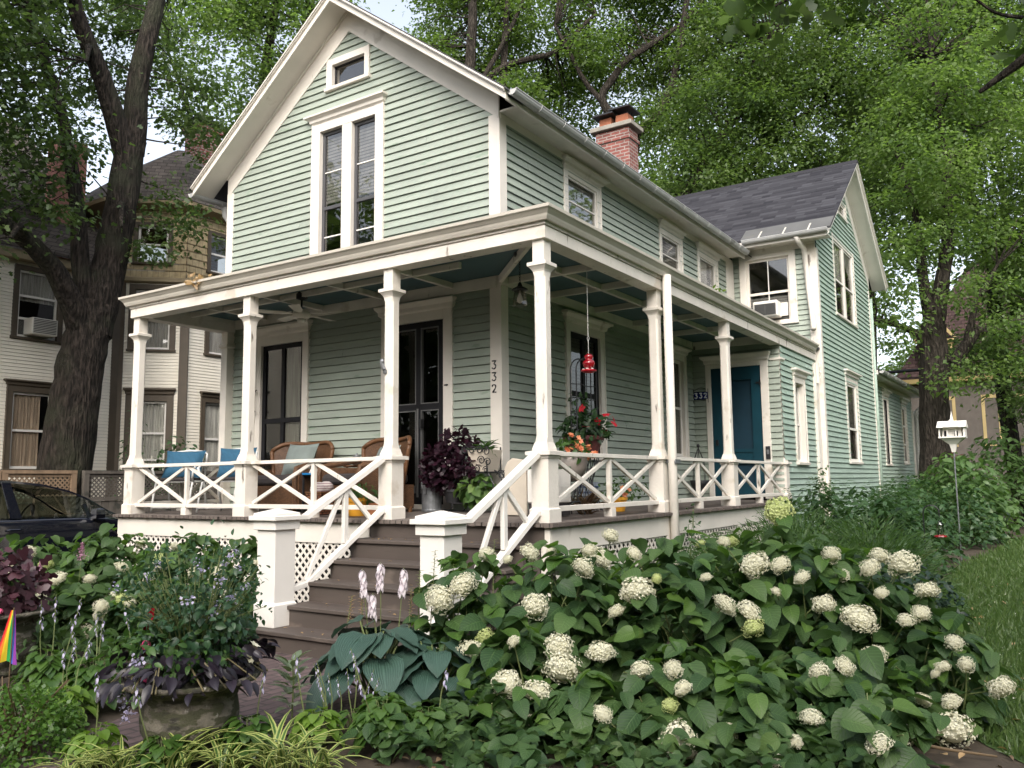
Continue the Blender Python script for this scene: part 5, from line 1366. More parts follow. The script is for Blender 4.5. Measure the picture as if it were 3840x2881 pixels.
m = MB(); m.box(XC-.7, XC+.7, -1.4, -.75, -.3, -.09); m.tube([(-8.0+.17*math.cos(q), -1.55+.07*math.sin(q), -.06+.17*math.sin(q)) for q in np.linspace(0, 6.283, 18)], .014, 6); m.build('dashboard', mt['tyre'], car)
# bent dark metal frame leaning in the flower bed by the car
m = MB(); A_ = lambda y, z: (-5.95, y, z)
m.tube([A_(-1.15, -.70), A_(-1.62, -.42), A_(-1.58, -.32), A_(-1.36, -.26), A_(-.48, -.80)], .014, 6); m.tube([A_(-1.5, -.35), A_(-1.0, -.85)], .008, 5); m.tube([A_(-1.28, -.5), A_(-.95, -.24)], .007, 5)
tag(m.build('garden_rack', mt['iron']), 'bent thin black metal rack leaning between the car and the flower bed', 'rack')

# ------------------------------------------------------------------ maroon roofed house beyond the trees
mh = thing('maroon_house', 'yellow trimmed house with a steep maroon roof far behind the garden', 'house', (3, 34, GZ))
mt['maroon'] = brickmat('maroon_roof_tiles', (.060, .034, .033), (.088, .052, .050), (.03, .014, .014), .35, .17, .02, .9, swap='xzy', bump=.6)
mt['ytrim'] = M('yellow_trim', (.55, .42, .20), .6, .06, 3); mt['greyclap'] = M('grey_clapboard', (.14, .12, .105), .7, .15, 4)
m = MB(); m.box(-3, 9, 33.6, 44, GZ, 4.3); m.build('wall', mt['greyclap'], mh)
MF = FR((0, 33.6, 0), (1, 0, 0), (0, -1, 0))
m = MB(); m.stack(WORLD, [(-3.5, 9.5, -44.5, -33.0, 4.35), (-3.6, 9.6, -44.6, -32.9, 4.55)]); m.build('eave', mt['ytrim'], mh)
m = MB(); m.stack(WORLD, [(-3.6, 9.6, -44.6, -32.9, 4.56), (-3.65, 9.65, -44.6, -32.85, 4.66), (.2, 5, -40, -38, 10.5)]); m.stack(WORLD, [(-2.2, 1.2, -38, -33.2, 5.0), (-.6, -.4, -38, -36, 8.3)]); m.stack(WORLD, [(-.5, 2.6, -39, -34, 5.4), (.9, 1.1, -38, -36.6, 9.0)]); m.build('roof', mt['maroon'], mh)
dm = MB(); dm.box(-2.3, -.55, 33.05, 36, 4.9, 6.3); d1 = dm.build('dormer', mt['ytrim'], mh)
dm = MB(); dm.prism(FR((0, 32.9, 0), (1, 0, 0), (0, -1, 0)), [(-2.5, 6.3), (-.35, 6.3), (-1.42, 7.35)], -2.5, 0.1); dm.build('dormer_roof', mt['maroon'], d1)
dm = MB(); dm.box(-1.9, -.95, 33.02, 33.04, 5.1, 6.15); dm.build('dormer_pane', mt['screen'], d1)
dm = MB(); dm.bar((-2.5, 32.95, 6.3), (-1.42, 32.75, 7.4), .25, .14); dm.bar((-.35, 32.95, 6.3), (-1.42, 32.75, 7.4), .25, .14); dm.bar((-2.5, 32.9, 6.27), (-.35, 32.9, 6.27), .2, .1); dm.build('dormer_trim', mt['ytrim'], d1)
for x in (-1.6, .7, 2.1, 3.2, 5.4): window(MF, x, x+.95, 1.4, 3.7, parent=mh, cw=.16, sash='storm', casing='ytrim', grid=(1, (.5,)), glass='screen')
mh.location = (4.2, 47, GZ); mh.scale = (1, 1, 1.28)
# power lines crossing on the right
def cable(label, p, q, sag, r):
    p, q = Vector(p), Vector(q); m = MB()
    m.tube([p.lerp(q, t)-Vector((0, 0, sag*4*t*(1-t))) for t in np.linspace(0, 1, 14)], r, 5)
    tag(m.build('power_cable', mt['black']), label, 'cable', 'cables strung past the maroon house')
cable('thick black cable sagging in front of the maroon roof', (-1.5, 22.4, 4.0), (14, 32, 6.2), .4, .06)
cable('thin upper cable passing above the maroon dormer', (-1.5, 22.4, 4.8), (16, 33, 8.2), .3, .02)
cable('thin lower cable just under the thick black one', (-1.5, 22.4, 3.85), (14, 31, 5.0), .3, .015)
# ================================================================== trees
def wob(p, q, n, a):
    p, q = np.array(p, float), np.array(q, float)
    t = np.linspace(0, 1, n)[:, None]
    w = NG.normal(size=(n, 3))*a; w[0] = 0; w[-1] = 0
    return [tuple(v) for v in p+(q-p)*t+w]
def limb(mb, pts, r0, r1, sides=9, sub=4, a=.04, jit=.05):
    pp = []
    for p, q in zip(pts[:-1], pts[1:]):
        d = np.linalg.norm(np.array(q)-np.array(p)); pp += wob(p, q, sub+1, a*d*.25)[:-1]
    pp.append(tuple(pts[-1]))
    # smooth the polyline
    P = np.array(pp); Q = P.copy(); Q[1:-1] = (P[:-2]+2*P[1:-1]+P[2:])/4
    n = len(Q); s = np.linspace(0, 1, n)
    mb.tube([tuple(v) for v in Q], list(r0+(r1-r0)*s**.85), sides, jit)
    return [tuple(v) for v in Q]
def crown(name, parent, mat, ells, nclump, per, cs, ls, T=T_DIA, droop=.35, nodes_=None, twmb=None, twr=.03, flat=.5, shell=.35, W=None):
    vol = np.array([e[3]*e[4]*e[5] for e in ells])**.75; pr = vol/vol.sum()
    idx = NG.choice(len(ells), nclump, p=pr)
    E = np.array([e[:6] for e in ells])[idx]
    u = unit(nclump); k = shell+(1-shell)*NG.random(nclump)**.5
    Cc = E[:, :3]+u*E[:, 3:]*k[:, None]
    if twmb is not None and nodes_ is not None:
        nd = np.array(nodes_)
        for c in Cc[::max(1, nclump//170)]:
            d = np.linalg.norm(nd-c, axis=1); j = np.argmin(d+nd[:, 2]*0)
            if d[j] > 4.5: continue
            mid = (nd[j]+c)/2+np.array([0, 0, .12*d[j]])+NG.normal(size=3)*.08*d[j]
            twmb.tube([tuple(nd[j]), tuple((nd[j]+mid)/2+NG.normal(size=3)*.03), tuple(mid), tuple(c)], [twr, twr*.8, twr*.55, twr*.2], 5)
    sz = cs*NG.uniform(.6, 1.35, nclump)
    P = np.repeat(Cc, per, 0)+NG.normal(size=(nclump*per, 3))*np.repeat(sz, per)[:, None]*np.array([1, 1, flat])
    n = len(P)
    off = P-np.repeat(Cc, per, 0)
    D = off/(np.linalg.norm(off, axis=1, keepdims=True)+1e-6)*.6+unit(n)*.8; D[:, 2] = D[:, 2]*.5-droop
    return leaves(name, mat, parent, P, D, updirs(n, .5), ls*NG.uniform(.6, 1.25, n), T, W if W is None else np.full(n, W))
LM = {}
LM['dark'] = leafmat('maple_leaf_dark', (.040, .074, .027), (.086, .132, .046), trans=.46, rough=.4, spray=.55)
LM['mid'] = leafmat('maple_leaf', (.063, .116, .031), (.124, .188, .056), trans=.55, rough=.4, spray=.55)
LM['lite'] = leafmat('light_green_leaf', (.085, .150, .043), (.160, .235, .084), trans=.55, rough=.4, spray=.55)
LM['olive'] = leafmat('olive_leaf', (.057, .106, .031), (.118, .178, .060), trans=.5, rough=.42, spray=.55)

# the big maple between the neighbour's house and the driveway
ta = thing('maple_tree', 'large maple with a thick furrowed trunk forking in front of the cream house', 'tree', (-10.4, .3, GZ))
m = MB(); nd = []
nd += limb(m, [(-10.4, .30, GZ), (-10.4, .33, .7), (-10.4, .46, 2.2), (-10.4, .62, 3.3), (-10.4, .82, 4.0)], .53, .38, 16, 5, .02, .06)
nd += limb(m, [(-10.4, .74, 3.4), (-10.4, 1.02, 4.8), (-10.35, 1.2, 6.2), (-10.35, 1.38, 7.7)], .36, .29, 14, 5, .02, .06)
nd += limb(m, [(-10.35, 1.36, 7.4), (-10.3, 1.45, 9.2), (-10.2, 1.75, 11.0), (-10, 2.0, 14)], .28, .12, 12, 5)
nd += limb(m, [(-10.35, 1.30, 7.2), (-10.4, .80, 8.6), (-10.4, .05, 10.0), (-10.5, -.7, 12.5)], .26, .10, 12, 5)
nd += limb(m, [(-10.4, .60, 3.1), (-10.3, .22, 4.0), (-10.25, -.15, 4.55), (-10.2, -.75, 5.0), (-10.0, -1.7, 5.35), (-9.8, -3.2, 6.2)], .27, .10, 12, 4, .05)
nd += limb(m, [(-10.4, .72, 3.6), (-10.5, .50, 4.6), (-10.55, .42, 6.0), (-10.8, .1, 8.0), (-11, -.6, 10)], .22, .08, 10, 4)
for p, q in (((-10.4, .05, 10), (-9, -1.5, 11)), ((-10.2, 1.75, 11), (-8.6, 2.8, 12.5)), ((-10.2, -.75, 5), (-8.9, -1.6, 4.6)), ((-10.35, 1.2, 6.2), (-9.3, .6, 5.4)), ((-10.4, .4, 9.2), (-9.2, -.3, 8.4))):
    nd += limb(m, [p, tuple((np.array(p)+np.array(q))/2+np.array([0, 0, .25])), q], .10, .03, 7, 4)
m.build('trunk', mt['bark'], ta, smooth=False)
tw_ = MB()
crown('crown', ta, LM['dark'], [(-9.7, -2.7, 8.6, 1.6, 1.6, 2.1), (-9.8, -2.7, 6.3, 1.4, 1.4, 1.1), (-12.4, -.6, 9.6, 1.2, 2.2, 2.5), (-12.6, 1.6, 11.2, 1.2, 2.4, 2.0), (-9.5, -2.6, 4.7, .9, 1.0, .7), (-10.2, 2.4, 6.3, .5, .5, .9), (-10.4, 2.5, 9.3, .5, .7, 1.3), (-10.2, -4.2, 7.2, 1.6, 2.0, 2.4), (-12.6, -.4, 6.8, .8, 1.6, 1.0), (-10.1, -1.5, 10.6, 1.2, .9, 1.2), (-9.6, -.4, 5.6, .35, .35, .4), (-9.6, -.8, 6.7, .7, .7, .8), (-9.8, 1.35, 5.6, .35, .45, .5), (-10, 2.9, 8.6, .6, .7, 1.0), (-9.7, -1.5, 8.2, .8, .8, 1.0)],
      600, 74, .34, .112, T_LOBE, nodes_=nd, twmb=tw_, twr=.022)
tw_.build('twigs', mt['bark2'], ta)

def backtree(label, base, trunks, ells, mat, ncl, per, ls, cs=.6, r0=.4, group='tall trees behind the green house', T=T_DIA, twr=.03):
    o = thing('shade_tree', label, 'tree', base, group)
    m = MB(); nd = []
    for k, (pts, ra, rb) in enumerate(trunks): nd += limb(m, pts, ra, rb, 9, 5, .05, .06)
    m.build('trunk', mt['bark2'], o)
    t = MB()
    crown('crown', o, mat, ells, ncl, per, cs, ls, T, nodes_=nd, twmb=t, twr=twr)
    if t.v: t.build('twigs', mt['bark2'], o)
    return o
backtree('bright yellow green tree seen between the maple and the gable', (-19, 12, GZ), [([(-19, 12, GZ), (-18.5, 11.5, 8), (-18, 11, 14), (-17, 11, 19)], .4, .12), ([(-18.3, 11.3, 10), (-16.5, 10.6, 14), (-15.5, 11, 17)], .16, .05), ([(-18.3, 11.3, 9), (-19.8, 9.6, 13), (-20.4, 8.8, 16)], .16, .05)],
         [(-18.6, 9.4, 15.6, 2.2, 2.2, 2.8), (-16.4, 10.8, 17.2, 2.4, 2.4, 2.6), (-16.8, 12.5, 13.5, 2.4, 2.4, 2.6), (-18.0, 10.5, 19, 3, 3, 2), (-20.5, 8.4, 18, 1.8, 1.8, 1.6)], LM['lite'], 400, 80, .17, .46)
backtree('dense green tree rising behind the left half of the roof ridge', (-11.7, 15.3, GZ), [([(-11.7, 15.3, GZ), (-11.7, 15.3, 9), (-11.6, 15.3, 15.2), (-11.4, 15.2, 18)], .36, .16), ([(-10.6, 15.6, 9), (-10.6, 15.9, 14), (-10.3, 16, 18.5)], .22, .1), ([(-11.6, 15.3, 14.6), (-10.4, 15.9, 15.6), (-8.9, 17, 16.1), (-7.6, 17.8, 17.6)], .16, .06), ([(-11.5, 15.3, 14.4), (-10.0, 15.8, 17), (-9, 16.4, 20)], .12, .04)],
         [(-13.0, 17.4, 18.4, 2.8, 2.2, 2.6), (-10.6, 18.8, 18, 3, 2.2, 3.0), (-10.8, 19.0, 14.4, 2.6, 2.2, 2.4), (-12.2, 16.2, 21, 3, 3, 2), (-14.0, 16, 16, 2.2, 2.2, 2.4), (-9.6, 15.6, 14.4, 1.0, .8, .8), (-12.8, 15.0, 16.2, .9, .9, 1.0), (-9.6, 16, 17.4, 1.2, .8, .9)], LM['mid'], 460, 104, .16, .42)
backtree('tree with thick dark crooked limbs directly behind the red chimney', (-7.5, 18, GZ), [([(-7.5, 18, GZ), (-7.2, 18, 8), (-6.6, 18, 11.5), (-6.3, 18, 12.7)], .42, .24), ([(-6.3, 18, 12.6), (-5.5, 18.4, 13.4), (-5.1, 18.6, 14.3), (-4.8, 18.7, 15.6), (-4.4, 18.8, 18)], .22, .09), ([(-6.4, 18, 12.2), (-7.3, 17.2, 14.0), (-6.4, 17.7, 15.4), (-4.7, 18.7, 16.6), (-3.5, 19.2, 18)], .19, .06), ([(-5.3, 18.5, 14), (-4.0, 19, 14.8), (-2.6, 19.6, 15.4), (-1, 20.2, 17)], .13, .05), ([(-6.3, 18, 12.6), (-7.6, 17.0, 14.4), (-8.6, 16.4, 16.8)], .14, .05)],
         [(-8.4, 20, 18.0, 2.6, 1.8, 2.6), (-5.8, 21, 18.2, 2.8, 1.8, 2.8), (-7.2, 20.4, 14.6, 2.4, 1.8, 1.9), (-3.8, 21.6, 16.6, 2.4, 1.8, 2.8), (-6, 19, 20.5, 3.5, 3, 1.6), (-7.3, 17, 15.6, .9, .8, .9), (-4.4, 18.4, 15.2, 1.0, .8, .7), (-3.2, 18.9, 17.2, 1.2, .9, 1.1), (-5.6, 17.8, 12.9, .9, .6, .5)], LM['mid'], 460, 104, .16, .42)
backtree('dark green tree spreading over the grey wing roof', (-4.4, 17.4, GZ), [([(-4.8, 17.2, GZ), (-4.6, 17.3, 8.4), (-4.25, 17.4, 9.85), (-3.5, 17.8, 11.4)], .34, .16), ([(-4.4, 17.4, 9.4), (-3.5, 17.8, 9.7), (-2.7, 18.3, 10.3), (-1.25, 19, 12), (.15, 19.8, 13.3)], .15, .05), ([(-3.6, 17.8, 11.2), (-2.4, 18.6, 13), (-1.6, 19, 15)], .13, .05), ([(-3.4, 17.9, 9.8), (-1.6, 18.6, 9.2), (-.2, 19.2, 10.2)], .09, .03)],
         [(-3.6, 17.9, 10.2, 2.0, 1.8, 1.5), (-1.6, 18.8, 10.3, 2.2, 2.0, 1.8), (-3.0, 18.2, 12.6, 2.3, 2.2, 1.9), (-.6, 19.2, 12.8, 2.3, 2.2, 2.2), (-1.4, 18.8, 15.2, 2.8, 2.6, 2.4), (.2, 19.6, 9.4, 1.4, 1.4, 1.4)], LM['olive'], 540, 112, .145, .40)
te = backtree('tall pale green tree with a stout trunk beyond the rear wing', (2.6, 18.3, GZ), [([(2.6, 18.3, GZ), (2.6, 18.3, .8), (2.72, 18.1, 3), (2.84, 17.9, 4.74)], .47, .36), ([(2.84, 17.9, 4.6), (3.1, 17.9, 5.7), (3.3, 17.95, 6.7), (3.5, 18.2, 9.5), (3.2, 18.5, 13)], .27, .10), ([(2.8, 17.95, 4.6), (2.7, 17.6, 6), (2.72, 17.5, 7.4), (2.2, 17.5, 10)], .2, .07), ([(2.75, 18, 4.3), (2.3, 17.6, 4.55), (1.6, 17.1, 4.9), (.9, 16.8, 4.6)], .13, .05), ([(2.8, 18.1, 3.2), (3.3, 18.4, 3.7), (3.9, 18.6, 4.6), (4.4, 19, 4.5), (5.4, 19.6, 5.2)], .22, .09), ([(3.6, 18.5, 4.2), (3.9, 18.5, 5.3), (4.5, 18.8, 6.4)], .12, .05), ([(2.3, 17.6, 4.55), (2.7, 17.8, 4.1), (3.3, 18.0, 3.6)], .1, .06)],
         [(1.5, 20.5, 14.4, 2.4, 2.4, 2.6), (4.3, 22, 14.4, 2.6, 2.6, 2.8), (2.6, 19.5, 11.0, 2.2, 2.2, 2.0), (4.9, 19.4, 10.2, 2.0, 2.2, 2.2), (1.9, 18.6, 8.6, 1.5, 1.6, 1.5), (3.2, 18.2, 7.6, 1.6, 1.6, 1.3), (1.6, 17.2, 5.6, .8, .9, .7), (2.9, 19.5, 16.8, 3.4, 3, 1.8), (5.6, 21, 7, 1.8, 2, 1.8), (1.9, 16.9, 4.4, .5, .5, .5), (4.0, 17.3, 5.6, .9, .8, .7), (4.9, 17.4, 3.9, .8, .8, .8), (3.7, 17.0, 3.0, .6, .6, .4), (2.9, 16.6, 9.4, 1.4, .9, 1.9), (3.6, 16.7, 12.4, 1.7, 1, 1.7), (2.2, 16.4, 6.9, .8, .6, .6)], LM['lite'], 700, 124, .14, .40, r0=.4)
KF = 1.36
def far_(p): return (5.75+(p[0]-5.75)*KF, -8.5+(p[1]+8.5)*KF, .39+(p[2]-.39)*KF)+tuple(q*KF for q in p[3:])
backtree('dark limbed tree leaning in over the lawn past the wing gable', (4.46, 22.8, GZ), [([(4.46, 22.8, GZ)]+[far_(p) for p in P_[1:]] if k == 0 else [far_(p) for p in P_], a_*1.3, b_*1.3) for k, (P_, a_, b_) in enumerate([([(4.8, 14.5, GZ), (4.62, 14.4, 3), (4.57, 14.3, 4.2), (4.63, 14.15, 5.5), (4.52, 14.0, 6.2), (4.3, 13.75, 7), (4.0, 13.4, 7.9), (3.6, 13.06, 8.5), (3.06, 12.6, 9.3)], .20, .09), ([(4.95, 14.6, 3.6), (4.98, 14.7, 6), (4.9, 14.6, 8.2)], .12, .06), ([(4.0, 13.4, 7.9), (4.0, 13.6, 9.2), (4.3, 13.8, 10.6)], .07, .03), ([(4.57, 14.3, 3.8), (4.2, 13.8, 3.2), (3.7, 13.4, 3.0)], .05, .02)])],
         [far_(e) for e in [(4.9, 14.2, 5.0, .9, 1.0, 1.3), (4.4, 13.0, 3.2, .8, 1.0, .8), (5.2, 14.2, 8.2, 1.2, 1.2, 1.6), (3.6, 13.2, 7.6, 1.0, 1.0, .7), (4.7, 13.6, 6.2, .9, .9, .7), (3.3, 12.9, 9.9, 1.3, 1.2, 1.1), (5.3, 13.2, 2.4, .7, 1.0, .7), (5.5, 15, 11.5, 1.5, 1.5, 2)]], LM['olive'], 480, 90, .15, .40, twr=.016)
# loose far belt that closes the view behind the gardens
for k, (x, y, h, lab) in enumerate([(-24, 34, 21, 'distant tree beyond the maple crown'), (-13, 38, 22, 'distant tree beyond the gable peak'), (-3, 40, 22, 'distant tree far beyond the chimney'), (11, 46, 22, 'distant tree behind the maroon house'), (13, 36, 19, 'distant tree at the right behind the power cables'), (1.5, 52, 10, 'small light green tree behind the maroon dormer')]):
    backtree(lab, (x, y, GZ), [([(x, y, GZ), (x+.4, y, h*.5), (x, y, h*.8)], .4, .1)], [(x, y, h*.62, 4.6, 4, h*.22), (x+2.5, y-1, h*.75, 3.6, 3, h*.2), (x-2.8, y+1, h*.7, 3.6, 3, h*.2), (x, y, h*.9, 3.2, 3, h*.15)], LM['lite'] if k != 1 else LM['mid'], 240, 60, .36, .85, group='distant trees')
# the tree behind the photographer whose branches hang into the top of the view
to = thing('street_tree', 'tree whose dark twigs and big leaves hang into the top of the view', 'tree', (10.5, -5.5, GZ))
m = MB(); nd = limb(m, [(10.5, -5.5, GZ), (10.4, -5.4, 2), (10, -5.0, 4.2)], .35, .22, 10)
nd2 = limb(m, [(10, -5, 3.9), (8.3, -4.2, 3.6), (6.6, -3.6, 3.0), (5.75, -3.45, 2.62), (5.5, -3.5, 2.45)], .10, .012, 7)
nd2 += limb(m, [(8.3, -4.2, 3.6), (6.8, -4.2, 3.5), (5.2, -4.0, 3.15), (4.6, -4.1, 2.95)], .05, .008, 6)
nd2 += limb(m, [(5.95, -3.48, 2.72), (5.62, -3.5, 2.85), (5.5, -3.6, 2.95)], .014, .006, 5)
nd2 += limb(m, [(10, -5, 4), (9.5, -6.5, 6), (8.5, -8, 7.5)], .14, .05, 7)
m.build('trunk', mt['bark2'], to)
lv = [(5.72, -3.46, 2.72, .10, .10, .10), (5.95, -3.5, 2.85, .2, .2, .12), (4.75, -4.08, 2.93, .16, .12, .08), (4.5, -4.15, 2.97, .14, .1, .06), (5.05, -4.05, 3.1, .2, .2, .07)]
crown('crown', to, LM['dark'], lv, 26, 9, .07, .12, T_LOBE, nodes_=nd2, shell=.2)
crown('upper_crown', to, LM['mid'], [(9.5, -6, 7, 2.5, 2.5, 2)], 120, 40, .5, .2)
# trees across the street: they shade the front and show in the window panes
for x, y, lab in ((-23, -20, 'street side tree opposite the porch'), (-15, -27, 'street side tree across the road'), (-31, -15, 'street side tree down the road'), (19, 12, 'tree on the far side of the lawn')):
    backtree(lab, (x, y, GZ), [([(x, y, GZ), (x, y, 6)], .35, .2)], [(x, y, 8.5, 4.6, 3.6, 7.5)], LM['mid'], 260, 36, .36, .8, group='trees outside the garden')

# unseen tree belt, added to block low sky light and darken the porch
n = 34000
a = rad(172)+NG.random(n)*rad(255); r = NG.uniform(24, 30, n)
hz = GZ+NG.random(n)**.8*(11+3*np.sin(a*9)+2*np.sin(a*23))
tag(leaves('sky_block_belt', LM['dark'], None, np.stack([2+r*np.cos(a), -2+r*np.sin(a), hz], 1), unit(n), updirs(n, .7), NG.uniform(.5, 1.0, n), T_LOBE), 'unseen belt of trees added round the plot to block low sky light', 'trees', kind='stuff')
# ================================================================== ground
def sheet(name, poly, z, mat, kind='structure'):
    m = MB(); m.add([(x, y, z) for x, y in poly], [tuple(range(len(poly)))]); return tag(m.build(name, mat), kind=kind)
sheet('ground', [(-300, -300), (300, -300), (300, 300), (-300, 300)], GZ, M('garden_soil', (.055, .042, .030), .95, .3, 3, .6, 25, dirt=[((.10, .075, .05), .62, 5, None)]))
sheet('lawn', [(4.3, .6), (4.2, 3), (4.1, 8), (4.6, 14), (5.2, 22), (5.2, 60), (40, 60), (40, -20), (9, -20), (7.5, -7), (5.65, -3.35), (5.25, -2.85), (4.95, -2.3), (4.3, -1.0)], GZ+.006, M('lawn_turf', (.052, .092, .026), .95, .35, 2.2, .5, 40, dirt=[((.11, .11, .05), .62, 3.5, None)]))
sheet('driveway', [(-9.5, -40), (-6.0, -40), (-6.0, 14), (-9.5, 14)], GZ+.005, M('driveway_asphalt', (.06, .058, .055), .95, .2, 6, .5, 60))
sheet('street', [(-200, -60), (200, -60), (200, -15), (-200, -15)], GZ+.004, M('street_asphalt', (.055, .055, .055), .95, .2, 6))
sheet('brick_path', [(-.95, -3.0), (1.8, -3.0), (1.72, -4.2), (1.62, -5.2), (1.45, -6.2), (1.3, -9), (.5, -9), (.72, -5.7), (.40, -5.1), (-.6, -4.2)], GZ+.012,
      brickmat('path_bricks', (.075, .050, .050), (.115, .078, .076), (.04, .032, .03), .21, .10, .009, .8, swap='yxz', bump=.8))

# ------------------------------------------------------------------ plant helpers
mt['hyd'] = leafmat('hydrangea_leaf', (.022, .056, .018), (.064, .120, .034), trans=.28, rough=.48, spec=.35, veins='pinnate', back=(.10, .17, .075), spray=2.0)
mt['hydl'] = leafmat('hydrangea_leaf_light', (.050, .115, .022), (.095, .17, .035), trans=.4, rough=.4, veins='pinnate')
mt['hosta'] = leafmat('blue_hosta_leaf', (.026, .060, .046), (.044, .086, .064), trans=.18, rough=.42, veins='parallel', tint=(1.0, 1.2, .8))
mt['hostag'] = leafmat('green_hosta_leaf', (.040, .092, .018), (.080, .150, .032), trans=.35, rough=.35)
mt['lime'] = leafmat('lime_leaf', (.09, .17, .02), (.17, .27, .05), trans=.4, rough=.4)
mt['stem'] = M('green_stem', (.13, .16, .06), .6, .2, 8)
mt['brownstem'] = M('brown_stem', (.11, .075, .04), .7, .2, 8)
mt['fern'] = leafmat('feathery_leaf', (.045, .095, .028), (.095, .165, .055), trans=.45)
mt['dkleaf'] = leafmat('dark_low_leaf', (.012, .030, .018), (.030, .060, .032), trans=.2, rough=.4)
mt['phlox'] = leafmat('phlox_leaf', (.030, .074, .028), (.064, .125, .048), trans=.35)
mt['box'] = leafmat('boxwood_leaf', (.045, .110, .018), (.10, .19, .035), trans=.35, rough=.3)
mt['vine'] = leafmat('dark_purple_vine_leaf', (.010, .008, .013), (.026, .020, .030), trans=.12, rough=.38, tint=(1.4, .7, 1))
mt['lav'] = leafmat('lavender_petal', (.36, .33, .50), (.52, .49, .62), trans=.3, tint=(1, 1, 1.1))
mt['palelav'] = leafmat('pale_bell_petal', (.52, .46, .50), (.66, .60, .62), trans=.3, tint=(1, 1, 1))
mt['pinkfl'] = leafmat('pink_petal', (.50, .04, .16), (.62, .16, .24), trans=.3, tint=(1.2, .8, .9))
mt['varieg'] = None

def dome_leaves(name, mat, parent, c, R, H, n, size, T, jitter=.12, low=.0, shell=.72, W=None, lean=.35):
    """leaves on and under the surface of a dome standing on the ground at c=(x,y)"""
    th = NG.uniform(0, 2*math.pi, n); cz = NG.uniform(low, 1, n)**.75; sr = np.sqrt(1-cz**2)
    u = np.stack([sr*np.cos(th), sr*np.sin(th), cz], 1)
    k = shell+(1.06-shell)*NG.random(n)**.55
    P = np.array([c[0], c[1], GZ])+u*np.array([R, R, H])*k[:, None]+NG.normal(size=(n, 3))*jitter*.3
    P[:, 2] = np.maximum(P[:, 2], GZ+.05)
    az = th+NG.normal(size=n)*.9
    D = np.stack([np.cos(az), np.sin(az), NG.uniform(-.65, .2, n)], 1)
    N = u*.7+np.array([0, 0, .8])+NG.normal(size=(n, 3))*lean
    return leaves(name, mat, parent, P-D*size*.45, D, N, size*NG.uniform(.62, 1.2, n), T, W)
def stems(name, mat, parent, base, tips, r=.006, spread=.15):
    m = MB()
    for t in tips:
        b = (base[0]+RD.uniform(-spread, spread), base[1]+RD.uniform(-spread, spread), GZ)
        mid = ((b[0]*.55+t[0]*.45)+RD.uniform(-.03, .03), (b[1]*.55+t[1]*.45)+RD.uniform(-.03, .03), b[2]*.35+t[2]*.65)
        m.tube([b, mid, t], [r, r*.85, r*.6], 5)
    return m.build(name, mat, parent)
# three flower head shapes: balls of four-petalled florets
mt['hydfl'] = leafmat('cream_floret', (.54, .53, .40), (.72, .70, .58), trans=.25, rough=.6, spec=.2, tint=(1.0, 1.0, .9))
mt['hydgr'] = leafmat('lime_floret', (.40, .46, .18), (.58, .62, .32), trans=.25, rough=.6, spec=.2, tint=(1.0, 1.0, .8))
def head_mesh(seed, sq, mat):
    g = np.random.default_rng(seed); n = 420
    i = np.arange(n)+.5; ph = np.arccos(1-1.8*i/n); th = math.pi*(1+5**.5)*i
    u = np.stack([np.cos(th)*np.sin(ph), np.sin(th)*np.sin(ph), np.cos(ph)], 1)
    u = u+g.normal(size=(n, 3))*.07; u /= np.linalg.norm(u, axis=1, keepdims=True)
    bump = 1+.16*np.sin(u[:, 0]*4+seed)*np.sin(u[:, 1]*4+seed*2)+.10*np.sin(u[:, 2]*7+seed*3)+g.normal(size=n)*.07
    Cn = u*np.array([1, 1, sq])*bump[:, None]
    a = np.cross(u, g.normal(size=(n, 3))); a /= np.linalg.norm(a, axis=1, keepdims=True); b = np.cross(u, a)
    P = []; D = []; N = []
    for q in range(4):
        d = a*math.cos(q*math.pi/2)+b*math.sin(q*math.pi/2)
        P.append(Cn-u*.02); D.append(d+u*.75); N.append(u-d*.75)
    m_ = np.concatenate
    o = leaves('flower_head', mat, None, m_(P), m_(D), m_(N), g.uniform(.095, .165, 4*n), T_DIA, np.full(4*n, 1.55))
    me = o.data; bpy.data.objects.remove(o)
    import bmesh
    b_ = bmesh.new(); b_.from_mesh(me); bmesh.ops.create_uvsphere(b_, u_segments=14, v_segments=9, radius=.78, matrix=Matrix.Diagonal((1, 1, sq, 1))); b_.to_mesh(me); b_.free()
    return me
HM = [head_mesh(1, .82, mt['hydfl']), head_mesh(2, .92, mt['hydfl']), head_mesh(3, .72, mt['hydfl'])]
HG = [head_mesh(4, .85, mt['hydgr']), head_mesh(5, .75, mt['hydgr'])]
def flower_head(parent, x, y, z, r, green=False):
    me = RD.choice(HG if green else HM)
    o = bpy.data.objects.new('flower_head', me); COL.objects.link(o); o.parent = parent; ORG[o.name] = ORG[parent.name]
    p = ORG[parent.name]; o.location = (x-p.x, y-p.y, z-p.z)
    o.rotation_euler = (RD.uniform(-.7, .9), RD.uniform(-.6, .6), RD.uniform(0, 6.28)); r *= RD.uniform(.82, 1.0); o.scale = (r, r*RD.uniform(.82, 1.15), r*RD.uniform(.78, 1.08))
SHR_R = [(1.99, -3.41, 0.50, 0.95), (2.70, -3.18, 0.66, 1.02), (3.44, -2.87, 0.70, 1.08), (4.08, -2.45, 0.70, 1.12), (4.55, -2.36, 0.54, 0.97), (4.95, -2.50, 0.46, 0.66), (2.40, -2.17, 0.62, .92), (3.35, -1.42, 0.66, .98), (3.73, -3.59, 0.50, 0.50), (4.48, -3.15, 0.52, 0.52), (2.76, -3.86, 0.42, 0.60), (4.20, -3.58, 0.40, 0.42)]
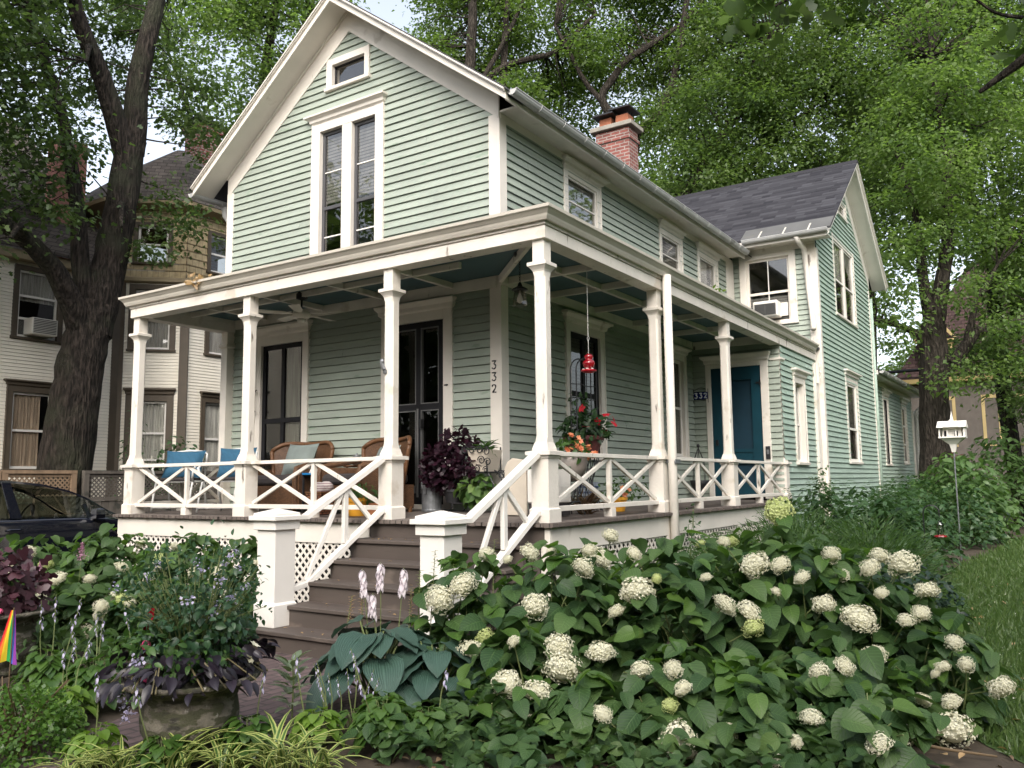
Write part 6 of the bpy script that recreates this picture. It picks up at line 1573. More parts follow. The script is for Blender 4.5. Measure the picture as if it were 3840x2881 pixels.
HEAD_R = [(3, 4.02, -2.45, 0.16, 0.115), (6, 2.51, -2.09, -0.08, 0.070), (1, 2.46, -3.29, -0.13, 0.080), (0, 2.09, -3.30, -0.15, 0.055), (1, 2.33, -3.38, -0.17, 0.040), (1, 2.59, -3.20, -0.13, 0.047), (6, 2.59, -2.45, -0.23, 0.118), (1, 2.92, -3.33, -0.21, 0.070), (3, 3.94, -2.80, -0.19, 0.094), (3, 4.12, -2.81, -0.18, 0.067), (3, 4.26, -2.84, -0.25, 0.060), (2, 3.32, -3.33, -0.34, 0.104), (2, 3.44, -3.28, -0.26, 0.043), (1, 2.73, -3.66, -0.44, 0.098), (0, 1.99, -3.74, -0.43, 0.098), (0, 2.12, -3.64, -0.34, 0.098), (1, 3.18, -3.36, -0.48, 0.055), (1, 3.16, -3.56, -0.71, 0.089), (10, 3.00, -3.82, -0.65, 0.093), (0, 2.28, -3.75, -0.75, 0.088), (0, 2.33, -3.68, -0.67, 0.070), (10, 2.81, -4.04, -0.60, 0.046), (10, 3.08, -3.91, -0.76, 0.108), (10, 2.86, -4.20, -0.81, 0.094), (10, 3.03, -4.12, -0.86, 0.099), (8, 3.56, -3.82, -0.73, 0.060), (8, 3.77, -3.83, -0.70, 0.059), (8, 3.86, -3.91, -0.78, 0.057), (8, 3.81, -3.99, -0.86, 0.046), (8, 3.87, -4.06, -1.02, 0.113), (8, 3.78, -4.08, -1.08, 0.063), (10, 3.00, -4.19, -1.01, 0.076), (2, 3.86, -3.18, -0.41, 0.077), (2, 3.97, -3.02, -0.47, 0.078), (2, 4.00, -3.07, -0.56, 0.068), (4, 4.59, -2.79, -0.49, 0.087), (3, 4.40, -2.88, -0.41, 0.067), (4, 4.62, -2.53, -0.20, 0.067), (4, 4.65, -2.35, -0.14, 0.069), (4, 4.80, -2.39, -0.18, 0.082), (4, 4.95, -2.52, -0.33, 0.082), (4, 4.71, -2.69, -0.34, 0.053), (4, 4.93, -2.67, -0.45, 0.052), (4, 4.85, -2.75, -0.49, 0.046), (4, 4.68, -2.88, -0.70, 0.068), (9, 4.61, -3.35, -0.68, 0.063), (9, 4.49, -3.44, -0.71, 0.058), (5, 5.05, -2.84, -0.73, 0.044), (5, 5.17, -2.80, -0.71, 0.049), (5, 5.11, -2.75, -0.60, 0.050), (5, 5.01, -2.85, -0.77, 0.033), (5, 5.34, -2.76, -0.83, 0.075), (5, 4.94, -2.89, -0.92, 0.046), (5, 5.09, -2.90, -0.91, 0.054), (11, 4.50, -3.70, -0.90, 0.060), (11, 4.13, -3.94, -0.96, 0.045), (11, 4.45, -3.86, -0.99, 0.044), (9, 4.88, -3.45, -0.99, 0.085), (5, 5.09, -2.92, -1.06, 0.101), (11, 4.34, -3.95, -1.06, 0.063), (11, 4.57, -3.71, -1.07, 0.069), (8, 3.93, -4.04, -1.07, 0.050), (7, 3.13, -1.67, -0.15, 0.047), (2, 3.73, -3.15, -0.25, 0.042), (7, 3.42, -1.73, -0.12, 0.053), (3, 4.47, -2.63, -0.25, 0.042), (3, 4.12, -2.94, -0.34, 0.036), (11, 4.08, -3.96, -1.08, 0.040)]
SHR_L = [(-4.01, -3.49, 0.75, 0.92), (-2.99, -3.18, 0.75, 0.98), (-2.02, -2.91, 0.68, 0.96), (-1.23, -2.81, 0.38, 0.92), (-2.60, -3.89, 0.60, 0.62), (-1.61, -3.60, 0.50, 0.62), (-1.0, -3.40, 0.34, 0.60)]
HEAD_L = [(1, -3.2, -3.75, -.42, .07), (2, -1.75, -3.4, -.35, .08), (3, -1.2, -3.15, -.45, .075), (5, -1.75, -4.0, -.72, .07), (0, -4.2, -3.9, -.40, .07), (4, -2.9, -4.3, -.66, .07), (1, -2.55, -3.31, -0.47, 0.077), (2, -1.99, -3.26, -0.44, 0.075), (2, -2.01, -3.35, -0.54, 0.065), (4, -2.36, -3.52, -0.73, 0.070), (5, -1.57, -3.91, -0.66, 0.059), (5, -1.46, -3.90, -0.68, 0.059), (6, -0.50, -3.68, -0.58, 0.09), (4, -2.62, -3.94, -0.52, 0.068), (0, -3.82, -3.62, -0.34, 0.066), (2, -2.12, -3.00, -0.26, 0.053), (1, -2.66, -3.59, -0.56, 0.066), (4, -2.02, -3.95, -0.98, 0.078), (4, -2.07, -3.83, -0.85, 0.057), (3, -0.97, -2.89, -0.38, 0.041), (1, -2.85, -2.90, -0.26, 0.061), (0, -3.72, -3.86, -0.50, 0.069), (2, -1.65, -3.09, -0.50, 0.060), (4, -2.41, -4.20, -0.64, 0.052)]
SHR_R += [(3.28, -4.10, .34, .40), (3.62, -4.02, .30, .34), (4.25, -3.85, .34, .36), (4.75, -3.58, .36, .40), (2.95, -4.38, .26, .34)]
HEAD_R += [(13, 3.5, -4.2, -.90, .05), (15, 4.85, -3.8, -.95, .07), (3, 3.7, -2.7, -.05, .05), (4, 4.4, -2.6, -.12, .06), (2, 3.2, -3.1, -.12, .06), (1, 2.9, -3.2, -.10, .05)]
LAB_R = ['hydrangea shrub nearest the right newel pier, behind the blue hosta', 'hydrangea shrub in front of the corner porch pedestal', 'hydrangea shrub in the middle of the big flower bank', 'tallest hydrangea shrub, one cream head standing clear above it', 'hydrangea shrub at the lawn side of the flower bank', 'sprawling hydrangea drooping onto the lawn', 'hydrangea shrub against the stair side skirt', 'hydrangea shrub near the porch downspout', 'low front hydrangea with a large head at the bottom edge', 'low front hydrangea beside the lawn', 'front hydrangea with clustered heads beside the small green hostas', 'lowest hydrangea over bare soil at the bottom', 'knee high hydrangea leaves just right of the seedlings', 'small hydrangea shoot next to the biggest bottom head', 'knee high hydrangea at the bottom edge below the bank', 'knee high hydrangea at the bottom edge near the fallen branch', 'small hydrangea shoot beside the bright green hosta']
LAB_L = ['hydrangea shrub beside the black car', 'hydrangea shrub in front of the left porch lattice', 'hydrangea shrub before the middle of the front lattice', 'tall sparse hydrangea stem beside the left newel pier', 'low hydrangea in front of the left flower bed, over the ground cover', 'low hydrangea with a cluster of three heads behind the stone urn', 'low hydrangea hugging the base of the left newel pier']
GREEN = {0, 12, 20, 28, 34, 62, 64}
def make_shrubs(SH, HD, LB, nl, size, grp, green, matx, matl, out_=.07):
    for i, (x, y, R, H) in enumerate(SH):
        o = thing('hydrangea', LB[i], 'shrub', (x, y, GZ), grp)
        k = int(nl*(R*R+R*H)/1.0)
        dome_leaves('foliage', matx, o, (x, y), R, H, k, size, T_HYD, low=-.0, shell=.70)
        dome_leaves('inner_foliage', matx, o, (x, y), R*.8, H*.8, k//2, size*.9, T_HYD, shell=.5)
        dome_leaves('young_lit_foliage', matl, o, (x, y), R*1.0, H*1.02, max(4, k//6), size*.85, T_HYD, low=.35, shell=.93)  # paler top leaves: young growth, with the lit tone put into the colour
        hs = [(j, h) for j, h in enumerate(HD) if h[0] == i]
        tips = [h[1:4] for _, h in hs]
        for q in range(9):
            a = RD.uniform(0, 6.28); c = RD.uniform(.3, 1); s = math.sqrt(1-c*c)
            tips.append((x+R*.95*s*math.cos(a), y+R*.95*s*math.sin(a), GZ+H*.95*c))
        stems('stems', mt['stem'], o, (x, y), tips, .006)
        for j, h in hs:
            v_ = Vector((5.7476, -8.4972, .9))-Vector(h[1:4]); v_.normalize(); q_ = out_
            h = (h[0], h[1]+v_.x*q_, h[2]+v_.y*q_, max(h[3]+v_.z*q_, GZ+.06), h[4])
            flower_head(o, *h[1:], green=(j in green) if green else RD.random() < .12)
make_shrubs(SHR_R, HEAD_R, LAB_R, 205, .172, 'hydrangeas in the big bank right of the steps', GREEN, mt['hyd'], mt['hydl'])
mt['hyd2'] = leafmat('hydrangea_leaf_left', (.028, .064, .020), (.062, .110, .032), trans=.30, rough=.48, spec=.35, veins='pinnate', back=(.12, .20, .08))
make_shrubs(SHR_L, HEAD_L, LAB_L, 250, .165, 'hydrangeas in the bed left of the steps', None, mt['hyd2'], mt['hydl'], .20)

# ------------------------------------------------------------------ hostas
def hosta(label, x, y, R, H, n, size, mat, T=T_HOS, group=None, z=GZ):
    o = thing('hosta', label, 'plant', (x, y, z), group)
    P = []; D = []; N = []; S = []; m = MB()
    for i in range(n):
        t = (i+.5)/n; a = i*2.39996+RD.uniform(-.3, .3)
        r = R*(.30+.62*t)*RD.uniform(.85, 1.1); zz = z+H*(1-.62*t**1.4)*RD.uniform(.85, 1.08)
        p = (x+r*.62*math.cos(a), y+r*.62*math.sin(a), zz)
        d = (math.cos(a), math.sin(a), -.05-.5*t+RD.uniform(-.15, .1))
        P.append(p); D.append(d); N.append((math.cos(a)*.35+RD.uniform(-.2, .2), math.sin(a)*.35+RD.uniform(-.2, .2), 1)); S.append(size*RD.uniform(.75, 1.12))
        m.tube([(x+RD.uniform(-.03, .03), y+RD.uniform(-.03, .03), z), (x+r*.35*math.cos(a), y+r*.35*math.sin(a), z+(zz-z)*.7), p], [.007*size/.25, .007*size/.25, .004*size/.25], 5)
    leaves('foliage', mat, o, P, D, N, S, T)
    m.build('stalks', mt['stem'], o)
    return o
def spike(parent, b, tip, mat, nf, ln, up=False, stemmat='stem', from_=.45, w=.45):
    m = MB(); b, tip = Vector(b), Vector(tip); mid = (b+tip)/2+Vector((RD.uniform(-.02, .02), RD.uniform(-.02, .02), .02))
    m.tube([b, mid, tip], [.0045, .0035, .002], 5); m.build('scape', mt[stemmat], parent)
    P = []; D = []; N = []
    for k in range(nf):
        t = from_+(1-from_)*k/nf; p = b.lerp(tip, t); a = k*2.4
        P.append(tuple(p)); D.append((math.cos(a), math.sin(a), .5 if up else -1.1)); N.append((math.cos(a), math.sin(a), 1.0))
    leaves('blossom', mat, parent, P, D, N, np.full(len(P), ln)*NG.uniform(.7, 1.15, len(P)), T_OV2, np.full(len(P), w*1.9))
hb = hosta('big blue green hosta with ribbed leaves spilling over the foot of the steps', 1.66, -4.02, .56, .56, 30, .33, mt['hosta'])
for bx, by, tx, ty, tz in ((1.55, -3.95, 1.45, -3.95, -.22), (1.62, -3.95, 1.58, -3.9, -.17), (1.6, -4.0, 1.60, -4.0, -.38), (1.75, -3.95, 1.80, -3.9, -.20)):
    spike(hb, (bx, by, GZ+.1), (tx, ty, tz), mt['palelav'], 26, .075, from_=.80)
mt['seedpod'] = leafmat('green_seed_bract', (.10, .16, .05), (.20, .22, .09), trans=.2)
mt['seedbr'] = leafmat('tan_seed_bract', (.30, .20, .10), (.42, .28, .14), trans=.2)
for k, (tx, ty, tz, sm) in enumerate(((1.84, -3.6, -.10, 'seedpod'), (1.78, -3.7, -.24, 'seedpod'), (1.97, -3.55, -.20, 'seedpod'), (2.05, -3.5, -.22, 'seedbr'), (2.16, -3.3, -.03, 'seedpod'), (1.40, -3.9, -.34, 'seedbr'), (1.35, -3.95, -.42, 'seedbr'), (1.74, -3.75, -.36, 'seedbr'))):
    spike(hb, (tx+RD.uniform(-.1, .1), ty-.1, GZ+.1), (tx, ty, tz), mt[sm], 30, .035, up=True, from_=.70, w=.3)
hosta('second blue hosta partly under the hydrangeas right of the steps', 2.05, -3.86, .42, .46, 16, .28, mt['hosta'])
hosta('blue hosta with broad leaves beside the left newel pier', -.72, -3.62, .38, .52, 16, .28, mt['hosta'])
hosta('blue hosta half hidden behind the planted urn', -.45, -4.0, .34, .42, 14, .25, mt['hosta'])
for k, (lab, x, y, R, H, n, s, mm) in enumerate((
    ('bright green small hosta clump at the bottom edge, left of the hydrangeas', 2.34, -4.70, .30, .27, 119, .095, 'hostag'), ('bright green small hosta clump nearest the blue hosta', 2.15, -4.50, .26, .24, 85, .085, 'hostag'), ('green hosta clump under the front hydrangea', 2.52, -4.52, .24, .22, 76, .085, 'hostag'),
    ('small green hosta at the lower edge behind the striped grass', 1.95, -4.85, .22, .20, 44, .10, 'lime'),
    ('low leafy clump hiding the right foot of the near urn', 1.86, -5.28, .24, .24, 60, .09, 'hostag'), ('low leafy clump at the bottom edge in front of the near urn', 1.60, -5.62, .22, .20, 60, .08, 'hostag'), ('yellow green clump at the bottom edge left of the near urn', 1.16, -5.74, .24, .20, 60, .08, 'lime'),
    ('light green hosta mound left of the brick path', .08, -5.12, .34, .34, 136, .095, 'hostag'), ('light green hosta mound along the path edge behind the urn', .35, -4.86, .30, .30, 119, .09, 'hostag'), ('light green hosta mound beside the second urn', -.46, -5.16, .32, .34, 119, .095, 'hostag'), ('yellow rimmed hosta between the two urns', -.30, -4.15, .26, .36, 50, .12, 'lime'), ('yellow green hosta at the left edge of the path', .25, -5.42, .28, .24, 60, .11, 'lime'))):
    h = hosta(lab, x, y, R, H, n, s, mt[mm], T_HYD, 'small hostas edging the path')
    for q in range(3 if k >= 7 else 1):
        a = RD.uniform(0, 6.28); r = RD.uniform(.05, .25); spike(h, (x+.06*math.cos(a), y+.06*math.sin(a), GZ+.1), (x+r*math.cos(a), y+r*math.sin(a), GZ+H+RD.uniform(.16, .42)), mt['lav'], 8, .034, from_=.72)
# flowering scapes of a small hosta beside the path on the right
sc = hosta('small grey green hosta with thin lavender flower stalks on the path edge', 1.95, -4.55, .16, .16, 18, .10, mt['hostag'], T_OV2)
for q in range(10): a = RD.uniform(0, 6.28); r = RD.uniform(.05, .34); spike(sc, (1.9+.1*math.cos(a), -4.6+.1*math.sin(a), GZ), (1.88+r*math.cos(a), -4.62+r*math.sin(a), GZ+RD.uniform(.3, .52)), mt['lav'], 8, .022, from_=.66)
lm = thing('lambs_ear', 'grey green upright plant beside the brick path', 'plant', (1.52, -4.66, GZ))
P = []; D = []; N = []
for k in range(30): a = k*2.4; t = k/30; P.append((1.52+.03*math.cos(a), -4.66+.03*math.sin(a), GZ+.10+.32*t)); D.append((math.cos(a), math.sin(a), .2+t)); N.append((-math.cos(a)*.4, -math.sin(a)*.4, 1))
mt['sage'] = leafmat('grey_sage_leaf', (.13, .17, .10), (.20, .25, .16), trans=.2); leaves('foliage', mt['sage'], lm, P, D, N, np.full(30, .12), T_OV2); stems('stems', mt['stem'], lm, (1.52, -4.66), [(1.52, -4.66, GZ+.42)], .006, .01)

# variegated grass tufts along the bottom edge
def varmat():
    m, out, N, lk = nodes('variegated_blade')
    uv = N('TexCoord').outputs['UV']; sp = N('SeparateXYZ'); lk(uv, sp.inputs[0])
    a = N('Math', operation='SUBTRACT'); lk(sp.outputs[0], a.inputs[0]); a.inputs[1].default_value = .5
    b_ = N('Math', operation='ABSOLUTE'); lk(a.outputs[0], b_.inputs[0])
    c = mixc(N, lk, ramp(N, lk, b_.outputs[0], .14, .32), (.055, .13, .022), (.40, .44, .14))
    p = N('BsdfPrincipled'); p.inputs['Roughness'].default_value = .4; lk(c, p.inputs['Base Color'])
    t = N('BsdfTranslucent'); lk(c, t.inputs[0]); mx = N('MixShader'); mx.inputs[0].default_value = .35
    lk(p.outputs[0], mx.inputs[1]); lk(t.outputs[0], mx.inputs[2]); lk(mx.outputs[0], out.inputs[0]); return m
mt['varieg'] = varmat()
T_STRAP = tmpl([((j/2-.5)*2*w, t*(.55+.3*t), .98*t-.72*t*t+(.012 if j != 1 else 0)) for t, w in ((0, .020), (.2, .026), (.4, .027), (.6, .024), (.8, .016), (1, .002)) for j in range(3)], [(i*3+j, i*3+j+1, i*3+4+j, i*3+3+j) for i in range(5) for j in range(2)], [(j/2, t) for t in (0, .2, .4, .6, .8, 1) for j in range(3)])
for k, (lab, x, y, n, s) in enumerate((('striped grass tuft below the planted urn', 1.40, -5.42, 44, .36), ('striped grass tuft at the bottom left of the path', 1.15, -5.58, 34, .32), ('striped grass tuft beside the base of the urn', 1.62, -5.22, 38, .36), ('largest striped grass tuft, right of the urn', 1.86, -5.06, 56, .40), ('striped grass tuft nearest the small hostas', 2.08, -4.98, 36, .34), ('striped grass tuft furthest left at the bottom edge', .98, -5.72, 40, .28))):
    o = thing('striped_grass', lab, 'plant', (x, y, GZ), 'striped grass tufts'); x, y = 5.75-(5.75-x)*.93, -8.5+(y+8.5)*.93; o.location = (x, y, GZ); ORG[o.name] = Vector((x, y, GZ)); a = NG.uniform(0, 6.283, n)
    D = np.stack([np.cos(a), np.sin(a), NG.uniform(-.15, .5, n)], 1); D /= np.linalg.norm(D, axis=1, keepdims=True); Np = np.stack([-np.cos(a)*.6, -np.sin(a)*.6, np.ones(n)], 1)
    leaves('blades', mt['varieg'], o, np.array([x, y, GZ])+NG.normal(size=(n, 3))*np.array([.045, .045, 0]), D, Np, s*NG.uniform(.55, 1.15, n), T_STRAP, np.full(n, 1.25))
# boxwood at the lower left corner
bx = thing('boxwood', 'clipped light green box shrub in the lower left corner', 'shrub', (.62, -5.88, GZ))
ball_leaves('foliage', mt['box'], bx, (.62, -5.88, GZ+.10), (.34, .34, .30), 4200, .032, T_DIA, shell=.5, W=np.full(4200, 1.4)); stems('stems', mt['brownstem'], bx, (.62, -5.88), [(.62+RD.uniform(-.25, .25), -5.88+RD.uniform(-.25, .25), GZ+RD.uniform(.2, .45)) for _ in range(24)], .006, .06)

# ------------------------------------------------------------------ stone urns
mt['urn'] = M('mossy_stone', (.125, .112, .09), .95, .45, 14, 1.0, 55, dirt=[((.06, .06, .035), .46, 9, (1, 1, 2.5)), ((.032, .03, .024), .56, 6, (1, 1, 2.5)), ((.26, .25, .22), .66, 22, None)])
def urn(label, x, y, s, tilt=0):
    o = thing('stone_urn', label, 'planter', (x, y, GZ), 'stone urns by the brick path')
    pr = [(.20, 0), (.21, .03), (.19, .06), (.24, .10), (.275, .17), (.282, .25), (.27, .33), (.262, .345), (.275, .355), (.27, .37), (.30, .40), (.37, .435), (.40, .45), (.40, .475), (.36, .472), (.30, .44), (.24, .42)]
    m = MB(); n = 40; vs = []; fs = []
    for r, z in pr:
        for k in range(n):
            a = 2*math.pi*k/n; rr = r*(1+RD.uniform(-.012, .012))*(1+(.012*math.cos(8*a) if .1 < z < .34 else 0)); vs.append((x+rr*s*math.cos(a), y+rr*s*math.sin(a), GZ+z*s+.05*s*tilt*math.cos(a)*(z > .38)))
    for i in range(len(pr)-1):
        for k in range(n): j = (k+1) % n; fs.append((i*n+k, i*n+j, i*n+n+j, i*n+n+k))
    fs.append(tuple(range(n-1, -1, -1))); fs.append(tuple(range((len(pr)-1)*n, len(pr)*n)))
    m.add(vs, fs); m.build('urn_body', mt['urn'], o, smooth=True); return o
UX, UY = 1.46, -5.36
urn('mossy carved stone urn with dark vines spilling over its rim', UX, UY, .95)
uv_ = thing('sweet_potato_vine', 'blackish purple trailing vine hanging over the rim of the nearer stone urn', 'plant', (UX, UY, GZ+.42))
n = 230; a = NG.uniform(0, 6.283, n); r = NG.uniform(.20, .44, n)
P = np.stack([UX+r*np.cos(a), UY+r*np.sin(a), GZ+.50-.35*np.maximum(0, r-.36)+NG.uniform(-.05, .12, n)], 1)
D = np.stack([np.cos(a+NG.normal(size=n)*.5), np.sin(a+NG.normal(size=n)*.5), NG.uniform(-.9, .15, n)], 1)
leaves('foliage', mt['vine'], uv_, P, D, updirs(n, .45), NG.uniform(.06, .12, n), T_HYD, np.full(n, .72))
m = MB()
for k in range(30): q = RD.uniform(0, 6.28); m.tube([(UX, UY, GZ+.44), (UX+.28*math.cos(q), UY+.28*math.sin(q), GZ+.56), (UX+.42*math.cos(q+.2), UY+.42*math.sin(q+.2), GZ+.44)], .005, 4)
m.build('stems', M('purple_stem', (.12, .10, .05), .6), uv_)
ag = thing('urn_bouquet', 'tall airy green plant with tiny blue flowers growing out of the nearer stone urn', 'flowers', (UX, UY, GZ+.45))
mt['agl'] = leafmat('urn_green_leaf', (.022, .060, .030), (.050, .105, .045), trans=.3)
ball_leaves('foliage', mt['agl'], ag, (UX-.02, UY+.02, GZ+.72), (.38, .34, .25), 820, .05, T_HYD, shell=.2)
ball_leaves('lower_foliage', mt['leaf'], ag, (UX-.08, UY-.05, GZ+.60), (.44, .38, .17), 420, .06, T_OV2, shell=.3)
tips = []; m = MB()
for k in range(120):
    q = RD.uniform(0, 6.28); r = .42*math.sqrt(RD.random()); t = (UX+r*math.cos(q), UY+r*math.sin(q), GZ+.78+.55*RD.random()*(1-.5*r/.42)); tips.append(t)
    m.tube([(UX+.05*math.cos(q), UY+.05*math.sin(q), GZ+.48), (UX+.5*r*math.cos(q), UY+.5*r*math.sin(q), GZ+.75), t], [.004, .003, .002], 4)
m.build('stems', mt['stem'], ag)
P = np.repeat(np.array(tips), 8, 0)+NG.normal(size=(960, 3))*np.array([.03, .03, .05]); leaves('tip_foliage', mt['agl'], ag, P, unit(960), updirs(960, .5), NG.uniform(.025, .048, 960), T_OV2)
P = np.repeat(np.array(tips[:18]), 16, 0)+NG.normal(size=(288, 3))*.013; leaves('blossom', mt['lav'], ag, P, unit(288), updirs(288, .5), NG.uniform(.014, .022, 288), T_DIA, np.full(288, 1.6))
P = np.array([(1.32, -5.66, GZ+.42), (1.35, -5.70, GZ+.36), (1.28, -5.62, GZ+.44), (1.42, -5.68, GZ+.58), (1.40, -5.71, GZ+.3)]); P = np.repeat(P, 26, 0)+NG.normal(size=(130, 3))*.02
leaves('low_blossom', mt['lav'], ag, P, unit(130), updirs(130, .5), NG.uniform(.016, .026, 130), T_DIA, np.full(130, 1.6))
petals('pink_blossom', mt['pinkfl'], ag, [(1.32, -5.58, GZ+.62), (1.40, -5.61, GZ+.64), (1.35, -5.62, GZ+.52), (1.42, -5.64, GZ+.50), (1.28, -5.56, GZ+.56)], .045, 5, -.8)
petals('red_blossom', mt['redfl'], ag, [(1.30, -5.52, GZ+.80), (1.31, -5.54, GZ+.72)], .05, 4, 1.2)
petals('white_blossom', mt['hydfl'], ag, [(1.82, -5.22, GZ+.62), (1.83, -5.24, GZ+.56)], .035, 6, .8)
U2X, U2Y = -1.75, -4.90
urn('weathered stone urn at the left edge of the picture under dark heuchera', U2X, U2Y, 1.05, .4)
he = thing('heuchera', 'dark plum ruffled plant filling the urn at the left edge', 'plant', (U2X, U2Y, GZ+.45))
ball_leaves('foliage', leafmat('plum_leaf', (.020, .008, .012), (.075, .030, .040), trans=.2, tint=(1.5, .6, .8)), he, (U2X, U2Y, GZ+.70), (.40, .36, .30), 420, .11, T_LOBE, shell=.3)
petals('blossom', mt['pinkfl'], he, [(-1.45, -5.1, GZ+.56), (-1.35, -5.08, GZ+.58), (-1.4, -5.15, GZ+.54)], .05, 4, -1.0)
# rainbow flag
fl_ = thing('rainbow_flag', 'small folded rainbow striped flag on a stick by the left urn', 'flag', (-.72, -5.28, GZ))
m = MB(); m.tube([(-.72, -5.29, GZ), (-.715, -5.285, GZ+.66)], .005, 6); m.build('stick', mt['brownstem'], fl_)
def rainbow():
    m, out, N, lk = nodes('rainbow_stripes'); uv = N('TexCoord').outputs['UV']; sp = N('SeparateXYZ'); lk(uv, sp.inputs[0])
    r = N('ValToRGB'); r.color_ramp.interpolation = 'CONSTANT'; e = r.color_ramp.elements
    cols = [(.55, .012, .02), (.65, .16, .01), (.68, .50, .02), (.02, .28, .06), (.03, .10, .42), (.20, .03, .26)]
    e[0].position = 0; e[0].color = c4(cols[0]); e[1].position = 1/6; e[1].color = c4(cols[1])
    for k in range(2, 6): q = e.new(k/6); q.color = c4(cols[k])
    b = N('BsdfPrincipled'); b.inputs['Roughness'].default_value = .8; lk(sp.outputs[0], r.inputs[0]); lk(r.outputs[0], b.inputs['Base Color']); lk(b.outputs[0], out.inputs[0]); return m
V = []; UVs = []; nx, nz = 14, 10
for i in range(nz+1):
    t = i/nz
    for j in range(nx+1):
        s = j/nx; w = .03+.16*t
        V.append(((s-.75)*w, .02*math.sin(s*9+t*3)*t, .64-.36*t-.05*t*abs(s-.5))); UVs.append((1-s if False else s, t))
T_FLAG = tmpl(V, [(i*(nx+1)+j, i*(nx+1)+j+1, (i+1)*(nx+1)+j+1, (i+1)*(nx+1)+j) for i in range(nz) for j in range(nx)], UVs)
leaves('flag_cloth', rainbow(), fl_, [(-.72, -5.28, GZ)], [(-.55, .83, 0)], [(0, 0, 1)], [1.0], T_FLAG)

# ------------------------------------------------------------------ beds beside the porch and lawn
def bush(name, label, cat, x, y, R, H, n, size, mat, T=T_OV2, group=None, W=None, shell=.4, st=10, z0=.0):
    o = thing(name, label, cat, (x, y, GZ), group)
    dome_leaves('foliage', mat, o, (x, y), R, H, n, size, T, shell=shell, W=None if W is None else np.full(n, W), lean=.5)
    if st: stems('stems', mt['stem'], o, (x, y), [(x+RD.uniform(-.6, .6)*R, y+RD.uniform(-.6, .6)*R, GZ+H*RD.uniform(.6, .95)) for _ in range(st)], .005, R*.3)
    return o
for k, (lab, x, y, R, H) in enumerate((('feathery fine leaved mound between hydrangeas and the wing wall', 3.0, 1.9, 1.05, 1.12), ('feathery fine leaved mound nearest the lawn', 3.85, 1.7, .85, 1.02), ('feathery fine leaved mound nearest the porch', 2.55, .7, .7, .85), ('feathery fine leaved mound behind the tallest hydrangea', 3.6, .4, .75, .85))):
    o = thing('feathery_shrub', lab, 'shrub', (x, y, GZ), 'feathery green mounds'); n = 5200
    th = NG.uniform(0, 6.283, n); cz = NG.random(n)**.8; sr = np.sqrt(1-cz**2); kk = NG.uniform(.55, 1.05, n)
    P = np.array([x, y, GZ])+np.stack([sr*np.cos(th)*R, sr*np.sin(th)*R, cz*H], 1)*kk[:, None]
    D = np.stack([np.cos(th), np.sin(th), cz*1.2-.25], 1)+unit(n)*.55
    leaves('foliage', mt['fern'], o, P, D, updirs(n, .6), NG.uniform(.10, .17, n), T_DIA, np.full(n, .16))
    stems('stems', mt['stem'], o, (x, y), [(x+R*.8*math.cos(q), y+R*.8*math.sin(q), GZ+H*.75) for q in np.linspace(0, 6, 12)], .004, R*.3)
for lab, x, y, R, H, n in (('dark leaved low shrub beside the lawn edge', 4.2, .15, .45, .70, 700), ('dark leaved low shrub behind the lawn side hydrangea', 4.0, -.65, .5, .72, 800), ('dark leaved low shrub under the feathery mounds', 3.9, .4, .5, .72, 800), ('dark leaved low shrub farther along the lawn edge', 4.4, 1.0, .42, .6, 600)):
    bush('dark_shrub', lab, 'shrub', x, y, R, H, n, .085, mt['dkleaf'], T_OV2, 'dark leaved shrubs by the lawn')
for lab, x, y, R, H, n in (('tall phlox clump against the wing corner', 2.35, 5.5, .65, 1.35, 900), ('leafy phlox clump under the gable window', 2.6, 8.2, .8, 1.30, 900), ('leafy phlox clump past the gable window', 2.9, 11.5, .9, 1.5, 900), ('leafy bush under the rear wing windows', 3.0, 15.5, 1.1, 1.5, 800), ('phlox clump between the feathery mounds and the wall', 2.5, 3.4, .6, 1.0, 800), ('leafy clump below the porch skirt', 2.2, .1, .40, .60, 500), ('leafy clump beside the porch downspout', 2.15, 1.7, .40, .66, 600), ('leafy clump under the last porch railing', 2.2, 4.6, .4, .7, 500),
                           ('broad leaved shrub along the garden side', 3.3, 5.2, .75, 1.15, 900), ('broad leaved shrub in front of the birdhouse pole', 3.4, 6.5, .8, 1.2, 900), ('broad leaved shrub right of the birdhouse', 3.3, 8.6, .9, 1.25, 900), ('broad leaved shrub at the far lawn edge', 3.7, 12.2, .9, 1.3, 900)):
    o = bush('phlox', lab, 'shrub', x, y, R, H, n, .135, mt['phlox'], T_OV2, 'leafy perennials along the house')
    P = []; D = []; N = []
    for q in range(14):      # upright leafy shoots above the mass
        a = RD.uniform(0, 6.28); r = R*math.sqrt(RD.random())*.8; hh = H*(1-.35*(r/R)**2)
        for k in range(9): P.append((x+r*math.cos(a), y+r*math.sin(a), GZ+hh+.04*k-.08)); b = k*2.4; D.append((math.cos(b), math.sin(b), .25)); N.append((0, 0, 1))
    leaves('shoots', mt['phlox'], o, P, D, N, NG.uniform(.09, .15, len(P)), T_OV2)
mt['elder'] = leafmat('elder_leaf', (.065, .13, .040), (.12, .20, .07), trans=.4)
for lab, x, y, R, H, n in (('pale green elder bush behind the birdhouse', 3.6, 14.0, 1.2, 2.0, 1800), ('pale green elder bush at the right edge of the garden', 6.2, 24, 1.9, 2.6, 1800), ('pale green elder bush in front of the maroon house', 4.2, 21, 1.7, 2.8, 1600), ('pale green bush beyond the lawn', 9.5, 27, 2.6, 3.2, 1600)):
    bush('elder_bush', lab, 'bush', x, y, R, H, n, .22, mt['elder'], T_LAN, 'pale green bushes at the back', 2.2)
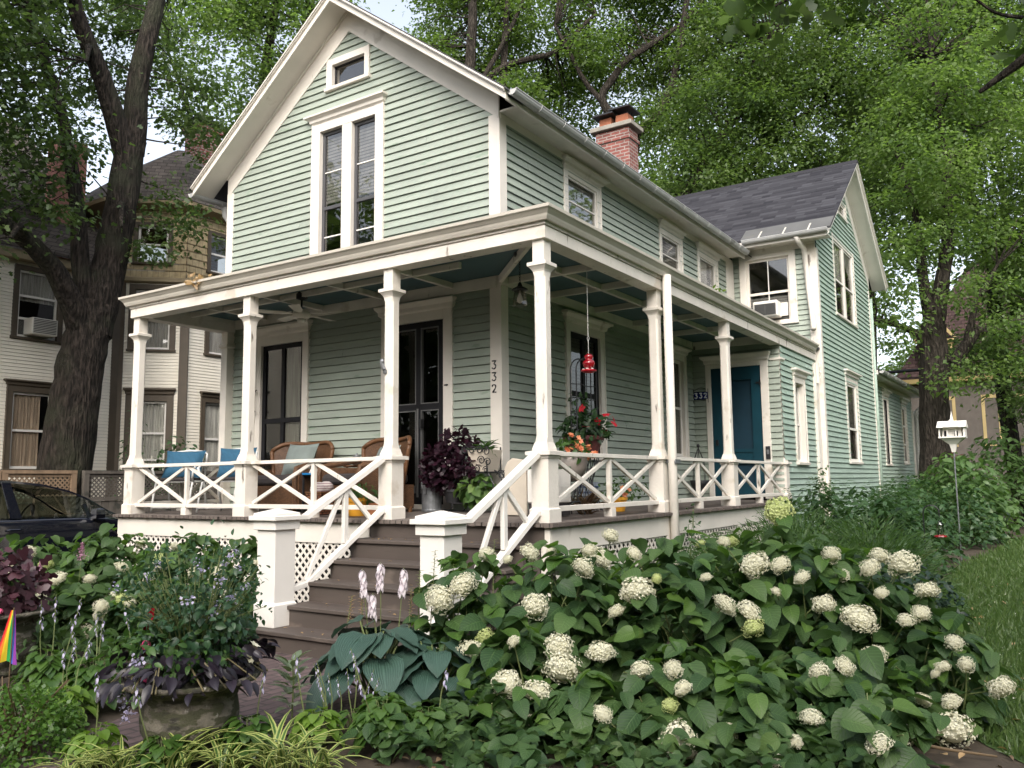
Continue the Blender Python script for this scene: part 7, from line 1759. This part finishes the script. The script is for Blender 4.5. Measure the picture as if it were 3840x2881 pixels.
bush('copper_bush', 'copper red leaved bush by the end of the rear wing', 'bush', 2.6, 20.5, .8, 2.6, 900, .16, leafmat('copper_leaf', (.10, .032, .018), (.20, .075, .035), trans=.3, tint=(1.4, .8, .6)), T_OV2)
bush('neighbour_bush', 'dark green bush in front of the neighbour bay, behind the fence', 'bush', -10.6, 2.9, .9, 2.5, 1100, .13, mt['phlox'], T_OV2, shell=.3)
bush('tall_weed', 'thin leafy shoot rising between the maple trunk and the bay window', 'plant', -10.4, 1.75, .4, 3.1, 260, .12, mt['phlox'], T_OV2, shell=.3)
bush('ground_vine', 'thin leafy climber at the base of the wing corner', 'plant', 2.0, 7.6, .3, 1.7, 260, .09, mt['phlox'], T_OV2, shell=.3)
bush('rail_vine', 'small climber twining round the porch downspout', 'plant', PS+.14, 1.5, .14, 1.25, 130, .07, mt['phlox'], T_OV2, shell=.3, st=4)
# loose ground cover in the left bed and by the path
gc = tag(leaves('ground_cover', mt['hyd2'], None, np.stack([NG.uniform(-5.4, -.9, 2600), NG.uniform(-5.9, -2.6, 2600), GZ+NG.uniform(.05, .34, 2600)], 1), np.concatenate([unit(2600)[:, :2], NG.uniform(-.5, .1, (2600, 1))], 1), updirs(2600, .4), NG.uniform(.06, .12, 2600), T_OV2), 'low mixed green ground cover filling the left flower bed', 'ground cover', kind='stuff')
def patch(name, label, mat, n, xr, yr, zr, s, T):
    return tag(leaves(name, mat, None, np.stack([NG.uniform(*xr, n), NG.uniform(*yr, n), GZ+NG.uniform(*zr, n)], 1), np.concatenate([unit(n)[:, :2], NG.uniform(-.4, .3, (n, 1))], 1), updirs(n, .45), NG.uniform(*s, n), T), label, 'ground cover', kind='stuff')
patch('leafy_ground_cover', 'low dark leaves between the hydrangeas and the porch', mt['hyd'], 900, (1.7, 4.2), (-2.0, .3), (.03, .35), (.06, .12), T_OV2)
patch('fallen_leaves', 'dry brown leaves scattered on bare soil under the hydrangeas', leafmat('dry_fallen_leaf', (.10, .065, .04), (.24, .17, .10), trans=.1), 420, (2.4, 6.2), (-5.0, -2.6), (.012, .03), (.03, .07), T_OV2)
patch('seedlings', 'small green seedlings on the soil at the bottom edge', mt['hyd'], 1500, (2.3, 4.9), (-4.95, -3.5), (.02, .22), (.05, .12), T_HYD)
patch('white_clover', 'tiny white clover flowers dotted over the lawn', mt['hydfl'], 900, (4.4, 8.5), (-3.0, 9), (.03, .06), (.012, .022), T_LOBE)
patch('lawn_litter', 'dry leaves scattered on the lawn', mt['seedbr'], 160, (4.5, 8), (-3.6, 6), (.03, .06), (.03, .07), T_OV2)
o = tag(leaves('step_litter', mt['seedbr'], None, [(RD.uniform(-.5, 1.5), -PF-.05-.2825*k+RD.uniform(.06, .24), -.1892*k+.006) for k in (1, 1, 1, 1, 2, 2, 3, 3, 4, 4, 5, 5, 5) for _ in range(3)], np.concatenate([unit(39)[:, :2], np.full((39, 1), .1)], 1), updirs(39, .2), NG.uniform(.02, .045, 39), T_OV2), 'bits of dry leaf litter lying on the brown steps', 'leaf litter', kind='stuff')
# pink astilbe plumes
for k, (x, y, z) in enumerate(((-2.55, -3.75, -.33), (-3.30, -3.90, -.40), (-2.75, -4.05, -.50))):
    o = thing('astilbe', ['tallest pale pink plume standing in the left bed near the car', 'pale pink plume nearest the left edge of the bed', 'lowest pale pink plume in the left bed'][k], 'flowers', (x, y, GZ), 'pink plumes in the left bed')
    stems('stem', mt['stem'], o, (x, y), [(x, y, z)], .004, .01); n = 150; t = NG.random(n); P = np.stack([x+NG.normal(size=n)*.028*(1-t), y+NG.normal(size=n)*.028*(1-t), z-.02+.17*t], 1)
    leaves('blossom', leafmat('mauve_plume', (.40, .20, .30), (.55, .34, .44), trans=.3, tint=(1.1, .9, 1)), o, P, unit(n)+np.array([0, 0, .6]), updirs(n, .5), NG.uniform(.015, .03, n), T_DIA)
# lawn grass
n = 200000
v = NG.random((n, 2)); d = 3.3+v[:, 0]**1.6*24; lat = .30+.75*NG.random(n)**1.5
GX = 5.7476+d*(-.5456+.835*lat); GYv = -8.4972+d*(.83+.55*lat)
poly = [(4.3, .6), (4.2, 3), (4.1, 8), (4.6, 14), (5.2, 22), (5.2, 60), (40, 60), (40, -20), (9, -20), (7.5, -7), (5.65, -3.35), (5.25, -2.85), (4.95, -2.3), (4.3, -1.0)]
def inside(px, py):
    r = np.zeros(len(px), bool); j = len(poly)-1
    for i in range(len(poly)):
        xi, yi = poly[i]; xj, yj = poly[j]
        r ^= ((yi > py) != (yj > py)) & (px < (xj-xi)*(py-yi)/(yj-yi)+xi); j = i
    return r
keep = inside(GX, GYv); GX, GYv, d = GX[keep], GYv[keep], d[keep]; n = len(GX)
mt['grass'] = leafmat('grass_blade', (.055, .108, .028), (.115, .172, .056), trans=.4)
tag(leaves('grass', mt['grass'], None, np.stack([GX, GYv, np.full(n, GZ)], 1), updirs(n, .55), unit(n), NG.uniform(.03, .085, n)*(1+d/16), T_DIA, np.full(n, .22)), 'mown green lawn grass along the garden beds', 'grass', kind='stuff')
# birdhouse on a pole
bh = thing('birdhouse', 'white birdhouse with gabled roofs and a little spire on a thin pole', 'birdhouse', (4.0, 9.0, GZ))
c = (4.02, 9.0)
m = MB(); m.tube([(c[0], c[1], GZ), (c[0], c[1], .85)], .013, 8); m.build('pole', mt['steel'], bh)
m = MB(); m.stack(WORLD, [(c[0]-.03, c[0]+.03, -c[1]-.03, -c[1]+.03, .84), (c[0]-.06, c[0]+.06, -c[1]-.06, -c[1]+.06, .98), (c[0]-.2, c[0]+.2, -c[1]-.16, -c[1]+.16, 1.10)]); m.box(c[0]-.22, c[0]+.22, c[1]-.2, c[1]+.2, 1.1005, 1.125); m.box(c[0]-.16, c[0]+.16, c[1]-.12, c[1]+.12, 1.1255, 1.30)
for sx__ in (-.2, -.07, .07, .2): m.box(c[0]+sx__-.012, c[0]+sx__+.012, c[1]-.19, c[1]-.17, 1.1255, 1.29)
for sx__ in (-1, 1): m.box(c[0]+sx__*.205-.012, c[0]+sx__*.205+.012, c[1]-.165, c[1]+.17, 1.1255, 1.29)
m.build('house_box', mt['white2'], bh)
m = MB(); m.prism(FR((0, c[1], 0), (0, 1, 0), (1, 0, 0)), [(-.26, 1.29), (.26, 1.29), (0, 1.42)], c[0]-.24, c[0]+.24); m.prism(FR((c[0], 0, 0), (1, 0, 0), (0, -1, 0)), [(-.14, 1.292), (.14, 1.292), (0, 1.44)], -c[1]-.0, -c[1]+.27); m.stack(WORLD, [(c[0]-.03, c[0]+.03, -c[1]-.03, -c[1]+.03, 1.40), (c[0]-.002, c[0]+.002, -c[1]-.002, -c[1]+.002, 1.60)]); m.build('roof', mt['white2'], bh)
m = MB()
for xx in (-.10, .07): m.box(c[0]+xx-.03, c[0]+xx+.03, c[1]-.123, c[1]-.121, 1.13, 1.23)
m.build('entrance_shade', mt['screen'], bh)  # black plates stand in for the shaded openings
# shepherd hook with a clear feeder
sh = thing('shepherd_hook', 'thin black shepherd hook holding a clear bird feeder over the plants', 'garden hook', (4.25, 3.2, GZ))
m = MB(); m.tube([(4.2, 3.2, GZ), (4.2, 3.2, -.05)]+[(4.29-.09*math.cos(q), 3.2, -.05+.09*math.sin(q)) for q in np.linspace(0, math.pi, 9)]+[(4.38, 3.2, -.10)], .008, 6); m.build('hook_rod', mt['black'], sh)
fe = thing('seed_feeder', 'clear bottle bird feeder with a red base hanging on the black hook', 'bird feeder', (4.38, 3.2, -.3))
m = MB(); m.tube([(4.38, 3.2, -.09), (4.38, 3.2, -.16)], .004, 4); m.lathe((4.38, 3.2, -.32), [(.04, 0), (.045, .03), (.04, .12), (.025, .15), (.02, .17)], 12); m.build('bottle', mt['frost'], fe)
m = MB(); m.lathe((4.38, 3.2, -.36), [(.03, 0), (.075, .015), (.07, .03), (.03, .039)], 14); m.build('feeding_tray', mt['redglass'], fe)
# dry leaves caught in the porch gutter, weed in the side gutter
o = thing('dry_leaf_clump', 'clump of dry brown leaves caught on the front gutter edge', 'dead leaves', (-3.64, -1.78, 3.05)); n = 26
leaves('dry_leaves', mt['seedbr'], o, np.array([-3.6, -1.78, 3.04])+NG.normal(size=(n, 3))*np.array([.10, .03, .03]), unit(n), unit(n), NG.uniform(.06, .12, n), T_OV2)
o = thing('gutter_weed', 'tiny green seedling growing in the side gutter', 'plant', (1.72, 3.0, 3.05)); n = 22
leaves('foliage', mt['lime'], o, np.array([1.72, 3.0, 3.06])+NG.normal(size=(n, 3))*np.array([.03, .09, .03]), unit(n), updirs(n, .4), NG.uniform(.05, .09, n), T_OV2)
# grey twig lying on the soil by the lawn
m = MB(); m.tube([(4.95, -3.25, GZ+.07), (5.1, -3.2, GZ+.05), (5.32, -3.12, GZ+.03)], [.011, .009, .006], 7, .1); tag(m.build('fallen_branch', mt['brownstem']), 'short grey branch lying on the soil beside the lawn', 'branch')
# ================================================================== camera, light, render
cam_d = bpy.data.cameras.new('camera'); cam = bpy.data.objects.new('camera', cam_d); COL.objects.link(cam)
rt = Vector((0.83489616, 0.55030338, -0.0107043)); up_ = Vector((0.07230145, -0.09037167, 0.99328015)); fw = Vector((-0.54563806, 0.83005973, 0.11523869))
mm = Matrix((rt, up_, -fw)).transposed().to_4x4(); mm.translation = Vector((5.7476, -8.4972, .393)); cam.matrix_world = mm
cam_d.sensor_width = 36; cam_d.lens = 3143.43/3840*36; cam_d.clip_start = .05; cam_d.clip_end = 3000
SC.camera = cam
SUN_EL, SUN_AZ = 40, 152        # azimuth of the sun measured clockwise from +y
wd = bpy.data.worlds.new('World'); SC.world = wd; wd.use_nodes = True
nt = wd.node_tree; nt.nodes.clear()
wo = nt.nodes.new('ShaderNodeOutputWorld'); bg = nt.nodes.new('ShaderNodeBackground'); sk_ = nt.nodes.new('ShaderNodeTexSky')
sk_.sky_type = 'NISHITA'; sk_.sun_disc = False; sk_.sun_elevation = rad(SUN_EL); sk_.sun_rotation = rad(SUN_AZ)
sk_.air_density = 1.0; sk_.dust_density = 4.0; sk_.ozone_density = 1.0
bg.inputs['Strength'].default_value = .15
hs_ = nt.nodes.new('ShaderNodeHueSaturation'); hs_.inputs['Saturation'].default_value = .45
nt.links.new(sk_.outputs[0], hs_.inputs['Color']); nt.links.new(hs_.outputs[0], bg.inputs[0]); nt.links.new(bg.outputs[0], wo.inputs[0])
sd = bpy.data.lights.new('sun', 'SUN'); sun = bpy.data.objects.new('sun', sd); COL.objects.link(sun)
sd.energy = .5; sd.angle = rad(50); sd.color = (1, .92, .80)
az, el = rad(SUN_AZ), rad(SUN_EL)
sdir = Vector((math.sin(az)*math.cos(el), math.cos(az)*math.cos(el), math.sin(el)))
sun.rotation_euler = sdir.to_track_quat('Z', 'Y').to_euler()
sun.location = (0, -20, 25)
SC.view_settings.view_transform = 'Standard'; SC.view_settings.look = 'None'; SC.view_settings.gamma = 1; SC.view_settings.exposure = 1.45
SC.render.engine = 'CYCLES'; cy = SC.cycles
cy.max_bounces = 11; cy.diffuse_bounces = 8; cy.transparent_max_bounces = 16; cy.transmission_bounces = 4; cy.glossy_bounces = 3
cy.use_denoising = True; cy.caustics_reflective = False; cy.caustics_refractive = False
cy.sample_clamp_indirect = 6
